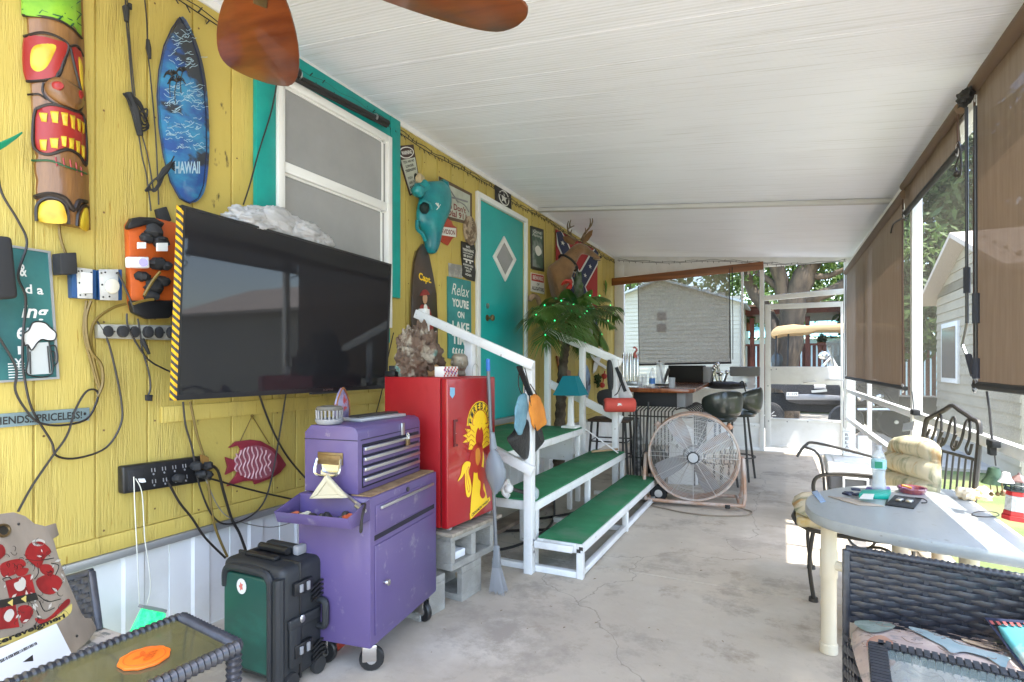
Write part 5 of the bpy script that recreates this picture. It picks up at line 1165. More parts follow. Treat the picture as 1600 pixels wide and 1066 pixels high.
b = MB(); rp_ = cr([DP(899, 372, -2.1), DP(900, 395, -2.07), DP(899, 420, -2.09), DP(897, 432, -2.1)], 8)
for p_ in rp_[::2]: b.ball(p_, .008, 5)
build(b, 'bead_string', BRASS, deer, kind='stuff')
b = MB()
for k in range(5): b.tube(cr([DP(878+k*3, 445-k, -2.1+.01*k), DP(884+k*2, 438, -2.05), DP(892, 442+k*2, -2.07), DP(886, 450, -2.08)], 4), .012, 6)
build(b, 'red_bow', SIGNR, deer, ang=70)

# odds and ends around the palm
b = MB(); b.tube(cr([W(828, 470, .05), W(832, 463, .06), W(840, 466, .07), W(846, 480, .07), W(862, 492, .06), W(872, 500, .05)], 4), [.02, .024, .03, .032, .03, .03, .028, .028, .027, .026, .025, .024, .024, .023, .022, .02, .018, .016, .014, .012, .01][:21], 7)
build(b, 'driftwood_branch', mat('driftwood', (.36, .24, .16), .8, c2=(.2, .13, .09), ns=8, bump=.6, bs=25), label='gnarled bare branch mounted on the wall left of the palm', cat='branch')
o, q = wsign('wooden_plaque', 'upright brown wooden plaque with carved letters behind the palm trunk', 'plaque', ((872, 503), (880, 503), (881, 538), (872, 538)), WOOD, .02)
text(q, 'DO', .2, .12, .85, .45, MAROON, o, .001, .05); text(q, 'G', .25, .55, .8, .85, MAROON, o, .001, .05)
b = MB(); b.prism([W(u, v, .006) for u, v in ((868, 556), (874, 558), (880, 575), (890, 580), (889, 606), (878, 600), (872, 580))], (.02, 0, 0)); build(b, 'arrow_board', WOOD, label='notched brown wooden board behind the palm trunk near the lamp', cat='board', bev=.003)
P = [(910, 566), (905, 575), (902, 595), (903, 615), (908, 630), (916, 624), (921, 605), (920, 585), (916, 572)]
b = MB(); b.prism([W(u, v, .006) for u, v in P], (.02, 0, 0)); build(b, 'surfboard', mat('pale_ocean_print', (.10, .19, .42), .4, c2=(.3, .38, .5), ns=7, c3=(.04, .05, .1), ns3=5, lo3=.55, hi3=.6), label='small pale blue surfboard on the wall behind the teal lamp', cat='surfboard', bev=.003)
for P in ([(937, 543), (941, 546), (938, 560), (930, 580), (926, 584), (927, 568), (932, 556)],):
    b = MB(); b.prism([W(u, v, .02) for u, v in P], (.012, 0, 0)); pw = build(b, 'propeller_ornament', CLEANW, label='white crossed wooden propeller shape on the yellow wall', cat='wall ornament', bev=.003)
    b = MB(); b.prism([W(u, v, .034) for u, v in ((922, 553), (926, 555), (935, 565), (947, 573), (946, 577), (934, 570), (924, 560))], (.01, 0, 0)); build(b, 'blade', CLEANW, pw, bev=.002)
b = MB(); b.tube(cr([W(946, 438, .02), W(947, 448, .03), W(946, 462, .02)], 4), [.006, .012, .016, .02, .018, .014, .01, .006, .003], 7)
for s_ in (-1, 1):
    for v in (446, 456): b.tube([W(946, v, .02), W(946+s_*3, v-2, .012)], .004, 5)
build(b, 'lizard_ornament', mat('lizard_green', (.12, .22, .03), .5), label='little green lizard ornament at the far end of the yellow wall', cat='ornament')
b = MB(); b.ball(W(944, 588, .05), .045, 8); b.ball(W(941, 602, .05), .042, 8); b.tube([W(945, 580, .04), W(941, 606, .04)], .01, 5); build(b, 'red_baubles', SIGNR, label='two red round baubles hanging on the wall near the bar', cat='ornament')
b = MB(); leaves(b, W(934, 594, .05), (.05, .05, .1), 60, .03, random.Random(3)); b.tube([W(935, 584, .03), W(933, 606, .03)], .012, 6); build(b, 'green_sprig', LEAFD, label='small green sprig hanging left of the red baubles', cat='ornament', kind='stuff')
# ================================================================ tool cabinet, toolbox, fridge, blocks
PUR = mat('purple_enamel', (.10, .07, .185), .42, c2=(.085, .06, .17), ns=3, lo=.45, hi=.75, c3=(.22, .19, .25), ns3=16, lo3=.61, hi3=.74, coat=.15, bump=.03, bs=80)
cf = FR(-1.47, 1.745, 0, 98)      # local x along the front, local y towards the wall
cx, cy_, cz = .60, .34, .72
cab = thing('tool_cabinet', 'purple rolling tool cabinet with one drawer and a side tray', 'tool cabinet', (-1.7, 2.03, 0))
def CB(par, name, m, *a, bev=.003): return build(MB(cf).box(*a), name, m, par, bev=bev)
CB(cab, 'body', PUR, 0, cx, 0, cy_, .125, cz, bev=.005)
CB(cab, 'drawer', PUR, .035, cx-.035, -.006, -.0005, .575, .685)
CB(cab, 'recess', mat('dark_gap', (.01, .008, .02), .8), .03, cx-.03, -.002, 0, .545, .565, bev=0)
dr = CB(cab, 'door', PUR, .03, cx-.03, -.006, -.0005, .165, .525)
CB(cab, 'drawer_handle', STEEL, .06, cx-.06, -.018, -.006, .665, .678)
b = MB(cf); b.cyl((cx/2, -.007, .695), (cx/2, -.002, .695), .011, 12); build(b, 'lock', GREY_IRON, cab)
b = MB(cf); b.lathe([(.006, 0), (.006, .012), (.014, .016), (.013, .026), (.001, .028)], (.09, -.006, .36), 14, Matrix.Rotation(R(90), 3, 'X')); build(b, 'door_knob', CHROME, dr)
CB(cab, 'worktop', mat('cork_top', (.32, .21, .11), .8, c2=(.2, .12, .06), ns=20), .02, cx-.01, .01, .10, cz+.001, cz+.006, bev=0)
# tray on the left side
tr_ = MB(cf); tx0, tx1 = -.13, -.002; tz = .635; y0, y1 = .0, .33
tr_.box(tx0, tx1, y0, y1, tz, tz+.006); 
tr_.prism([(tx0, y0, tz), (tx1, y0, tz), (tx1, y0, tz+.085), (tx0-.02, y0, tz+.045)], (0, .004, 0)); tr_.prism([(tx0, y1, tz), (tx1, y1, tz), (tx1, y1, tz+.085), (tx0-.02, y1, tz+.045)], (0, .004, 0))
tr_.prism([(tx0, y0+.004, tz), (tx0, y1, tz), (tx0-.02, y1, tz+.045), (tx0-.02, y0+.004, tz+.045)], (.004, 0, 0)); build(tr_, 'side_tray', PUR, cab, bev=.001)
for (a, c, ang_) in ((.06, .06, 30), (.54, .06, -20), (.06, .28, 10), (.54, .28, 0)):
    b = MB(cf @ FR(a, c, 0, ang_)); b.box(-.02, .02, -.03, .03, .11, .124); b.box(-.024, -.018, -.045, .012, .045, .11); b.box(.018, .024, -.045, .012, .045, .11); fk = build(b, 'caster_fork', CHROME, cab, bev=.003)
    b = MB(cf @ FR(a, c, 0, ang_)); b.lathe([(.02, -.014), (.044, -.014), (.05, -.008), (.05, .008), (.044, .014), (.02, .014)], (0, -.025, .051), 20, Matrix.Rotation(R(90), 3, 'Y')); build(b, 'wheel', BLACK, fk)
    b = MB(cf @ FR(a, c, 0, ang_)); b.cyl((-.018, -.025, .051), (.018, -.025, .051), .02, 12); build(b, 'hub', STEEL, fk)
# chest on top
tb0 = thing('toolbox', 'purple metal toolbox with four drawers standing on the purple cabinet', 'toolbox', (-1.72, 2.03, cz))
x0, x1, y0, y1, z0, z1 = .02, .56, .07, .325, .7265, 1.0
b = MB(cf); pr = [(y0, z0), (y0, z1-.03), (y0+.008, z1-.01), (y0+.03, z1), (y1-.03, z1), (y1, z1-.03), (y1, z0)]; b.prism([(x0, p, q_) for p, q_ in pr], (x1-x0, 0, 0)); build(b, 'body', PUR, tb0, bev=.003)
b = MB(cf); b.box(x0+.02, x1-.02, y0-.0025, y0, z1-.058, z1-.0555); b.box(x0-.002, x0, y0+.0, y1, z1-.058, z1-.0555); build(b, 'lid_seam', _m['dark_gap'], tb0)
CB(tb0, 'drawer_well', _m['dark_gap'], x0+.03, x1-.02, y0-.0022, y0, z0+.02, z1-.075, bev=0)
for k in range(4):
    zz = z0+.028+k*.042; d_ = CB(tb0, 'drawer', PUR, x0+.035, x1-.028, y0-.006, y0-.0023, zz, zz+.032, bev=.001); CB(d_, 'drawer_pull', STEEL, x0+.035, x1-.028, y0-.016, y0-.006, zz+.018, zz+.032, bev=.002)
xm = x0+.36
hs = CB(tb0, 'hasp', STEEL, xm-.014, xm+.014, y0-.008, y0-.0005, z1-.075, z1-.02, bev=.002)
b = MB(cf); b.box(xm-.002, xm+.026, y0-.03, y0-.018, z1-.125, z1-.095); pl_ = build(b, 'padlock', BRASS, tb0, bev=.003)
b = MB(cf); b.tube(cr([(xm+.004, y0-.024, z1-.096), (xm+.004, y0-.024, z1-.075), (xm+.012, y0-.022, z1-.066), (xm+.02, y0-.024, z1-.075), (xm+.02, y0-.024, z1-.096)], 4), .003, 6); build(b, 'shackle', CHROME, pl_)
yc = (y0+y1)/2
b = MB(cf); b.box(x0-.006, x0, yc-.06, yc+.06, z0+.115, z0+.165); b.box(x0-.012, x0-.006, yc-.055, yc+.055, z0+.13, z0+.155); hp = build(b, 'handle_plate', BRASS, tb0, bev=.002)
b = MB(cf); b.tube(cr([(x0-.012, yc-.055, z0+.14), (x0-.03, yc-.055, z0+.085), (x0-.035, yc, z0+.075), (x0-.03, yc+.055, z0+.085), (x0-.012, yc+.055, z0+.14)], 5), .006, 6); b.box(x0-.004, x0, yc-.045, yc+.045, z0+.075, z0+.118); build(b, 'handle', CHROME, hp)
# things on the toolbox and tray
def onf(a, c, z): return cf @ Vector((a, c, z))
b = MB(cf); c = (.07, .24, z1+.001); b.lathe([(.02, 0), (.05, .002), (.058, .015), (.058, .022), (.05, .024)], c, 24); bt = build(b, 'round_lamp', GREYP, label='squat round grey ribbed lantern on the left of the purple toolbox', cat='lantern')
b = MB(cf); b.lathe([(.052, .058), (.056, .064), (.05, .074), (.02, .078), (.001, .078)], c, 24); build(b, 'cap', mat('taupe_plastic', (.13, .12, .10), .6), bt)
for k in range(20):
    a = k*math.pi/10; b = MB(cf); b.beam((c[0]+.05*math.cos(a), c[1]+.05*math.sin(a), c[2]+.022), (c[0]+.052*math.cos(a), c[1]+.052*math.sin(a), c[2]+.06), .006, .006); build(b, 'rib', GREYP, bt)
b = MB(cf); P = [(.205, .30, z1), (.20, .30, z1+.03), (.205, .30, z1+.08), (.225, .30, z1+.12), (.25, .30, z1+.145), (.275, .30, z1+.12), (.297, .30, z1+.08), (.30, .30, z1+.03), (.295, .30, z1)]; b.prism(P, (0, .012, 0))
mini = build(b, 'mini_surfboard', mat('mini_board_print', (.12, .10, .22), .4, c2=(.3, .3, .45), ns=14, c3=(.4, .05, .05), ns3=18, lo3=.52, hi3=.58), label='miniature pointed surfboard souvenir standing on the purple toolbox', cat='souvenir', bev=.002)
b = MB(cf); b.tube(cr([Vector(p)+Vector((0, -.003, 0)) for p in P], 2), .004, 5); build(b, 'edge', WOOD, mini)
b = MB(cf @ FR(.34, .19, z1+.001, -8)); b.box(-.16, .16, -.06, .06, 0, .014); lap = build(b, 'silver_tray', mat('silver_plastic', (.42, .43, .45), .35, .3), label='flat silver tray like panel lying on the purple toolbox', cat='tray', bev=.004)
b = MB(cf @ FR(.34, .19, z1+.0155, -8)); b.box(-.13, .15, -.02, .04, 0, .008); build(b, 'dark_slats', GREY_IRON, lap, bev=.001)
CRM = mat('cream_plastic', (.50, .45, .32), .5)
b = MB(); TPL = (cf @ Vector((-.03, 0, .7)), -(cf.to_3x3() @ Vector((1, 0, 0)))); A = [hit(487, 778, pl=TPL), hit(546, 777, pl=TPL), hit(513, 741, pl=TPL)]; ce = sum(A, Vector())/3; I = [ce+(p-ce)*.55 for p in A]; nrm = (A[1]-A[0]).cross(A[2]-A[0]).normalized()*.02
for i in range(3): j = (i+1) % 3; b.prism([A[i], A[j], I[j], I[i]], nrm)
fsq = build(b, 'triangle_bracket', CRM, label='cream triangular plastic bracket leaning on the side of the purple toolbox', cat='bracket', bev=.004)
b = MB(); b.prism([ce+(p-ce)*.54+nrm*.2 for p in A], nrm*.5); build(b, 'web', CRM, fsq)
for i, (a, c, col, lb) in enumerate(((-.05, .06, (.55, .10, .03), 'orange screwdriver bulb lying in the purple side tray'), (-.085, .28, (.5, .12, .05), 'orange cap in the back of the purple side tray'), (-.07, .24, (.5, .47, .35), 'cream bottle cap in the purple side tray'))):
    b = MB(cf); b.tube([(a, c, tz+.02), (a-.035, c+.01, tz+.02)], [.015, .013], 10); b.ball((a, c, tz+.02), .016, 7); build(b, 'loose_tool', mat('tool_col%s' % 'abc'[i], col, .4), label=lb, cat='tool')
b = MB(cf); b.cyl((-.02, .03, tz+.06), (.03, .2, tz+.125), .006, 8); b.cyl((-.04, .0, tz+.045), (-.02, .05, tz+.06), .010, 8); build(b, 'screwdriver', STEEL, label='long steel screwdriver leaning out of the purple side tray', cat='tool')
b = MB(cf); b.tube(cr([(-.05, -.008, tz+.07), (-.08, -.02, tz+.06), (-.095, -.02, tz+.02), (-.10, -.02, tz-.015), (-.09, -.02, tz-.01), (-.08, -.015, tz+.03), (-.05, -.01, tz+.075), (-.03, .02, tz+.07)], 4), .004, 5); build(b, 'wrist_strap', CORD, label='black wrist strap hanging over the edge of the purple side tray', cat='strap')
b = MB(); rnd = random.Random(8)
for k in range(14): b.rock(cf @ Vector((-.115+rnd.random()*.1, .05+rnd.random()*.25, tz+.015)), .018, k, .3, 2, 6)
build(b, 'nuts_and_bolts', GREY_IRON, label='small loose bolts and bits in the purple side tray', cat='hardware', kind='stuff')
b = MB(); p = hit(518, 1002, z=.03); b.rock(p, (.06, .09, .035), 5, .3, 2, 9); 
build(b, 'red_ball_toy', mat('red_speckle', (.4, .04, .02), .5, c2=(.04, .04, .03), ns=16, lo=.5, hi=.55, c3=(.5, .3, .05), ns3=20, lo3=.6, hi3=.65), label='red and black speckled bundle on the floor between case and cabinet', cat='bundle')

# cinder blocks
BLK = mat('cinder_block', (.36, .35, .32), .95, c2=(.27, .26, .235), ns=7, bump=.9, bs=120)
def block(m, label, on_side=True):
    """a two core block; local x long, cores open along local y when on its side"""
    b = MB(m); L, Hh, D_ = .39, .185, .185
    if not on_side: pass
    cores = [(.035, .175), (.215, .355)]; x = [0, .035, .175, .215, .355, L]; zz = [0, .035, Hh-.035, Hh]
    b.box(0, L, 0, D_, 0, .035); b.box(0, L, 0, D_, Hh-.035, Hh)
    for a, c in ((0, .035), (.175, .215), (.355, L)): b.box(a, c, 0, D_, .0351, Hh-.0351)
    return build(b, 'cinder_block', BLK, label=label, cat='concrete block', bev=.003, seg=1)
bl1 = block(FR(-1.53, 2.44, .19, 84), 'grey cinder block with two open cores directly under the front of the fridge')
block(FR(-1.745, 2.44, .19, 84), 'grey cinder block behind the open cored one under the fridge')
block(FR(-1.56, 2.43, 0, 172), 'lower near cinder block end on beside the tool cabinet')
block(FR(-1.51, 2.72, 0, 176), 'lower far cinder block standing beside the dustpan')
b = MB(FR(-1.50, 2.40, .377, 84)); b.box(0, .46, -.0, .42, 0, .018); build(b, 'wooden_board', mat('weathered_board', (.33, .28, .22), .85, c2=(.2, .17, .13), ns=4, st=(1, 8, 8)), label='weathered thin board between the cinder blocks and the red fridge', cat='board', bev=.002)
b = MB(FR(-1.53, 2.44, .19, 84)); b.box(.05, .16, .03, .15, .0355, .075); build(b, 'white_foam', mat('foam_white', (.7, .72, .75), .8), label='white foam block tucked inside the left core of the top cinder block', cat='foam block', bev=.004)


# red fridge
RED = mat('fridge_red', (.36, .008, .012), .3, c2=(.30, .006, .010), ns=1, coat=.4)
REDS = mat('fridge_side_red', (.33, .006, .01), .5, bump=.15, bs=300)
ff = FR(-1.517, 2.385, .41, 86); fw_, fd_, fh = .455, .42, .775
fr_ = thing('mini_fridge', 'small red fridge with a yellow fire demon sticker standing on cinder blocks', 'fridge', (-1.7, 2.6, .4))
build(MB(ff).box(0, fw_, .05, fd_, .012, fh), 'cabinet', REDS, fr_, bev=.004)
fdoor = build(MB(ff).box(0, fw_, 0, .043, .012, fh-.004), 'door', RED, fr_, bev=.008, seg=3)
build(MB(ff).box(.01, fw_-.01, .043, .05, .02, fh-.01), 'gasket', BLACK, fr_)
for a in (.03, fw_-.05): build(MB(ff).box(a, a+.02, .01, .03, 0, .012), 'foot', GREYP, fr_)
fq = Q(*[ff @ Vector(p) for p in ((0, -.0005, fh-.004), (fw_, -.0005, fh-.004), (fw_, -.0005, .012), (0, -.0005, .012))])
if fq.n.x < 0: fq.n = -fq.n
# handle groove
b = MB(); fq.rect(b, .10, .28, .125, .46, 0, .008); fq.rect(b, .125, .28, .17, .295, 0, .008); fq.rect(b, .125, .445, .17, .46, 0, .008); hd = build(b, 'handle', mat('maroon_handle', (.12, .01, .01), .4), fdoor, bev=.001)
text(fq, 'FRIGIDAIRE', .135, .37, .165, .375, STEEL, fdoor, .001)
b = MB(); fq.poly(b, [(.04, .06), (.13, .065), (.13, .11), (.085, .135), (.04, .11)], 0, .001); build(b, 'blue_sticker', mat('pale_blue_sticker', (.2, .42, .6), .5), fdoor)
# sticker: sun arch, flame mane, demon, tail, base
DEM = mat('sticker_red', (.40, .03, .015), .4)
def shp(name, pts, m_, off, sm=True, rad=None):
    P = [(p.x, p.y) for p in cr([(a, c, 0) for a, c in pts], 4, True)] if sm else pts
    b = MB(); fq.poly(b, P, off, .0006); return build(b, name, m_, fdoor)
def edge(name, pts, wd=.0022, m_=None, closed=True):
    b = MB(); P = cr([fq.at(a, c, .0022) for a, c in pts], 4, closed); b.tube(P, wd, 4, closed); return build(b, name, m_ or DEM, fdoor)
arch = [(.36+.0*k, 0) for k in range(0)]+[(.64+.27*math.cos(t), .335-.165*math.sin(t)) for t in [k*math.pi/10 for k in range(11)]]
shp('sticker', arch, YPAINT, .0, False); edge('sticker_edge', [(.64+.25*math.cos(t), .333-.152*math.sin(t)) for t in [k*math.pi/10 for k in range(11)]], .0018, SIGNK, False); 
b = MB(); ra, rb = .165, .10; edge('sun_line', [(.64+ra*math.cos(t), .335-rb*math.sin(t)) for t in [k*math.pi/10 for k in range(11)]], .002, DEM, False)
for k, chh in enumerate('FIREBALL'):
    t = math.pi*(1-(k+.6)/8.2); a, c = .64+.205*math.cos(t), .333-.125*math.sin(t); an = t-math.pi/2
    hw, hh = .026, .024
    cs, sn = math.cos(an), math.sin(an)
    def pt(du, dv): return fq.at(a+(du*cs-dv*sn*1.7*-1*-1 if False else du*cs+dv*sn), c+(-du*sn*.6+dv*cs)*1.0, .0015)
    qq = Q(pt(-hw, -hh), pt(hw, -hh), pt(hw, hh), pt(-hw, hh)); qq.n = fq.n; text(qq, chh, 0, 0, 1, 1, SIGNK, fdoor, .0008, .03)
flames = []
rnd = random.Random(3)
for k in range(22):
    t = math.pi*(-.12+1.24*k/21); rr = (.34 if k % 2 == 0 else .23)+rnd.uniform(-.02, .02)
    flames.append((.62+rr*math.cos(t), .42-rr*.38*math.sin(t)))
shp('flame_print', flames+[(.40, .50), (.62, .53), (.84, .50)], YPAINT, .0008, False)
for k in range(9):
    s_ = -1 if k < 5 else 1; z_ = (k if k < 5 else k-5); yy_ = .36+z_*.035
    edge('flame_line', [(.62+s_*.10, yy_+.03), (.62+s_*.17, yy_+.005), (.62+s_*.22, yy_+.02), (.62+s_*.28, yy_-.01)], .0016, DEM, False)
base_ = [(.55, .53), (.70, .50), (.74, .60), (.70, .72), (.83, .93), (.43, .99), (.46, .84), (.50, .72)]
shp('base_print', base_, YPAINT, .0006, False)
shp('demon_head', [(.60, .36), (.56, .40), (.55, .45), (.60, .50), (.66, .50), (.71, .46), (.71, .40), (.67, .36), (.64, .38)], DEM, .0016)
shp('demon_body', [(.56, .47), (.48, .50), (.44, .57), (.46, .64), (.55, .68), (.66, .66), (.70, .58), (.70, .50), (.64, .47)], DEM, .0016)
shp('demon_arm', [(.46, .52), (.40, .60), (.36, .70), (.40, .75), (.46, .70), (.50, .60)], DEM, .0018)
shp('demon_leg', [(.60, .64), (.72, .66), (.76, .72), (.71, .80), (.76, .86), (.70, .88), (.64, .84), (.66, .76), (.60, .72)], DEM, .0018)
shp('belly', [(.55, .52), (.62, .51), (.65, .58), (.60, .63), (.55, .60)], mat('sticker_orange', (.6, .22, .03), .4), .0024)
shp('tail_print', [(.44, .60), (.40, .66), (.44, .72), (.46, .78), (.42, .83), (.36, .82), (.33, .74), (.32, .66), (.27, .68), (.18, .70), (.24, .66), (.28, .60), (.36, .58)], YPAINT, .002)
edge('tail_line', [(.40, .62), (.38, .70), (.42, .77), (.40, .80), (.36, .74), (.35, .66)], .0018)
shp('banner', [(.42, .95), (.86, .885), (.87, .915), (.43, .995)], YPAINT, .0026, False)
qq = Q(fq.at(.44, .955, .003), fq.at(.85, .893, .003), fq.at(.855, .915, .003), fq.at(.445, .985, .003)); qq.n = fq.n; text(qq, 'CINNAMON WHISKY', .03, .1, .97, .9, SIGNK, fdoor, .001, .03)

# on the fridge: driftwood lump, box, bust, black router box
def top(a, c, z=0): return ff @ Vector((a, c, fh+z))
DRW = mat('gnarled_driftwood', (.12, .075, .05), .8, c2=(.30, .26, .20), ns=11, lo=.5, hi=.6, c3=(.10, .30, .27), ns3=4, lo3=.60, hi3=.66, bump=1, bs=35)
b = MB()
for i, (a, c, z, r_) in enumerate(((.14, .33, .10, (.075, .10, .12)), (.23, .32, .12, (.075, .10, .13)), (.08, .31, .07, (.06, .08, .08)), (.30, .34, .07, (.06, .08, .08)), (.12, .35, .18, (.05, .07, .08)), (.21, .34, .21, (.045, .06, .08)))):
    b.rock(top(a, c, z), r_, i+1, .6, 3.4, 26)
build(b, 'driftwood_lump', DRW, label='large gnarled lump of driftwood with turquoise patches on the red fridge', cat='driftwood', ang=80, bev=0)
b = MB(ff); b.box(.10, .23, .10, .16, fh, fh+.055); cb = build(b, 'sweet_box', SIGNW, label='small red and white checked box on the front of the red fridge', cat='box', bev=.002)
rd = MB(ff)
for k in range(13):
    for j in range(5):
        if (k*7+j*5) % 3 == 0: rd.box(.10+k*.01, .11+k*.01, .0985, .0995, fh+.002+j*.0105, fh+.012+j*.0105)
build(rd, 'checks', SIGNR, cb, kind='stuff'); b = MB(ff)
for k in range(4): b.box(.105+k*.03, .115+k*.03, .0975, .0984, fh+.03-.006*k, fh+.045-.006*k)
build(b, 'checks', mat('purple_print', (.2, .05, .25), .5), cb, kind='stuff')
b = MB(); c = top(.315, .15, 0); b.lathe([(.03, 0), (.036, .01), (.03, .03), (.042, .055), (.048, .085), (.045, .11), (.03, .125), (.001, .13)], c, 18); bust = build(b, 'head_bust', mat('bronze_bust', (.13, .11, .08), .5, .4, c2=(.25, .22, .17), ns=10), label='small dark bronze head bust on the right of the red fridge', cat='bust')
fdir = vec(.8, -.55, 0).normalized(); sdv = vec(.55, .8, 0)
b = MB(); b.ball(c+fdir*.045+vec(0, 0, .07), (.01, .01, .016), 6); b.ball(c+fdir*.046+vec(0, 0, .045), (.012, .014, .006), 6); 
for s_ in (-1, 1): b.ball(c+fdir*.038+sdv*.018*s_+vec(0, 0, .085), (.008, .01, .005), 6); b.ball(c+sdv*.048*s_+vec(0, 0, .075), (.008, .008, .018), 6)
build(b, 'face', _m['bronze_bust'], bust, kind='stuff')
b = MB(ff @ FR(.02, .34, fh, 0)); b.box(-.20, -.02, -.06, .05, 0, .03)
b = MB(ff); b.box(.01, .14, .36, .43, fh, fh+.03); blkb = build(b, 'router', BLACK, label='flat black box at the back left corner of the red fridge', cat='box', bev=.003)
b = MB(ff); b.box(.03, .09, .37, .42, fh+.031, fh+.06); build(b, 'small_device', MBLACK, label='small black device stacked on the flat black box on the fridge', cat='box', bev=.004)
b = MB(); b.tube(cr([top(.37, .10, 0), top(.375, .10, .05), top(.40, .10, .07), top(.43, .10, .05), top(.435, .10, 0)], 4), .002, 5); build(b, 'wire_loop', STEEL, label='thin wire loop standing at the right edge of the red fridge', cat='wire')
b = MB(); c = top(.25, .30, .03); b.rock(c, (.05, .07, .05), 3, .3, 2, 9); build(b, 'sponge', mat('orange_sponge', (.5, .3, .13), .9, bump=.8, bs=60), label='tan sponge lump between the driftwood and the bronze bust', cat='sponge')

# black and green hard case
CS = mat('case_black', (.018, .02, .023), .55, bump=.12, bs=350); CG = mat('case_green', (.008, .06, .045), .45, c2=(.015, .14, .10), ns=2.5, lo=.5, hi=.75, st=(1, 1, 2))
cm_ = FR(-1.70, 1.52, 0, 180)   # local x towards the wall, local y towards camera
case = thing('hard_case', 'black rolling hard case standing upright with a dark green front', 'hard case', (-1.87, 1.62, 0))
b = MB(); b.box(-2.04, -1.70, 1.52, 1.745, .03, .475); build(b, 'shell', CS, case, bev=.03, seg=4)
b = MB(); b.box(-2.045, -1.695, 1.60, 1.612, .028, .48); build(b, 'seam', BLACK, case, bev=.004)
b = MB(); b.box(-2.015, -1.765, 1.508, 1.53, .06, .43); build(b, 'green_panel', CG, case, bev=.012, seg=3)
b = MB(); b.tube(cr([(-2.01, 1.517, .37), (-2.0, 1.512, .43), (-1.96, 1.512, .452), (-1.80, 1.512, .452), (-1.76, 1.512, .43), (-1.755, 1.515, .37), (-1.755, 1.515, .05)], 6), .016, 8); build(b, 'front_rib', CS, case)
b = MB(); b.tube([(-1.715, 1.517, .05), (-1.715, 1.517, .44)], .022, 10); build(b, 'corner_rib', CS, case)
b = MB(); c = vec(-1.905, 1.506, .385); b.prism([c+vec(.026*math.cos(t), 0, .03*math.sin(t)) for t in [k*math.pi/10 for k in range(20)]], (0, -.002, 0)); bd = build(b, 'badge', SIGNW, case)
b = MB(); b.prism([c+vec(.013*math.cos(t)*(1 if k % 2 else .5), -.003, .018*math.sin(t)*(1 if k % 2 else .6)) for k, t in enumerate([k*math.pi/5 for k in range(10)])], (0, -.001, 0)); build(b, 'badge_mark', mat('badge_rose', (.6, .15, .12), .5), bd)
b = MB(); b.box(-1.97, -1.80, 1.57, 1.60, .476, .492); b.box(-1.97, -1.955, 1.57, 1.69, .476, .492); build(b, 'carry_handle', BLACK, case, bev=.005)
b = MB(); b.box(-1.96, -1.79, 1.66, 1.70, .476, .512); build(b, 'top_grip', CS, case, bev=.012, seg=3)
b = MB(); b.cyl((-1.96, 1.64, .497), (-1.80, 1.64, .497), .016, 10); build(b, 'pull_handle', BLACK, case)
b = MB(); b.box(-1.795, -1.765, 1.655, 1.705, .476, .516); build(b, 'handle_end', GREYP, case, bev=.008)
for z_ in (.36, .12):
    b = MB(); b.box(-1.70, -1.680, 1.565, 1.655, z_, z_+.05); lt = build(b, 'latch', BLACK, case, bev=.004); b = MB(); b.box(-1.682, -1.674, 1.585, 1.60, z_+.01, z_+.04); b.box(-1.682, -1.674, 1.62, 1.635, z_+.008, z_+.042); build(b, 'latch_tab', GREYP, lt, bev=.002)
    for k in range(4):
        b = MB(); b.beam((-1.692, 1.66, z_-.055+k*.018), (-1.688, 1.70, z_-.035+k*.018), .008, .008, (1, 0, 0)); b.beam((-1.688, 1.70, z_-.035+k*.018), (-1.690, 1.73, z_-.04+k*.018), .008, .008, (1, 0, 0)); build(b, 'rib', BLACK, case)
b = MB(); b.tube(cr([(-1.70, 1.70, .30), (-1.665, 1.70, .295), (-1.66, 1.70, .25), (-1.665, 1.70, .20), (-1.70, 1.70, .195)], 4), .014, 8); build(b, 'side_handle', CS, case)
b = MB(); b.box(-1.70, -1.683, 1.54, 1.70, .235, .275); b.box(-1.70, -1.686, 1.545, 1.60, .09, .25); build(b, 'side_plate', CS, case, bev=.006)
b = MB(); b.ball((-1.68, 1.60, .265), (.006, .012, .016), 6); build(b, 'lock', STEEL, case)
for y_ in (1.56, 1.70): 
    b = MB(); b.lathe([(.012, -.012), (.032, -.012), (.035, 0), (.032, .012), (.012, .012)], (-1.70, y_, .035), 18, Matrix.Rotation(R(90), 3, 'Y')); build(b, 'wheel', MBLACK, case)
for z_ in (.40, .35): b = MB(); b.ball((-2.045, 1.56, z_), .014, 6); build(b, 'hinge_knob', BLACK, case)

# glass topped wicker side table at the bottom left
WK = mat('black_wicker', (.022, .024, .032), .33, c2=(.036, .039, .05), ns=30)
def weave(parent, q, rows, cols, mat_, th=.007, amp=.0045, nm='strand', stakes=True):
    hgt = 1.0/rows
    for r_ in range(rows):
        b = MB(); k = cols*4; rings = []
        for i in range(k+1):
            s_ = i/k; o_ = amp*math.cos(math.pi*s_*cols+math.pi*r_); t0, t1 = (r_-.06)*hgt, (r_+1.04)*hgt; tm = (t0+t1)/2
            rings.append([q.at(s_, t0, o_-th*.3), q.at(s_, t0, o_+th*.2), q.at(s_, tm, o_+th*.5), q.at(s_, t1, o_+th*.2), q.at(s_, t1, o_-th*.3)])
        b.loft(rings); build(b, nm, mat_, parent, ang=50)
    if stakes:
        for c_ in range(cols+1): b = MB(); a = min(.995, max(.005, (c_)/cols)); b.beam(q.at(a, 0, -.002), q.at(a, 1, -.002), .014, .004, q.n); build(b, 'stake', mat_, parent)
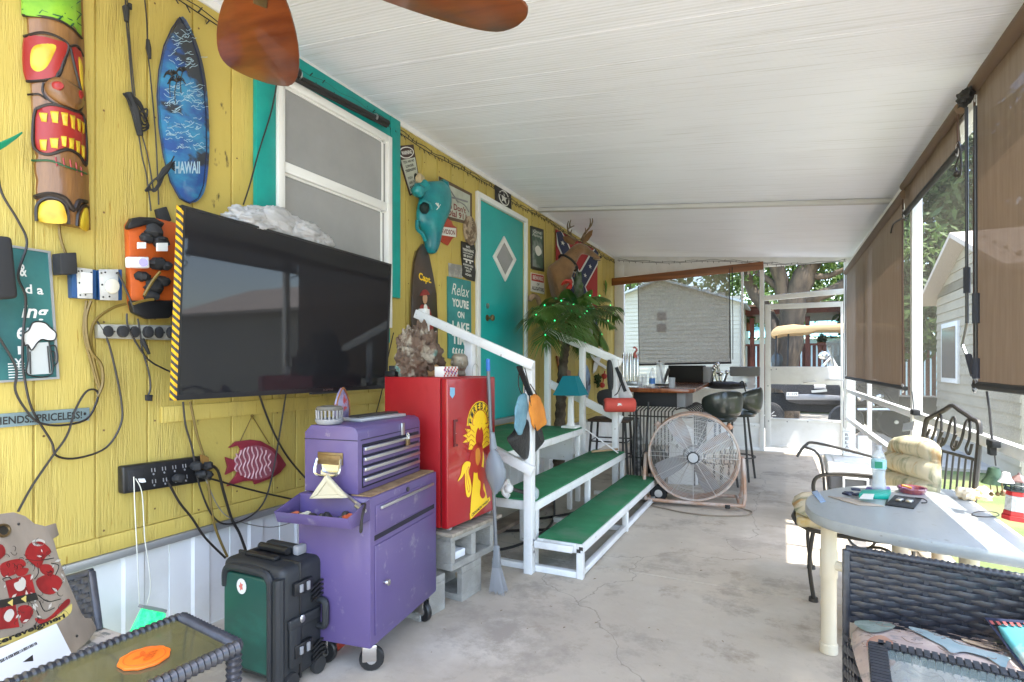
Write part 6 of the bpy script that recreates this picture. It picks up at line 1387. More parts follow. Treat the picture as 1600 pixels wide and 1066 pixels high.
def wrapped_bar(parent, p0, p1, r_, mat_, name='wrapped_bar', step=.016):
    p0, p1 = Vector(p0), Vector(p1); L = (p1-p0).length; n = max(2, int(L/step)); b = MB(); rs = []; P = []
    for i in range(n*3+1): P.append(p0.lerp(p1, i/(n*3))); rs.append(r_*(1.12 if i % 3 == 1 else (.98 if i % 3 == 2 else .86)))
    b.tube(P, rs, 8); return build(b, name, mat_, parent, ang=50)
TG1 = mat('smoked_table_glass', (.10, .10, .055), .06, sp=.8, alpha=.75)
lt_ = thing('side_table', 'glass topped black wicker side table in the bottom left corner', 'side table', (-1.45, .8, 0))
tz_ = .5; C1, C2 = vec(-1.60, 1.06, tz_), vec(-1.305, 1.02, tz_); C4, C3 = vec(-1.64, .46, tz_), vec(-1.345, .42, tz_)
for a, c in ((C1, C2), (C2, C3), (C3, C4), (C4, C1)): wrapped_bar(lt_, a, c, .019, WK)
gq = Q(C4, C1, C2, C3); b = MB(); b.prism([p+vec(0, 0, .006) for p in (C1, C2, C3, C4)], (0, 0, .005))
ce = (C1+C2+C3+C4)/4
b = MB(); b.prism([ce+(p-ce)*.92+vec(0, 0, .004) for p in (C1, C2, C3, C4)], (0, 0, .006)); build(b, 'glass_top', TG1, lt_)
for p in (C1, C2, C3, C4): wrapped_bar(lt_, ce+(p-ce)*.97+vec(0, 0, -.015), vec(ce.x+(p.x-ce.x)*.97, ce.y+(p.y-ce.y)*.97, 0), .019, WK, 'leg')
b = MB(); b.prism([ce+(p-ce)*.93+vec(0, 0, -.25) for p in (C1, C2, C3, C4)], (0, 0, .01)); build(b, 'shelf', WK, lt_)
c = hit(226, 1030, z=tz_+.011); OR = mat('orange_rubber', (.80, .16, .015), .45); b = MB()
NP = 32; b.prism([c+vec((.056+.0018*math.cos(k*2))*math.cos(k*2*math.pi/NP), (.056+.0018*math.cos(k*2))*math.sin(k*2*math.pi/NP), 0) for k in range(NP)], (0, 0, .007)); co = build(b, 'coaster', OR, label='round orange coaster with an embossed logo on the glass side table', cat='coaster', bev=.002)
OD = mat('orange_dark', (.55, .09, .01), .5)
b = MB(); b.tube([c+vec(.045*math.cos(t), .045*math.sin(t), .007) for t in [k*math.pi/14 for k in range(28)]], .0012, 5, True); build(b, 'ring_line', OD, co)
for k in range(3): b = MB(); a = k*2.1+.5; b.prism(cr([c+vec(-.01, 0, .0072)+vec(.0*k, 0, 0), c+vec(-.01+.012*math.cos(a-.5), .014*math.sin(a-.5), .0072), c+vec(-.01+.024*math.cos(a), .024*math.sin(a), .0072), c+vec(-.01+.012*math.cos(a+.5), .014*math.sin(a+.5), .0072)], 3, True), (0, 0, .0008)); build(b, 'leaf_mark', OD, co)
qq = Q(c+vec(.0, .035, .0075), c+vec(.03, .0, .0075), c+vec(.02, -.02, .0075), c+vec(-.01, .015, .0075)); qq.n = vec(0, 0, 1); text(qq, 'RBD', 0, 0, 1, 1, OD, co, .0008, .03)

# green glowing lamp hanging on its white cords
gp = W(228, 970, .12); AC = mat('green_glow_glass', (.02, .45, .16), .2, emit=(.0, .75, .22), es=.16, c2=(.15, .7, .35), ns=30, bump=.8, bs=60)
tl_, tr2, br_, bl_ = (hit(220, 949, x=-2.30), hit(257, 956, x=-2.30), hit(248, 992, x=-2.26), hit(200, 990, x=-2.26))
b = MB(); b.prism([tl_, tr2, br_, bl_], (.03, -.01, 0)); b2 = build(b, 'green_lamp', AC, label='square green glowing glass lamp hanging low by its white cords', cat='lamp', bev=.005)
build(MB().beam(tl_+vec(0, 0, .004), tr2+vec(0, 0, .004), .03, .012), 'lamp_cap', GREYP, b2)

# wicker chair by the left wall with cushion, heraldic board and paper leaning on it
lc = thing('wicker_chair', 'black wicker armchair against the white skirting behind the crest board', 'chair', (-2.1, .9, 0))
A, B_ = hit(108, 897, x=-2.22), hit(146, 893, x=-2.16); q = Q(hit(100, 905, x=-2.28), hit(143, 893, x=-2.12), hit(155, 985, x=-2.02), hit(110, 1000, x=-2.18)); weave(lc, q, 12, 4, WK)
build(MB().beam(q.at(1, 0), q.at(1, 1), .022, .022), 'arm_post', WK, lc, bev=.006); build(MB().beam(q.at(0, 0), q.at(1, 0), .022, .022), 'arm_rail', WK, lc, bev=.006)
bx = vec(-2.02, .62, 0)
b = MB(); b.box(-2.38, -1.85, .45, 1.10, .24, .30); build(b, 'seat', WK, lc, bev=.01)
for x_, y_ in ((-2.36, .48), (-1.87, .48), (-2.36, 1.07), (-1.87, 1.07)): build(MB().box(x_-.02, x_+.02, y_-.02, y_+.02, 0, .24), 'leg', WK, lc)
CU = mat('fern_print_cushion', (.42, .39, .36), .9, c2=(.14, .15, .15), ns=12, lo=.5, hi=.56, st=(1, 2.5, 1), bump=.3, bs=60)
b = MB(); b.box(-2.33, -1.80, .50, 1.10, .305, .38); build(b, 'cushion', CU, lc, bev=.035, seg=4)
HW = mat('aged_board', (.34, .285, .23), .75, c2=(.24, .20, .16), ns=4, st=(1, 1, .35), bump=.25, bs=20)
HP = (vec(-1.86, .86, .4), vec(.80, .52, .30).normalized())
def hb(u, v, o=0): return hit(u, v, pl=(HP[0]+HP[1]*o, HP[1]))
P = [(-70, 830), (-30, 806), (0, 803), (22, 800), (40, 806), (55, 818), (72, 822), (88, 817), (93, 836), (84, 842), (92, 870), (104, 902), (118, 935), (128, 958), (133, 965), (144, 966), (152, 983), (140, 1000), (122, 1016), (100, 1066), (80, 1090), (-70, 1090)]
b = MB(); b.prism([hb(u, v) for u, v in P], -HP[1]*.022); hbo = build(b, 'crest_board', HW, label='notched wooden coat of arms board leaning on the wicker chair', cat='board', bev=.003)
def hp_(name, pts, m_, o=.001, sm=True):
    P = [hb(u, v, o) for u, v in pts]; P = cr(P, 3, True) if sm else P
    b = MB(); b.prism(P, HP[1]*.0006); return build(b, name, m_, hbo)
CR = mat('crest_red', (.33, .015, .015), .6, c2=(.22, .01, .01), ns=14); CK = mat('crest_black', (.02, .018, .014), .6); CY = mat('crest_yellow', (.62, .50, .14), .6); CW = mat('crest_white', (.55, .52, .47), .6)
hp_('red_print', [(39, 868), (46, 850), (60, 846), (70, 850), (80, 862), (70, 872), (62, 888), (50, 880)], CR); hp_('red_print', [(62, 884), (76, 882), (84, 890), (80, 900), (66, 896)], CR); hp_('red_print', [(56, 908), (72, 898), (90, 900), (97, 912), (84, 928), (66, 926)], CR)
hp_('red_print', [(0, 884), (14, 876), (34, 874), (40, 884), (22, 892), (26, 896), (6, 902)], CR); hp_('red_print', [(24, 890), (44, 888), (40, 898), (28, 900)], CR); hp_('red_print', [(-10, 852), (4, 852), (8, 866), (-6, 876)], CR)
hp_('red_print', [(55, 966), (70, 968), (84, 958), (100, 940), (108, 936), (108, 944), (90, 960), (76, 974), (60, 974)], CR)
hp_('shield_print', [(8, 908), (48, 897), (56, 930), (16, 940)], CR, .0014, False); hp_('shield_print', [(-20, 948), (24, 945), (30, 980), (-8, 985)], CR, .0014, False); hp_('shield_print', [(28, 950), (44, 946), (52, 955), (46, 968), (34, 974)], CR, .0014)
hp_('shield_band', [(-10, 940), (56, 926), (60, 937), (-8, 952)], CK, .002, False)
for u, v in ((17, 942), (38, 936)): hp_('gold_flower', [(u+5*math.cos(k*1.05)*(1 if k % 2 else .5), v+6*math.sin(k*1.05)*(1 if k % 2 else .5)) for k in range(6)], CY, .003)
hp_('white_print', [(50, 846), (60, 842), (70, 846), (66, 853), (54, 853)], CW); hp_('lion_print', [(22, 912), (30, 908), (34, 902), (40, 908), (38, 920), (30, 924), (24, 920)], CW, .0022); hp_('lion_print', [(10, 955), (18, 952), (22, 960), (14, 972), (6, 966)], CW, .0022)
for pts in ([(80, 880), (92, 884), (86, 900)], [(60, 930), (75, 940), (95, 936)], [(62, 940), (70, 955), (85, 950)], [(40, 874), (60, 876), (84, 872)], [(58, 880), (60, 895), (54, 905)], [(4, 905), (14, 902), (20, 908)], [(50, 945), (60, 960), (56, 975)]):
    b = MB(); b.tube(cr([hb(u, v, .001) for u, v in pts], 4), .0012, 4); build(b, 'scroll_line', CK, hbo)
hp_('ribbon', [(-30, 1004), (0, 998), (30, 990), (60, 978), (90, 962), (106, 948), (112, 944), (110, 958), (92, 972), (60, 990), (30, 1002), (0, 1010), (-30, 1016)], CY, .0014)
qq = Q(hb(-10, 1002, .003), hb(100, 958, .003), hb(103, 967, .003), hb(-8, 1013, .003)); qq.n = HP[1]; text(qq, 'cerevelgmeri', .0, .0, 1, 1, CK, hbo, .0006, .04)
b = MB(); rnd = random.Random(14)
for k in range(60):
    u, v = rnd.uniform(0, 100), rnd.uniform(850, 985)
    if 20 < v-930+u*.2 < 5: continue
    a, l = rnd.uniform(0, 6.28), rnd.uniform(3, 9); b.tube(cr([hb(u+l*j/3*math.cos(a+j*.5), v+l*j/3*math.sin(a+j*.5), .0022) for j in range(5)], 3), .0006, 3)
build(b, 'ink_line', CK, hbo, kind='stuff')
b = MB()
for k in range(26):
    u, v = rnd.uniform(5, 100), rnd.uniform(856, 975); a = rnd.uniform(0, 6.28); s_ = rnd.uniform(1.5, 4)
    b.prism([hb(u+s_*math.cos(a+j*1.57)*(1.6 if j % 2 else .6), v+s_*math.sin(a+j*1.57)*(1.6 if j % 2 else .6), .0018) for j in range(4)], HP[1]*.0004)
build(b, 'feather_print', CW, hbo, kind='stuff')
b = MB(); b.tube(cr([hb(5+10*math.cos(t), 829+9*math.sin(t), .001) for t in [k*math.pi/4 for k in range(8)]], 3, True), .004, 5, True); build(b, 'hole_ring', BRASS, hbo)
b = MB(); b.prism([hb(5+8*math.cos(t), 829+8*math.sin(t), .0) for t in [k*math.pi/7 for k in range(14)]], HP[1]*.001); build(b, 'hole', CK, hbo)
b = MB()
for u, v in ((29, 819), (120, 994)): b.ball(hb(u, v, .001), .004, 6)
build(b, 'nail', CK, hbo, kind='stuff')
PP = (hb(60, 1010, .03), HP[1]+vec(0, -.05, .3)); PP = (PP[0], PP[1].normalized())
def pp(u, v, o=0): return hit(u, v, pl=(PP[0]+PP[1]*o, PP[1]))
q = Q(pp(-60, 1040), pp(87, 975), pp(112, 1024), pp(-30, 1120)); b = MB(); q.rect(b, 0, 0, 1, 1, 0, .002); pa = build(b, 'envelope', mat('pale_paper', (.60, .64, .68), .6), label='pale white envelope with a barcode leaning on the crest board', cat='envelope')
rnd = random.Random(9); b = MB(); x = .26
while x < .70:
    w_ = rnd.choice((.004, .008, .012)); q.rect(b, x, .22, x+w_, .29, .002, .0005); x += w_+rnd.choice((.004, .008))
build(b, 'barcode', SIGNK, pa, kind='stuff'); b = MB(); q.poly(b, [(.50, .50), (.62, .46), (.60, .60)], .002, .0005); build(b, 'black_mark', SIGNK, pa)
q2_ = q
# ceiling fan
cfan = thing('ceiling_fan', 'ceiling fan with broad reddish brown wooden blades above the camera', 'ceiling fan', (-1.25, 1.05, 2.35))
FB_ = mat('fan_blade_wood', (.19, .048, .010), .35, c2=(.12, .026, .005), ns=2, st=(1.5, 8, 1), coat=.3)
build(MB().lathe([(.05, 2.93), (.06, 2.90), (.02, 2.86), (.02, 2.5), (.10, 2.46), (.13, 2.40), (.12, 2.33), (.05, 2.29), (.001, 2.28)], (-1.25, 1.05, 0), 20), 'motor', BRASS, cfan)
for a in (141, 51, 231, 321):
    m_ = Matrix.Translation((-1.25, 1.05, 2.36)) @ Matrix.Rotation(R(a), 4, 'Z') @ Matrix.Rotation(R(9), 4, 'X'); b = MB(m_)
    L0, L1 = .16, .76; P = [(L0, -.05), (.30, -.10), (.48, -.13), (.64, -.135), (.73, -.11), (.765, -.05), (.77, 0), (.765, .05), (.73, .11), (.64, .135), (.48, .13), (.30, .10), (L0, .05)]
    b.prism([(p.x, p.y, 0) for p in cr([(x, y, 0) for x, y in P], 3, True)], (0, 0, .009)); bl_ = build(b, 'blade', FB_, cfan, bev=.002); build(MB(m_).box(.08, .26, -.02, .02, -.006, -.0005), 'blade_arm', BRASS, bl_, bev=.002)
# ================================================================ stairs with green carpet treads
stairs = thing('stairs', 'white wooden stairs with three green carpeted treads and handrails below the teal door', 'stairs', (-1.7, 4.1, 0))
GC = mat('green_turf_carpet', (.038, .25, .105), .95, c2=(.024, .18, .07), ns=2.5, bump=1, bs=260, c3=(.09, .22, .12), ns3=3, lo3=.52, hi3=.68)
SW = mat('stair_white', (.76, .76, .75), .42, c2=(.60, .58, .54), ns=6, lo=.52, hi=.8, c3=(.30, .27, .22), ns3=26, lo3=.66, hi3=.72, bump=.15, bs=30)
ya, yb = 3.10, 5.22
def SB(name, *a, m=None, bev=.004): return build(MB().box(*a), name, m or SW, stairs, bev=bev)
def tread(x0, x1, z, y0=ya, y1=yb):
    SB('tread', x0+.006, x1-.006, y0+.006, y1-.006, z, z+.012, m=GC, bev=.004)
    SB('front_board', x1-.04, x1, y0, y1, z-.055, z-.0005); SB('back_board', x0, x0+.04, y0, y1, z-.055, z-.0005)
    for y in (y0, (y0+y1)/2-.02, y1-.04): SB('cross_board', x0+.0405, x1-.0405, y, y+.04, z-.055, z-.0005)
tread(-1.34, -1.05, .205); tread(-1.66, -1.345, .42); tread(-2.44, -1.675, .66, 3.12, 4.95)
for y in (ya, 4.13, yb-.04):
    SB('leg', -1.09, -1.05, y, y+.04, 0, .1495); SB('floor_rail', -1.045-.6, -1.0905, y, y+.04, .002, .04)
    SB('leg', -1.40, -1.36, y+.041, y+.081, 0, .364)
SB('floor_rail', -1.09+.0, -1.055, ya+.0405, 4.129, .012, .05); SB('floor_rail', -1.09, -1.055, 4.171, yb-.041, .012, .05)
for y in (3.9, 4.86): 
    SB('leg', -1.72, -1.68, y, y+.04, 0, .604); SB('riser_post', -1.69, -1.65, y-.3, y-.26, 0, .364)
SB('riser_board', -2.44, -2.42, 3.13, 4.9, .05, .6); SB('side_board', -2.418, -1.76, 4.905, 4.925, .36, .6)
pw_ = .055
def post(x, y, z1, z0=0): SB('post', x-pw_/2, x+pw_/2, y-pw_/2, y+pw_/2, z0, z1, bev=.004)
y0 = ya-.03; post(-1.375, y0, 1.275); post(-1.80, y0+.025, 1.42, .55); post(-2.15, y0+.02, 1.62, .6)
def rail(p, q_, w_=.036, h_=.075, nm='handrail'): build(MB().beam(p, q_, w_, h_), nm, SW, stairs, bev=.004)
rail((-1.33, y0-.046, 1.245), (-2.17, y0-.046, 1.585), .03, .055); rail((-1.33, y0-.046, .62), (-1.72, y0-.046, .78), .035, .06)
y1 = yb+.03; post(-1.45, y1, 1.30); post(-1.78, y1, 1.42, .2); post(-2.15, y1, 1.60)
rail((-1.40, y1+.046, 1.27), (-2.18, y1+.046, 1.60)); rail((-1.40, y1+.046, .72), (-2.15, y1+.046, 1.06))
rail((-1.10, y0+.0, .18), (-1.34, y0, .18), .03, .04, 'end_rail')
for z_ in (.13, .20): build(MB().cyl((-1.3485, y0-.0, z_), (-1.344, y0, z_), .009, 8), 'bolt', GREYP, stairs)
for x_, z_ in ((-1.06, .18), (-1.075, .165)): build(MB().box(x_-.012, x_+.012, ya-.003, ya-.0, z_-.01, z_+.01), 'bracket', GREY_IRON, stairs)

# bags hanging from the near post
pt = vec(-1.34, 3.02, 1.2)
def bag(name, label, outline, m_, depth, x_=-1.34, y_=None, cat='bag'):
    """outline in picture points on the plane of the post; puffed out to real thickness"""
    P = [hit(u, v, x=x_) for u, v in outline]; P = cr(P, 3, True); n = len(P); ce = sum(P, Vector())/n; nv = (EYE-ce); nv.z = 0; nv.normalize()
    b = MB(); rings = []
    for k in range(-4, 5):
        a = k/4*math.pi/2; f = max(.04, math.cos(a)); rings.append([ce+(p-ce)*f**.55+nv*(depth*math.sin(a))+vec(0, .006*math.sin(i*1.7+k), .0) for i, p in enumerate(P)])
    b.loft(rings); return build(b, name, m_, label=label, cat=cat, ang=70)
BLU = mat('blue_pouch', (.16, .33, .42), .55, c2=(.11, .25, .33), ns=9, bump=.8, bs=28, bst=(1, 1, .4)); ORP = mat('orange_pouch', (.75, .27, .03), .6, c2=(.62, .20, .02), ns=8, bump=.8, bs=26, bst=(1, 1, .4)); BKB = mat('black_nylon', (.013, .013, .014), .5, bump=.8, bs=24)
o = bag('black_bag', 'black nylon bag hanging behind the blue and orange pouches', [(812, 660), (822, 655), (838, 658), (848, 676), (850, 690), (838, 705), (820, 719), (806, 706), (792, 688), (800, 675)], BKB, .05, -1.38)
o = bag('blue_pouch', 'light blue drawstring pouch hanging from the near stair post', [(812, 618), (820, 614), (824, 622), (825, 640), (821, 662), (816, 678), (809, 679), (804, 668), (804, 645), (807, 628)], BLU, .035, -1.33)
build(MB().tube(cr([hit(u, v, x=-1.33) for u, v in ((812, 575), (810, 600), (815, 615), (820, 612), (818, 590), (814, 575))], 4), .003, 5), 'drawstring', CORD, o)
o = bag('orange_pouch', 'orange drawstring pouch hanging beside the blue one on the stair post', [(829, 619), (838, 616), (846, 626), (852, 645), (854, 662), (846, 668), (838, 674), (831, 664), (827, 648), (826, 630)], ORP, .04, -1.32)
build(MB().tube(cr([hit(u, v, x=-1.32) for u, v in ((820, 575), (826, 600), (832, 618), (840, 632), (838, 616), (828, 600))], 4), .003, 5), 'drawstring', CORD, o)
b = MB(); b.beam(hit(811, 573, x=-1.31), hit(829, 617, x=-1.30), .012, .03, (1, 0, 0)); build(b, 'black_strap', BKB, label='flat black strap looped over the top of the near stair post', cat='strap')
b = MB(); b.tube(cr([hit(u, v, x=-1.31) for u, v in ((812, 575), (820, 590), (826, 612), (830, 640), (836, 668), (845, 690))], 5), .004, 5); build(b, 'thin_strap', CORD, label='thin black cord hanging between the two drawstring pouches', cat='cord')

# broom and long handled dustpan against the fridge
bx, by = -1.42, 2.86
p0 = hit(782, 928, z=.0); xx, yy = p0.x, p0.y
br = thing('broom', 'grey bristled broom with a long pole standing before the red fridge', 'broom', (xx, yy, 0))
hp = hit(763, 592, y=yy+.03); t_ = hit(776, 878, y=yy)
b = MB(); b.cyl(t_, hit(763, 580, y=yy+.03), .010, 10); build(b, 'pole', mat('grey_pole', (.15, .155, .165), .4, .3), br)
b = MB(); b.cyl(hit(763, 580, y=yy+.03), hit(762.5, 561, y=yy+.032), .0125, 10); build(b, 'blue_grip', mat('blue_grip', (.01, .12, .42), .4), br)
b = MB(); b.loft([[t_+vec(sx*w1, sy*w1*.6, dz) for sx, sy in ((-1, -1), (1, -1), (1, 1), (-1, 1))] for w1, dz in ((.014, .09), (.02, .02), (.024, -.03))]); build(b, 'socket', mat('grey_pole2', (.2, .21, .22), .5), br, bev=.003)
b = MB(); rnd = random.Random(6)
for k in range(110):
    a, c = rnd.uniform(-1, 1), rnd.uniform(-1, 1); s0 = t_+vec(a*.022, c*.016, -.03); e = vec(t_.x+.01+a*.05, t_.y+c*.03, rnd.uniform(.0, .02)); b.tube([s0, s0.lerp(e, .6)+vec(0, 0, 0), e], .0016, 3)
build(b, 'bristles', GREYP, br, kind='stuff')
dpn = thing('dustpan', 'pale grey scoop shaped long handled dustpan hanging in front of the broom pole', 'dustpan', (xx, yy+.03, .35))
def dp_(u, v, o=0): return hit(u, v, y=yy-.02-o)
rings = []
for v, a, c, d_ in ((700, 769, 773, .015), (708, 764, 779, .02), (720, 760, 786, .03), (735, 759, 790, .035), (748, 761, 790, .03), (760, 766, 786, .02), (772, 771, 777, .012)):
    A, B_ = dp_(a, v), dp_(c, v); mid = (A+B_)/2; ha = (B_-A)/2
    rings.append([mid+ha*math.cos(k*math.pi/8)+vec(0, -math.sin(k*math.pi/8)*d_, 0) for k in range(9)]+[mid+ha*.9*math.cos(k*math.pi/8)+vec(0, -math.sin(k*math.pi/8)*(d_-.012)+.004, 0) for k in range(8, -1, -1)])
b = MB(); b.loft(rings); build(b, 'scoop', mat('pale_grey_plastic', (.17, .19, .215), .4), dpn, ang=60)
b = MB(); b.tube([dp_(771, 702), dp_(769, 676)], [.022, .014], 8); build(b, 'collar', _m['pale_grey_plastic'], dpn)
# grey rod sticking out at tread level (rolled torch)
b = MB(); P0, P1 = hit(778, 768, z=.50), hit(800, 764, z=.50)
fl_ = thing('work_light', 'clear domed work light with a rod on the middle green tread', 'lamp', (-1.5, 3.2, .435))
c1p = hit(828, 772, x=-1.385); c0p = hit(795, 763, x=-1.50)
b = MB(); b.cyl(c0p, c1p, .012, 10); build(b, 'rod', GREY_IRON, fl_)
b = MB(); b.lathe([(.001, .035), (.03, .03), (.045, .01), (.045, -.02), (.03, -.04), (.001, -.042)], c1p+vec(.01, .02, 0), 14, Matrix.Rotation(R(90), 3, 'Y')); build(b, 'dome', mat('frosted', (.5, .58, .6), .25, alpha=.7), fl_)
b = MB(); b.tube(cr([c0p+vec(0, 0, .04), c0p+vec(-.03, 0, .02), c0p+vec(-.03, 0, -.03), c0p+vec(.0, 0, -.05)], 4), .018, 8); b.ball(c0p, (.03, .03, .03), 7); build(b, 'clamp', CLEANW, fl_)
# black cables under the stairs
for i, P in enumerate(([(-2.3, 3.3), (-1.9, 3.7), (-1.5, 4.0), (-1.3, 4.5)], [(-2.2, 3.2), (-1.7, 3.35), (-1.62, 4.0), (-1.9, 4.8)], [(-2.0, 3.9), (-1.6, 4.4), (-1.5, 5.0)])):
    build(MB().tube(cr([vec(a, c, .012) for a, c in P], 6), .010, 6), 'floor_cable', CORD, label=['thick black cable curling across the floor under the low green tread', 'black cable lying along the floor beneath the middle green tread', 'short black cable at the far end beneath the stairs'][i], cat='cable')
b = MB(); b.beam((-1.95, 3.2, .03), (-1.90, 4.6, .03), .14, .03); build(b, 'loose_plank', mat('brown_plank', (.16, .11, .08), .8, c2=(.25, .19, .14), ns=5), label='loose brown plank lying on the floor under the stairs', cat='plank', bev=.003)

# teal lamp on the landing
lp = hit(897, 667, z=.672); lamp = thing('table_lamp', 'white lamp with a teal square shade standing on the top green landing', 'lamp', lp)
lp = vec(-1.76, 4.86, .672)
lamp.location = lp
b = MB(); b.box(lp.x-.07, lp.x+.07, lp.y-.07, lp.y+.07, lp.z, lp.z+.02); build(b, 'base', CLEANW, lamp, bev=.004)
b = MB(); b.loft([[lp+vec(sx*w1, sy*w1, dz) for sx, sy in ((-1, -1), (1, -1), (1, 1), (-1, 1))] for w1, dz in ((.036, .02), (.025, .05), (.021, .27), (.028, .295))]); build(b, 'column', CLEANW, lamp, bev=.003)
b = MB(); b.loft([[lp+vec(sx*w1, sy*w1, dz) for sx, sy in ((-1, -1), (1, -1), (1, 1), (-1, 1))] for w1, dz in ((.128, .30), (.058, .475))], caps=False); b.loft([[lp+vec(sx*w1, sy*w1, dz) for sx, sy in ((-1, -1), (1, -1), (1, 1), (-1, 1))] for w1, dz in ((.124, .301), (.054, .474))], caps=False)
build(b, 'lamp_shade', mat('teal_shade', (.0, .17, .21), .8, bump=.2, bs=200), lamp, ang=20)
build(MB().ball(lp+vec(0, 0, .35), .025, 8), 'bulb', CLEANW, lamp)

# red bluetooth speaker
c = vec(-1.36, 5.12, .93); c = hit(968, 633, y=5.13); sp_ = thing('portable_speaker', 'coral red cylindrical portable speaker strapped to the far stair post', 'speaker', c-vec(0, 0, .065))
ax = vec(math.cos(YAW), math.sin(YAW), 0).normalized(); L = .145
def sl(t, r_): return c+ax*t
P = [c+ax*t for t in (-L, -L+.01, -L*.85, 0, L*.85, L-.01, L)]; CO = mat('coral_fabric', (.55, .07, .05), .7, bump=.3, bs=400)
build(MB().tube(P, [.05, .062, .066, .066, .066, .062, .05], 22), 'body', CO, sp_)
build(MB().tube([c-ax*(L+.004), c-ax*(L-.002)], [.040, .044], 18), 'bass_cone', mat('dark_coral', (.08, .015, .012), .6), sp_)
fd = (EYE-c).normalized(); qq = Q(c+fd*.0675+ax*-.025+vec(0, 0, .02), c+fd*.0675+ax*.03+vec(0, 0, .02), c+fd*.0675+ax*.03+vec(0, 0, -.012), c+fd*.0675+ax*-.025+vec(0, 0, -.012)); qq.n = fd; text(qq, 'JBL', .1, .1, .9, .9, SIGNW, sp_, .0005, .05)

# hanging cloth, umbrella and strap at the far post
b = MB(); b.prism(cr([hit(u, v, y=5.10) for u, v in ((948, 566), (954, 564), (957, 580), (957, 606), (952, 612), (949, 600))], 3, True), (0, .03, 0)); build(b, 'black_sleeve', BKB, label='black folded umbrella sleeve hanging at the far stair post', cat='umbrella', bev=.006)
b = MB(); b.prism([hit(u, v, y=5.3) for u, v in ((960, 568), (966, 575), (988, 620), (984, 624), (966, 623), (960, 612))], (0, .03, 0)); wcl = build(b, 'white_cloth', mat('white_cloth', (.66, .66, .65), .9, c2=(.5, .5, .5), ns=6, bump=.7, bs=18), label='white triangular cloth hanging behind the red speaker', cat='cloth', bev=.005)
b = MB(); b.beam(hit(963, 574, y=5.22), hit(977, 612, y=5.22), .01, .03, (1, 0, 0)); b.tube(cr([hit(963, 574, y=5.2), hit(972, 590, y=5.2), hit(966, 612, y=5.2), hit(960, 618, y=5.2)], 4), .005, 5); build(b, 'black_strap', BKB, label='black webbing strap over the white cloth by the red speaker', cat='strap')
b = MB(); b.tube([hit(915, 671, y=5.05), hit(966, 708, y=5.05)], .006, 6); build(b, 'white_stick', CLEANW, label='thin white stick leaning across the far end of the middle tread', cat='stick')
b = MB(); b.tube([hit(925, 706, z=.45), hit(965, 702, z=.45)], .01, 6); build(b, 'bamboo_stick', mat('tan_stick', (.4, .28, .15), .7), label='short tan stick lying at the far end of the middle green tread', cat='stick')

# ---------------------------------------------------------------- artificial palm
palm = thing('artificial_palm', 'artificial palm tree with green fairy lights beside the deer head', 'palm tree', hit(873, 722, x=-2.15))
TRK = mat('palm_trunk', (.07, .05, .035), .9, c2=(.14, .11, .08), ns=9, bump=1, bs=30, bst=(1, 1, 4))
px_ = -2.12
P = cr([vec(px_-.03, 5.62, 0), hit(873, 715, x=px_), hit(876, 640, x=px_), hit(879, 580, x=px_), hit(886, 530, x=px_), hit(899, 490, x=px_)], 10)
b = MB(); n = len(P); b.tube(P, [(.065-.028*i/n)*(1.12 if i % 2 else .92) for i in range(n)], 10); build(b, 'trunk', TRK, palm, ang=30)
PG = mat('palm_green', (.07, .17, .03), .5, c2=(.15, .26, .06), ns=6, transl=.25); STEM = mat('frond_stem', (.16, .17, .05), .6)
crown = hit(901, 482, x=px_); rnd = random.Random(12)
tips = [((838, 492), (826, 500), .0), ((852, 472), (838, 500), .1), ((850, 520), (848, 545), .1), ((870, 470), (858, 462), .15), ((888, 462), (884, 448), .1), ((930, 462), (956, 466), .15), ((948, 478), (974, 480), .2), ((955, 488), (974, 500), .25), ((945, 500), (968, 515), .3), ((935, 515), (957, 555), .3), ((912, 530), (917, 568), .35), ((905, 520), (908, 560), .15), ((925, 510), (940, 548), .05), ((870, 500), (848, 515), .3), ((880, 470), (860, 478), .35), ((915, 460), (940, 472), .35), ((900, 505), (892, 540), .4), ((920, 480), (950, 492), -.05), ((868, 478), (842, 482), -.1), ((912, 462), (925, 450), .2)]
tw = []
for k, (m_, e_, dx) in enumerate(tips):
    m_ = (901+(m_[0]-901)*.9, 482+(m_[1]-482)*.9); e_ = (901+(e_[0]-901)*.88, 482+(e_[1]-482)*.88)
    mid = hit(*m_, x=px_+dx*.5); end = hit(*e_, x=px_+dx); P = cr([crown, mid, end], 12); tot = len(P); b = MB()
    b.tube(P, [.008-.006*i/tot for i in range(tot)], 5); L_ = (end-crown).length
    fr_o = build(b, 'frond', STEM, palm); b = MB()
    for i in range(3, tot):
        t = (P[min(i+1, tot-1)]-P[i-1]).normalized(); sd_ = t.cross(vec(0, 0, 1))
        if sd_.length < .1: sd_ = vec(0, 1, 0)
        sd_.normalize(); ln = L_*.22*math.sin(math.pi*min(1, .15+.85*i/tot))+.02
        for s_ in (-1, 1):
            for j in (0, .5):
                o_ = P[i]+(P[i-1]-P[i])*j; d1 = (sd_*s_+t*.75+vec(0, 0, -.25+rnd.uniform(-.15, .1))).normalized(); a1 = o_+d1*ln*.55; a2 = o_+d1*ln+vec(0, 0, -ln*.35); wv = t*.013
                kk = len(b.v); b.v += [o_-wv*.4, o_+wv*.4, a1+wv, a1-wv, a2]; b.f += [[kk, kk+1, kk+2, kk+3], [kk+3, kk+2, kk+4]]
    build(b, 'leaflets', PG, fr_o, kind='stuff', ang=80)
    for i in range(5, tot, 11): tw.append(P[i]+vec(.012, -.01, .012))
LED = mat('green_led', (.1, .8, .3), .3, emit=(.02, 1, .25), es=.5)
b = MB()
for p in tw: b.ball(p, .0065, 5)
build(b, 'fairy_light', LED, palm, kind='stuff')
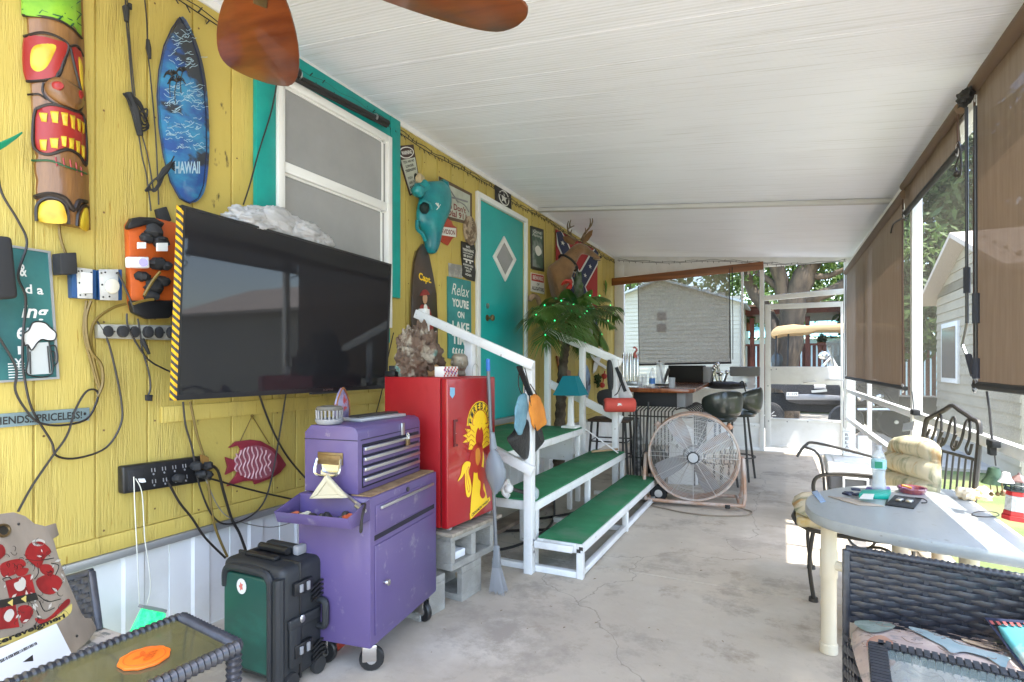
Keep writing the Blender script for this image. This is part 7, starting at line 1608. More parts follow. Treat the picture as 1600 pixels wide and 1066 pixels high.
b = MB(); b.tube(cr(tw[:30], 3), .0018, 4); build(b, 'light_wire', CORD, palm)
b = MB(); b.rock(crown+vec(.02, 0, .20), (.05, .06, .2), 4, .6, 3, 12); build(b, 'grey_moss', mat('grey_moss', (.13, .15, .12), .9, c2=(.05, .09, .03), ns=14, bump=1, bs=40), palm, ang=80)
b = MB(); b.ball(hit(919, 520, x=-2.0), .055, 9); build(b, 'silver_ball', mat('silver_ball', (.3, .3, .28), .35, .4), palm)

# ---------------------------------------------------------------- bar with wooden top
bar = thing('bar_table', 'bar with a red brown wooden top over a black rack against the far screens', 'bar', (-1.2, 7.3, 0))
BT = mat('bar_wood', (.30, .085, .025), .22, c2=(.2, .05, .015), ns=2.5, st=(6, .5, 1), coat=.5)
bt = [(-1.50, 5.98), (-.88, 5.98), (-.84, 6.05), (-.95, 8.55), (-1.62, 8.55)]
build(MB().prism([(x, y, .955) for x, y in bt], (0, 0, .045)), 'top', BT, bar, bev=.008, seg=3)
build(MB().box(-1.48, -1.02, 6.08, 6.6, .80, .953), 'black_cabinet', MBLACK, bar, bev=.004); build(MB().box(-1.018, -.93, 6.08, 6.6, .80, .953), 'grey_side', GREYP, bar, bev=.004)
rk = thing('wire_rack', 'black bent wire rack of hoops under the bar top', 'rack', (-1.2, 6.1, 0))
for k in range(13):
    x_ = -1.50+k*.037; b = MB(); b.tube(cr([vec(x_, 6.03, .0), vec(x_, 6.02, .68), vec(x_+.005, 6.04, .76), vec(x_+.02, 6.16, .79)], 5), .0065, 6); build(b, 'rod', GREY_IRON, rk)
for k in range(8):
    y_ = 6.02+k*.13; b = MB(); b.tube(cr([vec(-1.02+.005*k, y_, .78), vec(-.93, y_, .80), vec(-.86, y_, .76), vec(-.83, y_, .66), vec(-.83, y_, 0)], 5), .0075, 6); build(b, 'hoop', GREY_IRON, rk)
for z_ in (.70, .25): b = MB(); b.tube([vec(-1.52, 6.015, z_), vec(-.86, 6.015, z_), vec(-.82, 6.9, z_)], .007, 6); build(b, 'cross_rod', GREY_IRON, rk)
b = MB(); b.prism([(-1.10, 6.0, .0), (-.82, 6.06, .0), (-.84, 6.05, .55), (-.92, 6.03, .62), (-1.08, 6.0, .42)], (.02, .015, 0)); wb = build(b, 'white_board', CLEANW, label='white panel with a small spade mark leaning on the black wire rack', cat='panel', bev=.003)
b = MB(); c = vec(-1.0, 5.993, .40); b.prism([c+vec(-.016, 0, 0), c+vec(0, .0, -.025), c+vec(.016, 0, 0), c+vec(0, 0, .028)], (0, -.003, 0)); build(b, 'diamond_mark', GREYP, wb)
b = MB(); b.rock((-1.28, 6.25, .18), (.14, .12, .18), 2, .5, 2, 12); build(b, 'black_bag', BKB, label='slumped black bag on the floor behind the wire rack', cat='bag')
for k, (x_, y_) in enumerate(((-1.55, 5.9), (-1.42, 5.85), (-1.33, 5.95))):
    b = MB(); b.tube([vec(x_, y_, 0), vec(x_+.02*k-.02, y_+.1, .85)], .012, 7); build(b, 'leaning_pole', GREY_IRON, label=['black pole leaning behind the red speaker nearest the stair post', 'middle black pole leaning under the red speaker', 'black pole leaning closest to the wire rack'][k], cat='pole')
b = MB(); b.rock((-1.44, 6.1, .35), (.05, .05, .32), 7, .35, 3, 14); build(b, 'crumpled_film', mat('crumpled_film', (.5, .5, .5), .3, .2, c2=(.15, .15, .15), ns=18, bump=1, bs=20), label='tall roll of crumpled silver film standing behind the poles', cat='roll', ang=80)
zt = 1.001
def bp(u, y): return hit(u, 600, y=y).x
# objects on the bar
def tub(name, label, x, y, r_, h_, m_, cat, seg=16, prof=None, kind=None):
    b = MB(); b.lathe(prof or [(r_*.9, 0), (r_, .01), (r_, h_)], (x, y, zt), seg); return build(b, name, m_, label=label, cat=cat)
org = thing('silver_tubes', 'row of tall silver candle tubes with a small flamingo at the left of the bar', 'candle holder', (bp(986, 6.6), 6.6, zt))
x0_ = bp(974, 6.6)
for k in range(5): b = MB(); xk = x0_+k*.043; b.lathe([(.018, 0), (.018, .30), (.012, .32), (.012, .34), (.001, .345)], (xk, 6.6, zt+.05), 12); build(b, 'tube', CHROME, org)
build(MB().box(x0_-.03, x0_+.21, 6.56, 6.64, zt, zt+.05), 'base', STEEL, org, bev=.004)
fx_ = x0_+.17; b = MB(); b.tube(cr([vec(fx_, 6.5, zt+.33), vec(fx_-.01, 6.5, zt+.38), vec(fx_+.015, 6.5, zt+.42), vec(fx_-.01, 6.5, zt+.455), vec(fx_-.025, 6.5, zt+.44)], 4), [.018]*5+[.012]*5+[.009]*7, 7); build(b, 'flamingo', mat('flamingo_pink', (.5, .10, .08), .5), org)
CLG = mat('clear_plastic', (.8, .85, .9), .08, alpha=.35, sp=.7)
bo = tub('water_bottle', 'small clear water bottle with a blue label on the bar', bp(1019, 6.2), 6.2, .032, .2, CLG, 'bottle', prof=[(.03, 0), (.033, .01), (.033, .13), (.028, .16), (.012, .19), (.012, .205), (.001, .206)])
b = MB(); b.lathe([(.0335, .04), (.0335, .10)], (bp(1019, 6.2), 6.2, zt), 16); build(b, 'label', mat('label_blue', (.05, .18, .5), .5), bo); b = MB(); b.lathe([(.013, .19), (.013, .212), (.001, .213)], (bp(1019, 6.2), 6.2, zt), 12); build(b, 'cap', CLEANW, bo)
for i, (u, y, r_, h_, lb) in enumerate(((1000, 6.5, .035, .12, 'upturned drinking glass nearest the silver tubes'), (1006, 6.9, .035, .13, 'second upturned glass behind the first on the bar'), (1032, 6.8, .05, .28, 'tall clear pitcher on the bar beside the water bottle'), (1050, 6.25, .035, .11, 'short empty tumbler right of the water bottle'))): tub('drinking_glass', lb, bp(u, y), y, r_, h_, CLG, 'glass')
b = MB(); b.beam((bp(1028, 6.2), 6.2, zt+.03), (bp(1050, 6.5), 6.5, zt+.02), .09, .02); build(b, 'tablet', GREY_IRON, label='dark grey tablet lying on the bar behind the water bottle', cat='tablet', bev=.004)
b = MB(); b.tube([vec(bp(1036, 7), 7, zt), vec(bp(1030, 7), 7, zt+.30)], .012, 6); b.tube([vec(bp(1036, 7), 7, zt), vec(bp(1045, 7), 7, zt+.2)], .018, 6); build(b, 'bottle_opener', GREY_IRON, label='dark upright tongs standing in the middle of the bar', cat='tongs')
b = MB(); a, c = hit(1044, 571, y=8.1), hit(1098, 597, y=8.1); b.box(a.x, c.x, 8.1, 8.45, zt, a.z); pr_ = build(b, 'black_box', mat('speaker_black', (.012, .011, .01), .8), label='long black speaker box at the back of the bar', cat='speaker', bev=.01)
b = MB(); b.box(c.x+.002, c.x+.09, 8.1, 8.4, zt, a.z-.02); build(b, 'side_box', GREYP, label='narrow grey box right of the long black speaker box', cat='box', bev=.01)
cl = thing('chrome_tap', 'cluster of chrome tap fittings at the right back of the bar', 'tap', hit(1122, 600, y=8.4))
for k, (u0, v0, u1, v1) in enumerate(((1112, 598, 1118, 572), (1122, 600, 1116, 575), (1127, 600, 1121, 570), (1108, 580, 1126, 584), (1131, 598, 1136, 582))):
    b = MB(); b.tube([hit(u0, v0, y=8.4), hit(u1, v1, y=8.38)], .02, 8); b.ball(hit(u1, v1, y=8.38), .035, 7); build(b, 'fitting', CHROME, cl)
b = MB(); a, c = hit(1141, 573, y=8.6), hit(1187, 588, y=8.6); b.box(a.x, c.x, 8.5, 8.8, c.z, a.z); build(b, 'grey_cushion', mat('grey_board', (.17, .17, .17), .7), label='long grey padded bar resting on the far sill by the door', cat='cushion', bev=.015)
b = MB(); b.box(a.x+.03, c.x-.04, 8.62, 8.75, sill, c.z); build(b, 'clear_bin', CLG, label='clear plastic bin under the long grey padded bar', cat='bin', bev=.004)
b = MB(); b.rock(hit(1132, 602, y=8.3), (.28, .16, .055), 9, .3, 2, 12); b2 = build(b, 'black_cloth_bag', BKB, label='flat black cloth bag slumped on the far sill right of the bar', cat='bag')
b = MB(); b.tube(cr([hit(1155, 600, y=8.25), hit(1160, 596, y=8.2), hit(1163, 604, y=8.2), hit(1165, 612, y=8.2)], 4), .01, 6); build(b, 'strap', BKB, b2)

# bar stools
def stool(x, y, rz, label, wings=True, zz=.70):
    t = thing('bar_stool', label, 'bar stool', (x, y, 0), group='bar stools by the bar'); m_ = FR(x, y, 0, rz)
    VY = mat('black_vinyl', (.016, .022, .018), .28, coat=.4)
    b = MB(m_); b.lathe([(.001, zz-.03), (.17, zz-.03), (.19, zz), (.18, zz+.04), (.10, zz+.05), (.001, zz+.05)], (0, 0, 0), 20); build(b, 'seat', VY, t)
    for k in range(4):
        a = math.pi/4+k*math.pi/2; b = MB(m_); b.tube([vec(.11*math.cos(a), .11*math.sin(a), zz-.03), vec(.2*math.cos(a), .2*math.sin(a), 0)], .012, 7); build(b, 'leg', GREY_IRON, t)
    b = MB(m_); b.tube([vec(.175*math.cos(a), .175*math.sin(a), .25) for a in [k*math.pi/8 for k in range(16)]], .008, 6, True); build(b, 'foot_ring', GREY_IRON, t)
    if wings:
        # low curved shield back
        rings = []
        for i in range(13):
            a = math.pi*(-.42+.84*i/12); hgt = .02+.16*math.cos(a*1.05)**.6 if abs(a) < 1.45 else .02; ca, sa = math.cos(a), math.sin(a); r0 = .21
            zc_ = zz+.15
            rings.append([vec(r0*ca, r0*sa, zc_-hgt), vec((r0+.035)*ca, (r0+.035)*sa, zc_-hgt*.5), vec((r0+.045)*ca, (r0+.045)*sa, zc_+hgt*.4), vec((r0+.03)*ca, (r0+.03)*sa, zc_+hgt*.8), vec((r0+.005)*ca, (r0+.005)*sa, zc_+hgt*.8), vec((r0-.005)*ca, (r0-.005)*sa, zc_)])
        b = MB(m_); b.loft(rings); build(b, 'backrest', VY, t, ang=60, sub=1)
        b = MB(m_); b.beam((.15, 0, zz), (.22, 0, zz+.06), .05, .012); build(b, 'back_bracket', GREY_IRON, t)
    return t
s1 = stool(-.62, 6.15, -50, 'black vinyl bar stool with a low curved back behind the drum fan')
s2 = stool(-.45, 6.6, -10, 'black vinyl bar stool standing furthest right by the far wall', zz=.72)
# chair with brown seat left of the bar
t = thing('bar_chair', 'tall chair with a brown seat and dark low back left of the bar', 'chair', (-1.75, 6.1, 0)); m_ = FR(-1.72, 6.05, 0, 5)
build(MB(m_).box(-.22, .22, -.20, .20, .63, .66), 'seat', mat('dark_brown_seat', (.07, .045, .03), .6), t, bev=.01)
for sx in (-1, 1):
    for sy in (-1, 1): b = MB(m_); b.tube([vec(.18*sx, .16*sy, .63), vec(.22*sx, .2*sy, 0)], .013, 7); build(b, 'leg', GREY_IRON, t)
b = MB(m_); b.prism(cr([vec(-.17, .2, .78), vec(-.20, .2, .92), vec(-.10, .2, .97), vec(.10, .2, .97), vec(.2, .2, .90), vec(.12, .2, .80), vec(0, .2, .77)], 3, True), (0, .02, 0)); build(b, 'backrest', GREY_IRON, t, bev=.004)
for sx in (-1, 1): build(MB(m_).tube([vec(.1*sx, .19, .64), vec(.1*sx, .205, .82)], .010, 6), 'back_post', GREY_IRON, t)
for z_ in (.25, .42): b = MB(m_); b.tube([vec(-.2, -.18, z_), vec(.2, -.18, z_), vec(.2, .18, z_), vec(-.2, .18, z_)], .008, 6, True); build(b, 'stretcher', GREY_IRON, t)
b = MB(); b.lathe([(.001, .0), (.08, .0), (.10, .26), (.10, .28), (.001, .28)], (-1.95, 5.75, 0), 14); build(b, 'white_bucket', CLEANW, label='white bucket on the floor behind the stairs by the brown seated chair', cat='bucket')

# ---------------------------------------------------------------- drum fan
fc = hit(1083, 712, y=5.18); fanr = .378; fn = thing('drum_fan', 'large orange rimmed drum fan with a wire grille on a tube stand', 'fan', (fc.x, fc.y, 0))
vd = vec(EYE.x-fc.x, EYE.y-fc.y, 0).normalized(); sx_ = vec(-vd.y, vd.x, 0); AXM = Matrix((sx_, vec(0, 0, 1), vd)).transposed()  # local z faces the room
if (AXM @ vec(1, 0, 0)).dot(vec(math.cos(YAW), math.sin(YAW), 0)) < 0: pass
fcc = vec(fc.x, fc.y, .44)
RIM = mat('fan_orange_rust', (.50, .20, .07), .5, c2=(.46, .34, .28), ns=5, c3=(.16, .06, .02), ns3=14, lo3=.55, hi3=.65); PINK = mat('faded_tube', (.47, .40, .36), .5, c2=(.40, .24, .16), ns=6)
b = MB(); b.lathe([(fanr-.012, .06), (fanr, .07), (fanr+.008, .06), (fanr+.008, -.16), (fanr, -.17), (fanr-.004, -.16), (fanr-.004, .05)], fcc, 48, AXM, False); build(b, 'drum', RIM, fn)
b = MB(); b.tube([fcc+AXM @ vec(fanr*math.cos(a), fanr*math.sin(a), .068) for a in [k*math.pi/30 for k in range(60)]], .011, 7, True); build(b, 'front_ring', PINK, fn)
WIRE = mat('grille_wire', (.62, .61, .60), .4, .5, c2=(.40, .26, .18), ns=3, lo=.55, hi=.75)
b = MB(); k = 0; r_ = .065
while r_ < fanr-.008:
    b.tube([fcc+AXM @ vec(r_*math.cos(a), r_*math.sin(a), .075+.035*math.cos(r_/fanr*math.pi/2)) for a in [j*math.pi/24 for j in range(48)]], .0018, 3, True); r_ += .0125
build(b, 'grille_ring', WIRE, fn, kind='stuff')
for k in range(12):
    a = k*math.pi/6; b = MB(); b.tube([fcc+AXM @ vec(q_*math.cos(a), q_*math.sin(a), .078+.035*math.cos(q_/fanr*math.pi/2)) for q_ in (.04, .15, .27, fanr)], .0028, 5); build(b, 'spoke', WIRE, fn)
b = MB(); b.lathe([(.001, .125), (.04, .123), (.048, .112), (.048, .10), (.001, .10)], fcc, 20, AXM); hb_ = build(b, 'hub_badge', mat('badge_grey', (.42, .43, .45), .4), fn); b = MB(); b.tube([fcc+AXM @ vec(.046*math.cos(a), .046*math.sin(a), .118) for a in [j*math.pi/12 for j in range(24)]], .005, 5, True); build(b, 'badge_ring', MBLACK, hb_)
for k in range(4):
    a0 = k*math.pi/2+.5; b = MB(); rings = []
    for i in range(6):
        q_ = .06+.29*i/5; w_ = .45-.05*i; ring = []
        for s_ in (-1, 0, 1): ring.append(fcc+AXM @ vec(q_*math.cos(a0+s_*w_), q_*math.sin(a0+s_*w_), -.03+s_*.035))
        for s_ in (1, 0, -1): ring.append(fcc+AXM @ vec(q_*math.cos(a0+s_*w_), q_*math.sin(a0+s_*w_), -.034+s_*.035))
        rings.append(ring)
    b.loft(rings); build(b, 'fan_blade', mat('fan_blade_grey', (.33, .33, .35), .5, .3, c2=(.30, .19, .12), ns=3, lo=.48, hi=.66), fn, ang=50)
b = MB(); b.lathe([(.001, .03), (.08, .03), (.09, -.08), (.001, -.09)], fcc, 18, AXM); build(b, 'motor', GREYP, fn)
b = MB()
for k in range(16): a = k*math.pi/8; b.tube([fcc+AXM @ vec(.05*math.cos(a), .05*math.sin(a), -.15), fcc+AXM @ vec(fanr*math.cos(a), fanr*math.sin(a), -.16)], .003, 4)
for k in range(8): r_ = .08+k*.037; b.tube([fcc+AXM @ vec(r_*math.cos(a), r_*math.sin(a), -.165) for a in [j*math.pi/16 for j in range(32)]], .002, 3, True)
build(b, 'rear_grille', WIRE, fn, kind='stuff')
def fl2(x_, z_, d_): return vec(fcc.x, fcc.y, 0)+AXM @ vec(x_, 0, d_)+vec(0, 0, z_)
for d_ in (.06, -.18):
    b = MB(); b.tube(cr([fl2(-.41, .44, d_*.3), fl2(-.42, .20, d_), fl2(-.41, .07, d_*1.4), fl2(-.34, .045, d_*1.5), fl2(.34, .045, d_*1.5), fl2(.41, .07, d_*1.4), fl2(.42, .20, d_), fl2(.41, .44, d_*.3)], 5), .0155, 8); build(b, 'stand_tube', PINK, fn)
for s_ in (-1, 1): b = MB(); b.tube([fl2(.38*s_, .05, .09), fl2(.38*s_, .05, -.27)], .014, 7); build(b, 'cross_tube', PINK, fn)
sgn = 1 if (AXM @ vec(1, 0, 0)).dot(vec(math.cos(YAW), math.sin(YAW), 0)) > 0 else -1
wc_ = fl2(-.30*sgn, .075, -.18)
b = MB(); b.lathe([(.03, .03), (.07, .03), (.078, .02), (.078, -.02), (.07, -.03), (.03, -.03)], fl2(-.30*sgn, .079, -.05), 22, AXM); wl = build(b, 'wheel', MBLACK, fn); b = MB(); b.lathe([(.001, .034), (.035, .034), (.035, .028)], fl2(-.30*sgn, .079, -.05), 16, AXM); build(b, 'hub', STEEL, wl)
b = MB(); b.cyl(fl2(.28*sgn, .02, .1), fl2(.28*sgn, .05, .1), .022, 10); build(b, 'rubber_foot', MBLACK, fn)
for a in (.72, 2.42):
    b = MB(); p = fcc+AXM @ vec((fanr+.005)*math.cos(a), (fanr+.005)*math.sin(a), -.02); p2 = fcc+AXM @ vec((fanr+.05)*math.cos(a), (fanr+.05)*math.sin(a), -.02); b.beam(p, p2, .05, .03, vd); build(b, 'lug', RIM, fn, bev=.004)
b = MB(); b.tube(cr([fl2(-.36*sgn, .01, .15), fl2(-.1*sgn, .008, .30), fl2(.15*sgn, .008, .34), fl2(.40*sgn, .008, .26), fl2(.47*sgn, .008, .12), fl2(.42*sgn, .01, .05), fl2(.34*sgn, .03, .05)], 6), .006, 6); build(b, 'fan_cord', mat('tan_cord', (.22, .17, .12), .6), fn)
# ================================================================ right side: cooler, chair, table and what lies on it
cl_ = thing('cooler', 'white lidded grey cooler with a white handle behind the patterned chair', 'cooler', (.55, 5.2, 0))
b = MB(); b.loft([[vec(x, y, z) for x, y in ((cxx-w1, 4.95+ins), (cxx+w1, 4.95+ins), (cxx+w1, 5.4-ins), (cxx-w1, 5.4-ins))] for cxx, w1, ins, z in ((.56, .22, .03, .0), (.56, .25, 0, .40))]); build(b, 'body', mat('cooler_grey', (.10, .10, .105), .5), cl_, bev=.02, seg=3)
build(MB().box(.30, .82, 4.93, 5.42, .402, .50), 'lid', CLEANW, cl_, bev=.015, seg=3)
build(MB().box(.35, .58, 4.98, 5.30, .501, .506), 'lid_panel', CLEANW, cl_, bev=.002)
hb0 = MB()
for a in ((.40, .415, .20, .40), (.555, .57, .20, .40)): hb0.box(a[0], a[1], 4.91, 4.935, a[2], a[3])
hb0.box(.4151, .5549, 4.91, 4.935, .20, .22); hb0.box(.4151, .5549, 4.91, 4.935, .385, .40); build(hb0, 'handle', CLEANW, cl_, bev=.004)
tw_ = thing('white_tower_ornament', 'white cut out tower ornament with letters standing on the cooler', 'ornament', (.5, 5.3, .506))
c = hit(1337, 695, y=5.3); b = MB()
for (dx, z0, z1) in ((-.06, .0, .20), (.05, .0, .17)): b.box(c.x+dx-.035, c.x+dx+.03, 5.28, 5.31, .507+z0, .507+z1)
b.box(c.x-.095, c.x+.08, 5.26, 5.34, .507, .53)
build(b, 'panel', CLEANW, tw_, bev=.004)
qq = Q(vec(c.x-.085, 5.279, .70), vec(c.x-.04, 5.279, .70), vec(c.x-.04, 5.279, .53), vec(c.x-.085, 5.279, .53)); qq.n = vec(0, -1, 0)
for k, chh in enumerate('RELAX'): text(qq, chh, .2, .04+.19*k, .8, .18+.19*k, GREYP, tw_, .001, .04)
b = MB()
for k in range(3): b.prism([vec(c.x-.095+.02*k, 5.285, .71), vec(c.x-.085+.02*k, 5.285, .74+.01*k), vec(c.x-.075+.02*k, 5.285, .71)], (0, .02, 0))
build(b, 'crown_cut', CLEANW, tw_, kind='stuff')
# dark bent bar arm left of cooler
b = MB(); b.tube(cr([vec(.08, 4.3, .62), vec(.13, 4.3, .70), vec(.20, 4.3, .72), vec(.5, 4.25, .66), vec(.6, 4.2, .62)], 5), .009, 6); b.tube(cr([vec(.13, 4.3, .69), vec(.22, 4.3, .62), vec(.25, 4.32, .3), vec(.24, 4.3, .0)], 5), .008, 6)
build(b, 'plant_hook', GREY_IRON, label='thin curved iron arm stand before the cooler', cat='iron stand')

# wrought iron chair with a striped cushion
ch = thing('patio_chair', 'wrought iron patio chair with scroll back and a folded palm striped cushion', 'chair', (.42, 3.6, 0))
IR = mat('wrought_iron', (.05, .045, .04), .5, .4)
BA, BB_ = vec(.665, 3.80, 0), vec(.79, 3.32, 0); lean = vec(.03, 0, 0)
def bk(s_, z_): return BA.lerp(BB_, s_)+vec(.0+.08*(z_-.45), 0, z_)
b = MB(); b.tube(cr([bk(0, .40), bk(.0, .7), bk(.02, .92), bk(.12, .965), bk(.35, 1.01), bk(.5, 1.04), bk(.65, 1.02), bk(.85, .99), bk(.98, .95), bk(1.0, .7), bk(1.0, .40)], 6), .0125, 8); build(b, 'back_frame', IR, ch)
b = MB(); b.tube([bk(.0, .80), bk(1, .80)], .008, 6); build(b, 'cross_bar', IR, ch)
for s0 in (.25, .5, .75):
    b = MB(); P = [bk(s0-.13+.0*k, .84) for k in range(1)]
    P = [bk(s0-.13, .90), bk(s0-.17, .86), bk(s0-.11, .83), bk(s0-.04, .88), bk(s0+.0, .96), bk(s0+.06, .98), bk(s0+.09, .90), bk(s0+.05, .84), bk(s0+.11, .82), bk(s0+.14, .87)]
    b.tube(cr(P, 5), .0065, 6); build(b, 'scroll', IR, ch)
for k in range(9): b = MB(); b.tube([bk(.08+k*.105, .80), bk(.08+k*.105, .42)], .005, 5); build(b, 'back_rod', IR, ch)
sx0, sx1, sy0, sy1 = .12, .70, 3.34, 3.86
b = MB(); b.tube(cr([vec(sx0, sy0, .38), vec(sx1, sy0, .38), vec(sx1, sy1, .38), vec(sx0, sy1, .38)], 4, True), .012, 6, True); build(b, 'seat_frame', IR, ch)
for x_, y_ in ((sx0+.02, sy0+.02), (sx0+.03, sy1+.03), (sx1-.02, sy0), (sx1-.02, sy1)):
    b = MB(); b.tube(cr([vec(x_, y_, .38), vec(x_-.02, y_, .2), vec(x_, y_, .02)], 4), .011, 7); lg = build(b, 'leg', IR, ch); b = MB(); b.lathe([(.001, 0), (.024, 0), (.022, .02), (.001, .022)], (x_, y_, 0), 12); build(b, 'foot', IR, lg)
for y_ in (sy0, sy1):
    b = MB(); b.tube(cr([vec(.66, y_, .58), vec(.40, y_, .60), vec(.20, y_, .58), vec(.16, y_, .50), vec(.20, y_, .40)], 5), .011, 6); build(b, 'arm', IR, ch)
    c = vec(.42, y_, .24); b = MB(); b.tube([c+vec(.10*math.cos(t)*(1-t/16), 0, .10*math.sin(t)*(1-t/16)) for t in [k*.35 for k in range(28)]], .008, 6); build(b, 'scroll', IR, ch)
CUS = mat('palm_stripe_cushion', (.58, .52, .38), .85, c2=(.24, .25, .16), ns=5, lo=.48, hi=.62, st=(2.4, 2.8, .5), c3=(.42, .25, .10), ns3=4, lo3=.55, hi3=.65, st3=(2, 2.6, .6), bump=.3, bs=30)
def pad(name, m_, q, rows, th, par, puff=.5):
    """soft pad: grid over a quad, tufted rows, real thickness"""
    b = MB(); nx, ny = 14, rows*5; front, back = [], []
    for j in range(ny+1):
        for i in range(nx+1):
            s_, t_ = i/nx, j/ny; e_ = (max(0, math.sin(math.pi*s_))*max(0, math.sin(math.pi*t_)))**.28
            a_, c_ = 2*s_-1, 2*t_-1; k_ = 1-.13*(abs(a_)**5*abs(c_)**5)**.5-.02*abs(math.sin(t_*9+2)); s_, t_ = .5+a_*k_/2, .5+c_*k_/2
            h_ = th*(.35+.65*abs(math.sin(math.pi*t_*rows))**.5)*e_+.006*noise.noise(Vector((s_*5, t_*7, 2)))
            front.append(q.at(s_, t_, h_)); back.append(q.at(s_, t_, -h_*.5-.002))
    n0 = nx+1; b.v = front+back; o_ = len(front)
    for j in range(ny):
        for i in range(nx): a = j*n0+i; b.f.append([a, a+1, a+n0+1, a+n0]); b.f.append([o_+a, o_+a+n0, o_+a+n0+1, o_+a+1])
    rim = [i for i in range(nx+1)]+[j*n0+nx for j in range(1, ny+1)]+[ny*n0+i for i in range(nx-1, -1, -1)]+[j*n0 for j in range(ny-1, 0, -1)]
    for k in range(len(rim)): a, c = rim[k], rim[(k+1) % len(rim)]; b.f.append([a, c, o_+c, o_+a])
    return build(b, name, m_, par, ang=75)
# back cushion folded over: hangs slumped on the back
q = Q(bk(-.12, .86)+vec(-.10, .02, 0), bk(.78, .88)+vec(-.09, 0, 0), bk(.92, .44)+vec(-.10, 0, 0), bk(-.38, .42)+vec(-.16, .04, 0)); pad('back_cushion', CUS, q, 4, .075, ch)
q = Q(vec(sx0-.08, sy1+.06, .45), vec(sx1-.02, sy1+.02, .44), vec(sx1-.02, sy0-.02, .44), vec(sx0-.08, sy0-.02, .45)); q.n = vec(0, 0, 1); pad('seat_cushion', CUS, q, 3, .055, ch)
b = MB(); b.box(sx0-.06, sx1-.04, sy0+.0, sy1+.04, .385, .435); build(b, 'foam_base', mat('worn_foam_edge', (.5, .36, .14), .9, c2=(.55, .5, .38), ns=9), ch, bev=.02, seg=3)

# white plastic table
tz_ = .62; TT = mat('table_plastic', (.36, .38, .385), .32, c2=(.29, .31, .315), ns=3, st=(3, .6, 1), lo=.4, hi=.7, c3=(.22, .22, .20), ns3=24, lo3=.62, hi3=.7, bump=.04, bs=40)
LEGP = mat('cream_pipe', (.60, .54, .42), .4)
tab = thing('patio_table', 'pale plastic patio table with a rounded end on thick cream pipe legs', 'table', (.45, 2.9, 0))
ptl = [hit(u, v, z=tz_) for u, v in ((1257, 785), (1264, 772), (1285, 762), (1325, 757), (1370, 756), (1410, 758))]
outl = [vec(.086, 2.86, tz_), vec(.10, 3.02, tz_), vec(.16, 3.18, tz_), vec(.27, 3.34, tz_), vec(.42, 3.46, tz_), vec(.60, 3.52, tz_), vec(.79, 3.52, tz_), vec(.79, 2.37, tz_), vec(.70, 2.40, tz_), vec(.55, 2.44, tz_), vec(.42, 2.475, tz_), vec(.28, 2.535, tz_), vec(.17, 2.61, tz_), vec(.105, 2.72, tz_)]
P = cr(outl[:7], 5)+[outl[7]]+cr(outl[8:]+[outl[0]], 5)[:-1]
def ring_at(f, z_, P=P):
    ce = vec(.55, 2.93, tz_); return [ce+(p-ce)*f+vec(0, 0, z_-tz_) for p in P]
b = MB(); b.loft([ring_at(.9, tz_-.045), ring_at(.985, tz_-.045), ring_at(1.0, tz_-.035), ring_at(1.0, tz_-.008), ring_at(.992, tz_-.001), ring_at(.978, tz_), ring_at(.6, tz_)]); build(b, 'tabletop', TT, tab, ang=40)
for x_, y_ in ((.175, 2.79), (.62, 2.62), (.50, 3.22), (.66, 3.25)):
    b = MB(); b.lathe([(.030, .0), (.036, .003), (.036, .04), (.031, .045), (.031, .32), (.0345, .33), (.0345, .44), (.031, .45), (.031, tz_-.05), (.045, tz_-.046)], (x_, y_, 0), 20); build(b, 'leg', LEGP, tab)
b = MB(); b.tube([(.175, 2.79, .385), (.62, 2.62, .385)], .022, 10); build(b, 'cross_pipe', LEGP, tab); b = MB(); b.tube([(.50, 3.22, .385), (.66, 3.25, .385)], .022, 10); build(b, 'cross_pipe', LEGP, tab)
zz = tz_+.001
def tp(u, v, z_=None): return hit(u, v, z=z_ or zz)
# water bottle
c = tp(1373, 768); bo = thing('water_bottle', 'clear water bottle with a blue and green label standing on the patio table', 'bottle', c)
s_ = .9
b = MB(); b.lathe([(r_*s_, h_*s_) for r_, h_ in ((.028, 0), (.036, .006), (.037, .02), (.034, .05), (.030, .085), (.033, .12), (.036, .13), (.036, .175), (.033, .19), (.018, .222), (.0145, .228), (.0145, .24))], c, 26); build(b, 'body', mat('bottle_plastic', (.78, .84, .88), .07, alpha=.3, sp=.8), bo)
b = MB(); b.lathe([(r_*s_, h_*s_) for r_, h_ in ((.027, .003), (.034, .02), (.032, .05), (.0285, .085), (.031, .118), (.001, .119))], c, 22); build(b, 'water', mat('water_fill', (.62, .68, .74), .1, alpha=.4), bo)
b = MB(); b.lathe([(.0368*s_, .128*s_), (.0368*s_, .176*s_)], c, 26); lbm = build(b, 'label', mat('label_teal', (.10, .42, .50), .45, c2=(.35, .6, .68), ns=14), bo)
b = MB(); f = (EYE-c); f.z = 0; f.normalize(); sd_ = vec(-f.y, f.x, 0); qq = Q(c+f*.0345+sd_*.016+vec(0, 0, .152), c+f*.0345-sd_*.016+vec(0, 0, .152), c+f*.0345-sd_*.016+vec(0, 0, .120), c+f*.0345+sd_*.016+vec(0, 0, .120)); qq.n = f; qq.rect(b, 0, 0, 1, 1, 0, .001); build(b, 'emblem', mat('label_green', (.0, .22, .12), .45), lbm)
b = MB(); b.lathe([(.0155*s_, .228*s_), (.0155*s_, .252*s_), (.013*s_, .255*s_), (.001, .255*s_)], c, 18); build(b, 'cap', mat('grey_cap', (.4, .42, .45), .4), bo)
def tbox(name, label, quad, h_, m_, cat, bev=.002, z_=None, par=None):
    P = [tp(u, v, z_) for u, v in quad]; b = MB(); b.prism(P, (0, 0, h_)); return build(b, name, m_, par, label=label, cat=cat, bev=bev)
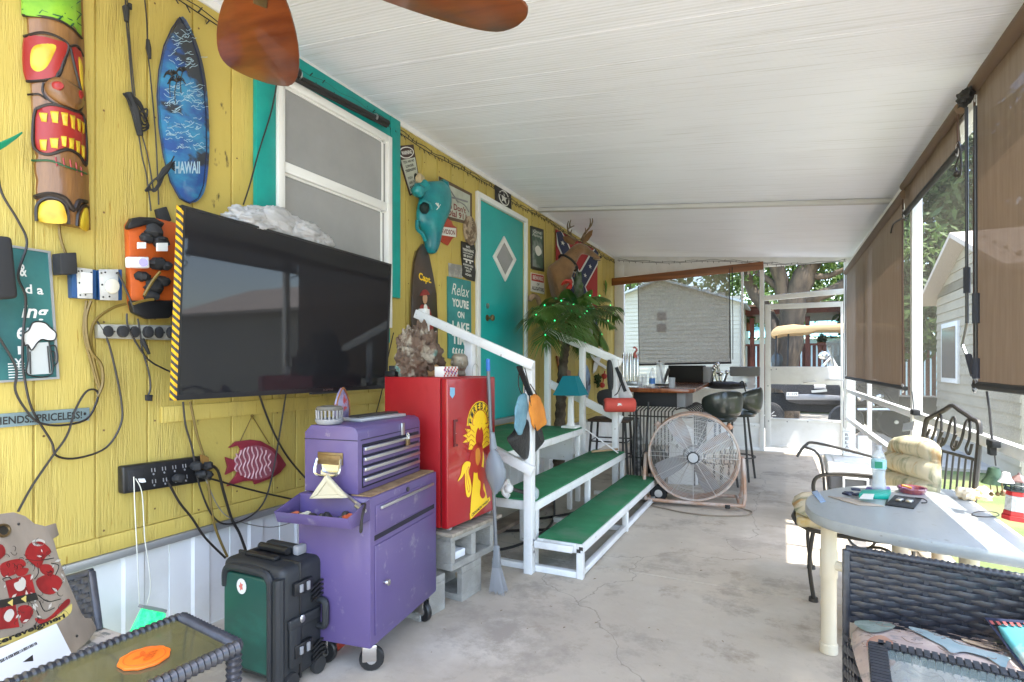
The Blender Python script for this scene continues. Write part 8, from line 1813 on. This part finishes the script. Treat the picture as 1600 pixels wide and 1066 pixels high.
gb = tbox('green_packet', 'green and white cigarette sized packet by the foot of the water bottle', ((1347, 772), (1392, 772), (1388, 781), (1342, 779)), .022, mat('packet_green', (.0, .33, .25), .4), 'packet')
tbox('white_end', None, ((1342, 779.5), (1364, 780.5), (1366, 772), (1349, 771.5)), .0005, SIGNW, None, 0, z_=zz+.0225, par=gb)
tbox('purple_case', 'flat purple case lying under the water bottle', ((1352, 768), (1392, 768), (1390, 764), (1354, 764)), .012, mat('purple_case_pl', (.08, .06, .22), .4), 'case')
kk = thing('car_keys', 'bunch of dark car keys and fobs on the patio table', 'keys', tp(1330, 778))
for i, (u, v, a) in enumerate(((1326, 772, .4), (1333, 776, -.3), (1340, 777, .9), (1323, 778, -.8), (1337, 772, .1))):
    p = tp(u, v); m_ = FR(p.x, p.y, zz, math.degrees(a)); b = MB(m_); b.box(-.02, .02, -.010, .010, .001+.004*i, .012+.004*i); build(b, 'key_fob', mat('fob_navy', (.015, .02, .05), .35), kk, bev=.004)
b = MB(); p = tp(1330, 780); b.tube([p+vec(.014*math.cos(t), .014*math.sin(t), .003) for t in [k*math.pi/8 for k in range(16)]], .001, 4, True); build(b, 'ring', STEEL, kk)
ash = tp(1425, 770); b = MB(); b.lathe([(.001, .006), (.045, .006), (.052, .026), (.060, .028), (.062, .022), (.052, .0), (.001, .0)], ash, 32); ao = build(b, 'ashtray', mat('purple_glass', (.10, .02, .10), .2, c2=(.25, .06, .06), ns=14, coat=.6), label='round purple patterned ashtray on the patio table', cat='ashtray')
b = MB(); b.tube(cr([ash+vec(.0, .01, .02), ash+vec(-.02, .02, .025), ash+vec(-.04, .015, .03)], 4), .006, 6); build(b, 'orange_patch', mat('amber_bits', (.5, .2, .03), .5), ao)
tr3 = tbox('black_tray', 'small black hinged tray with silver lighters on the patio table', ((1398, 776), (1440, 781), (1428, 796), (1384, 790)), .008, MBLACK, 'tray', .002)
for i, (u, v) in enumerate(((1406, 783), (1421, 785))): p = tp(u, v, zz+.009); b = MB(FR(p.x, p.y, zz+.009, 65)); b.box(-.018, .018, -.012, .012, 0, .012); build(b, 'lighter', STEEL, tr3, bev=.003)
b = MB(); b.tube(cr([tp(1430, 778, zz+.012), tp(1444, 780, zz+.012), tp(1448, 785, zz+.012), tp(1440, 786, zz+.012)], 4), .003, 5); build(b, 'clip', MBLACK, tr3)
tbox('pale_cloth', 'flat beige cloth pouch under the car keys', ((1293, 776), (1340, 790), (1382, 792), (1330, 780)), .004, mat('beige_cloth', (.40, .34, .28), .9), 'cloth', .001)
tbox('blue_wrapper', 'clear blue plastic wrapper at the rounded end of the table', ((1268, 770), (1277, 767), (1290, 784), (1282, 786)), .004, mat('blue_wrap', (.35, .5, .72), .2, alpha=.75), 'wrapper', .001)
b = MB(); p = tp(1384, 790); b.tube([p, tp(1388, 776)], .004, 6); build(b, 'pen', BLACK, label='short black pen between the cloth pouch and the black tray', cat='pen')
b = MB(); 
for (u, v, r_, sd) in ((1512, 781, .035, 1), (1533, 780, .038, 2)): b.rock(tp(u, v)+vec(0, 0, .025), (r_*1.2, r_, .030), sd, .5, 2.5, 12)
bgp = build(b, 'crumpled_wrapper', mat('snack_paper', (.72, .62, .48), .5, c2=(.55, .36, .15), ns=12, lo=.5, hi=.6, bump=.8, bs=40), label='crumpled cream and orange paper wrapper in the sun on the table', cat='wrapper', ang=80)
b = MB(); P = cr([tp(1520, 803), tp(1535, 800), tp(1556, 802), tp(1560, 807), tp(1540, 809), tp(1522, 807)], 4, True); b.tube([p+vec(0, 0, .003) for p in P], .0022, 5, True); build(b, 'hair_band', CORD, label='thin dark hair band lying on the sunlit table', cat='hair band')
# lighthouse
lhp = tp(1592, 812); lh = thing('lighthouse_ornament', 'red and white lighthouse ornament with a dark lantern roof on the table', 'ornament', lhp)
LR = mat('lighthouse_red', (.50, .03, .03), .4); LM = mat('lighthouse_mesh', (.62, .62, .62), .5, c2=(.4, .4, .4), ns=60); LKK = mat('lighthouse_dark', (.035, .05, .05), .45); LB = mat('lighthouse_roof', (.09, .045, .04), .5)
def oct_(nm, prof, m_): b = MB(); b.lathe(prof, lhp, 8); return build(b, nm, m_, lh, ang=20)
oct_('base', [(.056, 0), (.056, .018), (.050, .020)], LR); oct_('base_step', [(.051, .021), (.049, .037)], LR); oct_('tower', [(.047, .038), (.042, .098)], LM); oct_('red_ring', [(.042, .099), (.040, .114), (.047, .117)], LR)
oct_('gallery', [(.049, .118), (.049, .124), (.001, .124)], LKK); oct_('lantern_glass', [(.026, .125), (.026, .155)], mat('lamp_glass', (.3, .32, .32), .1, alpha=.6)); oct_('roof', [(.043, .156), (.040, .161), (.006, .182), (.003, .190), (.001, .191)], LB)
for k in range(8):
    a = k*math.pi/4+.01; build(MB().tube([lhp+vec(.047*math.cos(a), .047*math.sin(a), .124), lhp+vec(.047*math.cos(a), .047*math.sin(a), .142)], .0018, 4), 'railing_post', LKK, lh); build(MB().tube([lhp+vec(.026*math.cos(a), .026*math.sin(a), .124), lhp+vec(.026*math.cos(a), .026*math.sin(a), .156)], .002, 4), 'mullion', LKK, lh)
for z_ in (.134, .142): build(MB().tube([lhp+vec(.047*math.cos(k*math.pi/4), .047*math.sin(k*math.pi/4), z_) for k in range(8)], .002, 4, True), 'railing', LKK, lh)
b = MB(); b.ball(tp(1568, 776)+vec(0, 0, .02), .012, 7); build(b, 'brown_bead', mat('brown_bead', (.2, .06, .03), .5), label='small brown bead beside the lighthouse ornament', cat='bead')
# pizza box like packs below the table
b = MB(FR(.56, 3.02, .0, 10)); b.box(-.14, .14, -.12, .12, .001, .30); pz = build(b, 'orange_carton', mat('carton_orange', (.60, .22, .05), .6, c2=(.5, .42, .35), ns=9, lo=.5, hi=.55), label='orange and white printed carton under the patio table', cat='carton', bev=.004)

# black wicker armchair with dolphin cushion, front right
wc2 = thing('wicker_chair', 'black wicker armchair with a dolphin print seat cushion at the front right', 'chair', (.45, 1.95, 0))
wbq = Q(vec(.195, 2.235, .615), vec(.70, 2.20, .60), vec(.66, 2.20, .37), vec(.20, 2.235, .37)); wbq.n = vec(0, -1, 0)
weave(wc2, wbq, 13, 9, WK, .009, .006)
wrapped_bar(wc2, vec(.19, 2.235, .618), vec(.71, 2.20, .603), .013, WK, 'top_rail'); build(MB().beam(vec(.192, 2.235, .0), vec(.192, 2.235, .615), .022, .03), 'back_post', WK, wc2, bev=.005)
aq = Q(vec(.70, 2.20, .60), vec(.74, 1.72, .56), vec(.72, 1.72, .36), vec(.68, 2.20, .36)); aq.n = vec(-1, 0, 0); weave(wc2, aq, 12, 9, WK, .009, .006); wrapped_bar(wc2, vec(.70, 2.20, .605), vec(.745, 1.70, .565), .016, WK, 'arm_rail')
lq = Q(vec(.19, 2.235, .33), vec(.215, 1.72, .33), vec(.215, 1.72, .08), vec(.19, 2.235, .08)); lq.n = vec(-1, 0, 0); weave(wc2, lq, 12, 9, WK, .009, .006)
build(MB().box(.20, .70, 1.72, 2.22, .27, .30), 'seat', WK, wc2, bev=.008)
for x_, y_ in ((.215, 1.74), (.70, 1.74), (.69, 2.2)): build(MB().box(x_-.015, x_+.015, y_-.015, y_+.015, 0, .30), 'leg', WK, wc2)
DOL = mat('sea_print_cushion', (.50, .42, .39), .9, c2=(.42, .34, .32), ns=8, lo=.4, hi=.6, c3=(.30, .27, .27), ns3=22, lo3=.56, hi3=.62, bump=.25, bs=80)
q = Q(vec(.185, 2.21, .385), vec(.66, 2.19, .385), vec(.70, 1.74, .38), vec(.185, 1.70, .375)); q.n = vec(0, 0, 1)
cu = pad('seat_cushion', DOL, q, 1, .055, wc2)
def cush_h(s_, t_):
    e_ = (max(0, math.sin(math.pi*s_))*max(0, math.sin(math.pi*t_)))**.28; return .055*(.35+.65*abs(math.sin(math.pi*t_))**.5)*e_+.006*noise.noise(Vector((s_*5, t_*7, 2)))+.0035
def cprint(nm, pts, m_):
    P = cr([(a, c, 0) for a, c in pts], 3, True); n = len(P); ce = sum(P, Vector())/n; b = MB(); rings = []
    for f in (1, .8, .6, .4, .2, .02): rings.append([q.at(ce.x+(p.x-ce.x)*f, ce.y+(p.y-ce.y)*f, cush_h(ce.x+(p.x-ce.x)*f, ce.y+(p.y-ce.y)*f)) for p in P])
    b.loft(rings, caps=False); build(b, nm, m_, cu, ang=80)
cprint('dolphin_print', [(.36, .10), (.44, .12), (.52, .22), (.60, .34), (.72, .42), (.78, .40), (.74, .48), (.70, .56), (.66, .50), (.56, .46), (.48, .52), (.46, .42), (.40, .30), (.36, .20)], mat('dolphin_blue', (.22, .33, .38), .9, c2=(.33, .42, .45), ns=6))
cprint('coral_print', [(.08, .45), (.16, .38), (.22, .48), (.20, .66), (.12, .76), (.07, .62)], mat('coral_print_red', (.34, .15, .11), .9, c2=(.4, .25, .18), ns=14))
cprint('seaweed_print', [(.06, .08), (.18, .06), (.28, .12), (.22, .26), (.12, .34), (.05, .22)], mat('seaweed_print_green', (.16, .22, .20), .9, c2=(.26, .32, .30), ns=20))
cprint('shell_print', [(.62, .16), (.74, .14), (.80, .24), (.72, .32), (.63, .27)], mat('shell_print_buff', (.52, .42, .30), .9, c2=(.36, .28, .22), ns=16))
b = MB(); rnd = random.Random(22)
for k in range(90):
    s0, t0 = rnd.uniform(.04, .95), rnd.uniform(.05, .95); a = rnd.uniform(0, 6.28); l = rnd.uniform(.01, .04)
    P_ = [(s0+l*j*math.cos(a+j*.4), t0+l*j*math.sin(a+j*.4)) for j in range(4)]; P_ = [(min(.97, max(.03, x)), min(.97, max(.03, y))) for x, y in P_]
    b.tube(cr([q.at(x, y, cush_h(x, y)+.0005) for x, y in P_], 3), .0012, 3)
build(b, 'fan_coral_line', mat('print_line_brown', (.22, .17, .15), .9), cu, kind='stuff')
# pillow at the right edge
pc = hit(1590, 985, y=2.02); q9 = Q(vec(.56, 2.17, .47), vec(.70, 2.05, .53), vec(.72, 1.78, .44), vec(.60, 1.80, .40)); q9.n = (EYE-vec(.64, 1.95, .45)).normalized()
pil = pad('pillow', mat('sea_pillow', (.10, .40, .48), .8, c2=(.45, .55, .58), ns=6, lo=.5, hi=.6), q9, 1, .05, None)
props(pil, 'turquoise printed pillow with a dark patterned border on the wicker armchair', 'pillow')
for i in range(11):
    b = MB(); s0 = i/11
    for t0 in (.0, .93): q9.rect(b, s0+.015, t0, s0+.06, t0+.05, .012, .003)
    build(b, 'border_patch', mat('pillow_rose', (.45, .12, .12), .8), pil, kind='stuff')
b = MB(); q9.rect(b, -.02, -.03, .02, 1.0, .005, .006); q9.rect(b, -.02, -.04, 1, .0, .005, .006); build(b, 'dark_border', mat('pillow_navy', (.03, .04, .09), .8), pil)

# wicker glass side table front right
t2 = thing('side_table', 'glass topped black wicker side table at the bottom right corner', 'side table', (.42, 1.5, 0))
c1, c2, c3, c4 = vec(.222, 1.755, .5), vec(.66, 1.70, .5), vec(.62, 1.25, .5), vec(.18, 1.27, .5)
for a, c in ((c1, c2), (c2, c3), (c3, c4), (c4, c1)):
    build(MB().beam(a, c, .034, .028), 'frame_bar', MBLACK, t2, bev=.004); L_ = (c-a).length; n = int(L_/.016); d_ = (c-a).normalized(); sd_ = d_.cross(vec(0, 0, 1)).normalized(); b = MB()
    for k in range(n):
        p = a+d_*(k+.5)*L_/n; o_ = .002 if k % 2 else -.002; b.beam(p-sd_*.019+vec(0, 0, .0155), p+sd_*.019+vec(0, 0, .0155), .0125, .003); b.beam(p-sd_*.0195+vec(0, 0, .013), p-sd_*.0195-vec(0, 0, .013), .003, .0125); b.beam(p+sd_*.0195+vec(0, 0, .013), p+sd_*.0195-vec(0, 0, .013), .003, .0125)
    build(b, 'wrapping', WK, t2, kind='stuff', bev=0)
ce = (c1+c2+c3+c4)/4; TG2 = mat('clear_table_glass', (.28, .36, .36), .05, sp=.8, alpha=.35)
b = MB(); b.prism([ce+(p-ce)*.925+vec(0, 0, .004) for p in (c1, c2, c3, c4)], (0, 0, .006)); build(b, 'glass_top', TG2, t2)
for p in (c1, c2, c3, c4): wrapped_bar(t2, ce+(p-ce)*.98+vec(0, 0, -.016), vec(ce.x+(p.x-ce.x)*.98, ce.y+(p.y-ce.y)*.98, 0), .017, WK, 'leg')
b = MB(); b.prism([ce+(p-ce)*.93+vec(0, 0, -.28) for p in (c1, c2, c3, c4)], (0, 0, .01)); build(b, 'shelf', WK, t2)

# ---------------------------------------------------------------- litter on the slab
b = MB(); rnd = random.Random(31)
for k in range(170):
    x, y = rnd.choice([(rnd.uniform(-1.4, .75), rnd.uniform(1.2, 8.6)), (rnd.uniform(-2.3, -.9), rnd.uniform(2.2, 5.6)), (rnd.uniform(.3, .8), rnd.uniform(2, 8.6))])
    a = rnd.uniform(0, 6.28); l = rnd.uniform(.004, .013); w_ = l*rnd.uniform(.25, .6); c, s_ = math.cos(a), math.sin(a); i = len(b.v)
    b.v += [vec(x+c*l, y+s_*l, .004), vec(x-s_*w_, y+c*w_, .006), vec(x-c*l, y-s_*l, .003), vec(x+s_*w_, y-c*w_, .005)]; b.f.append([i, i+1, i+2, i+3])
build(b, 'leaf_litter', mat('dry_leaf', (.14, .10, .06), .9, c2=(.26, .2, .12), ns=30), label='dry leaf bits and grit scattered over the concrete floor', cat='leaf litter', kind='stuff')
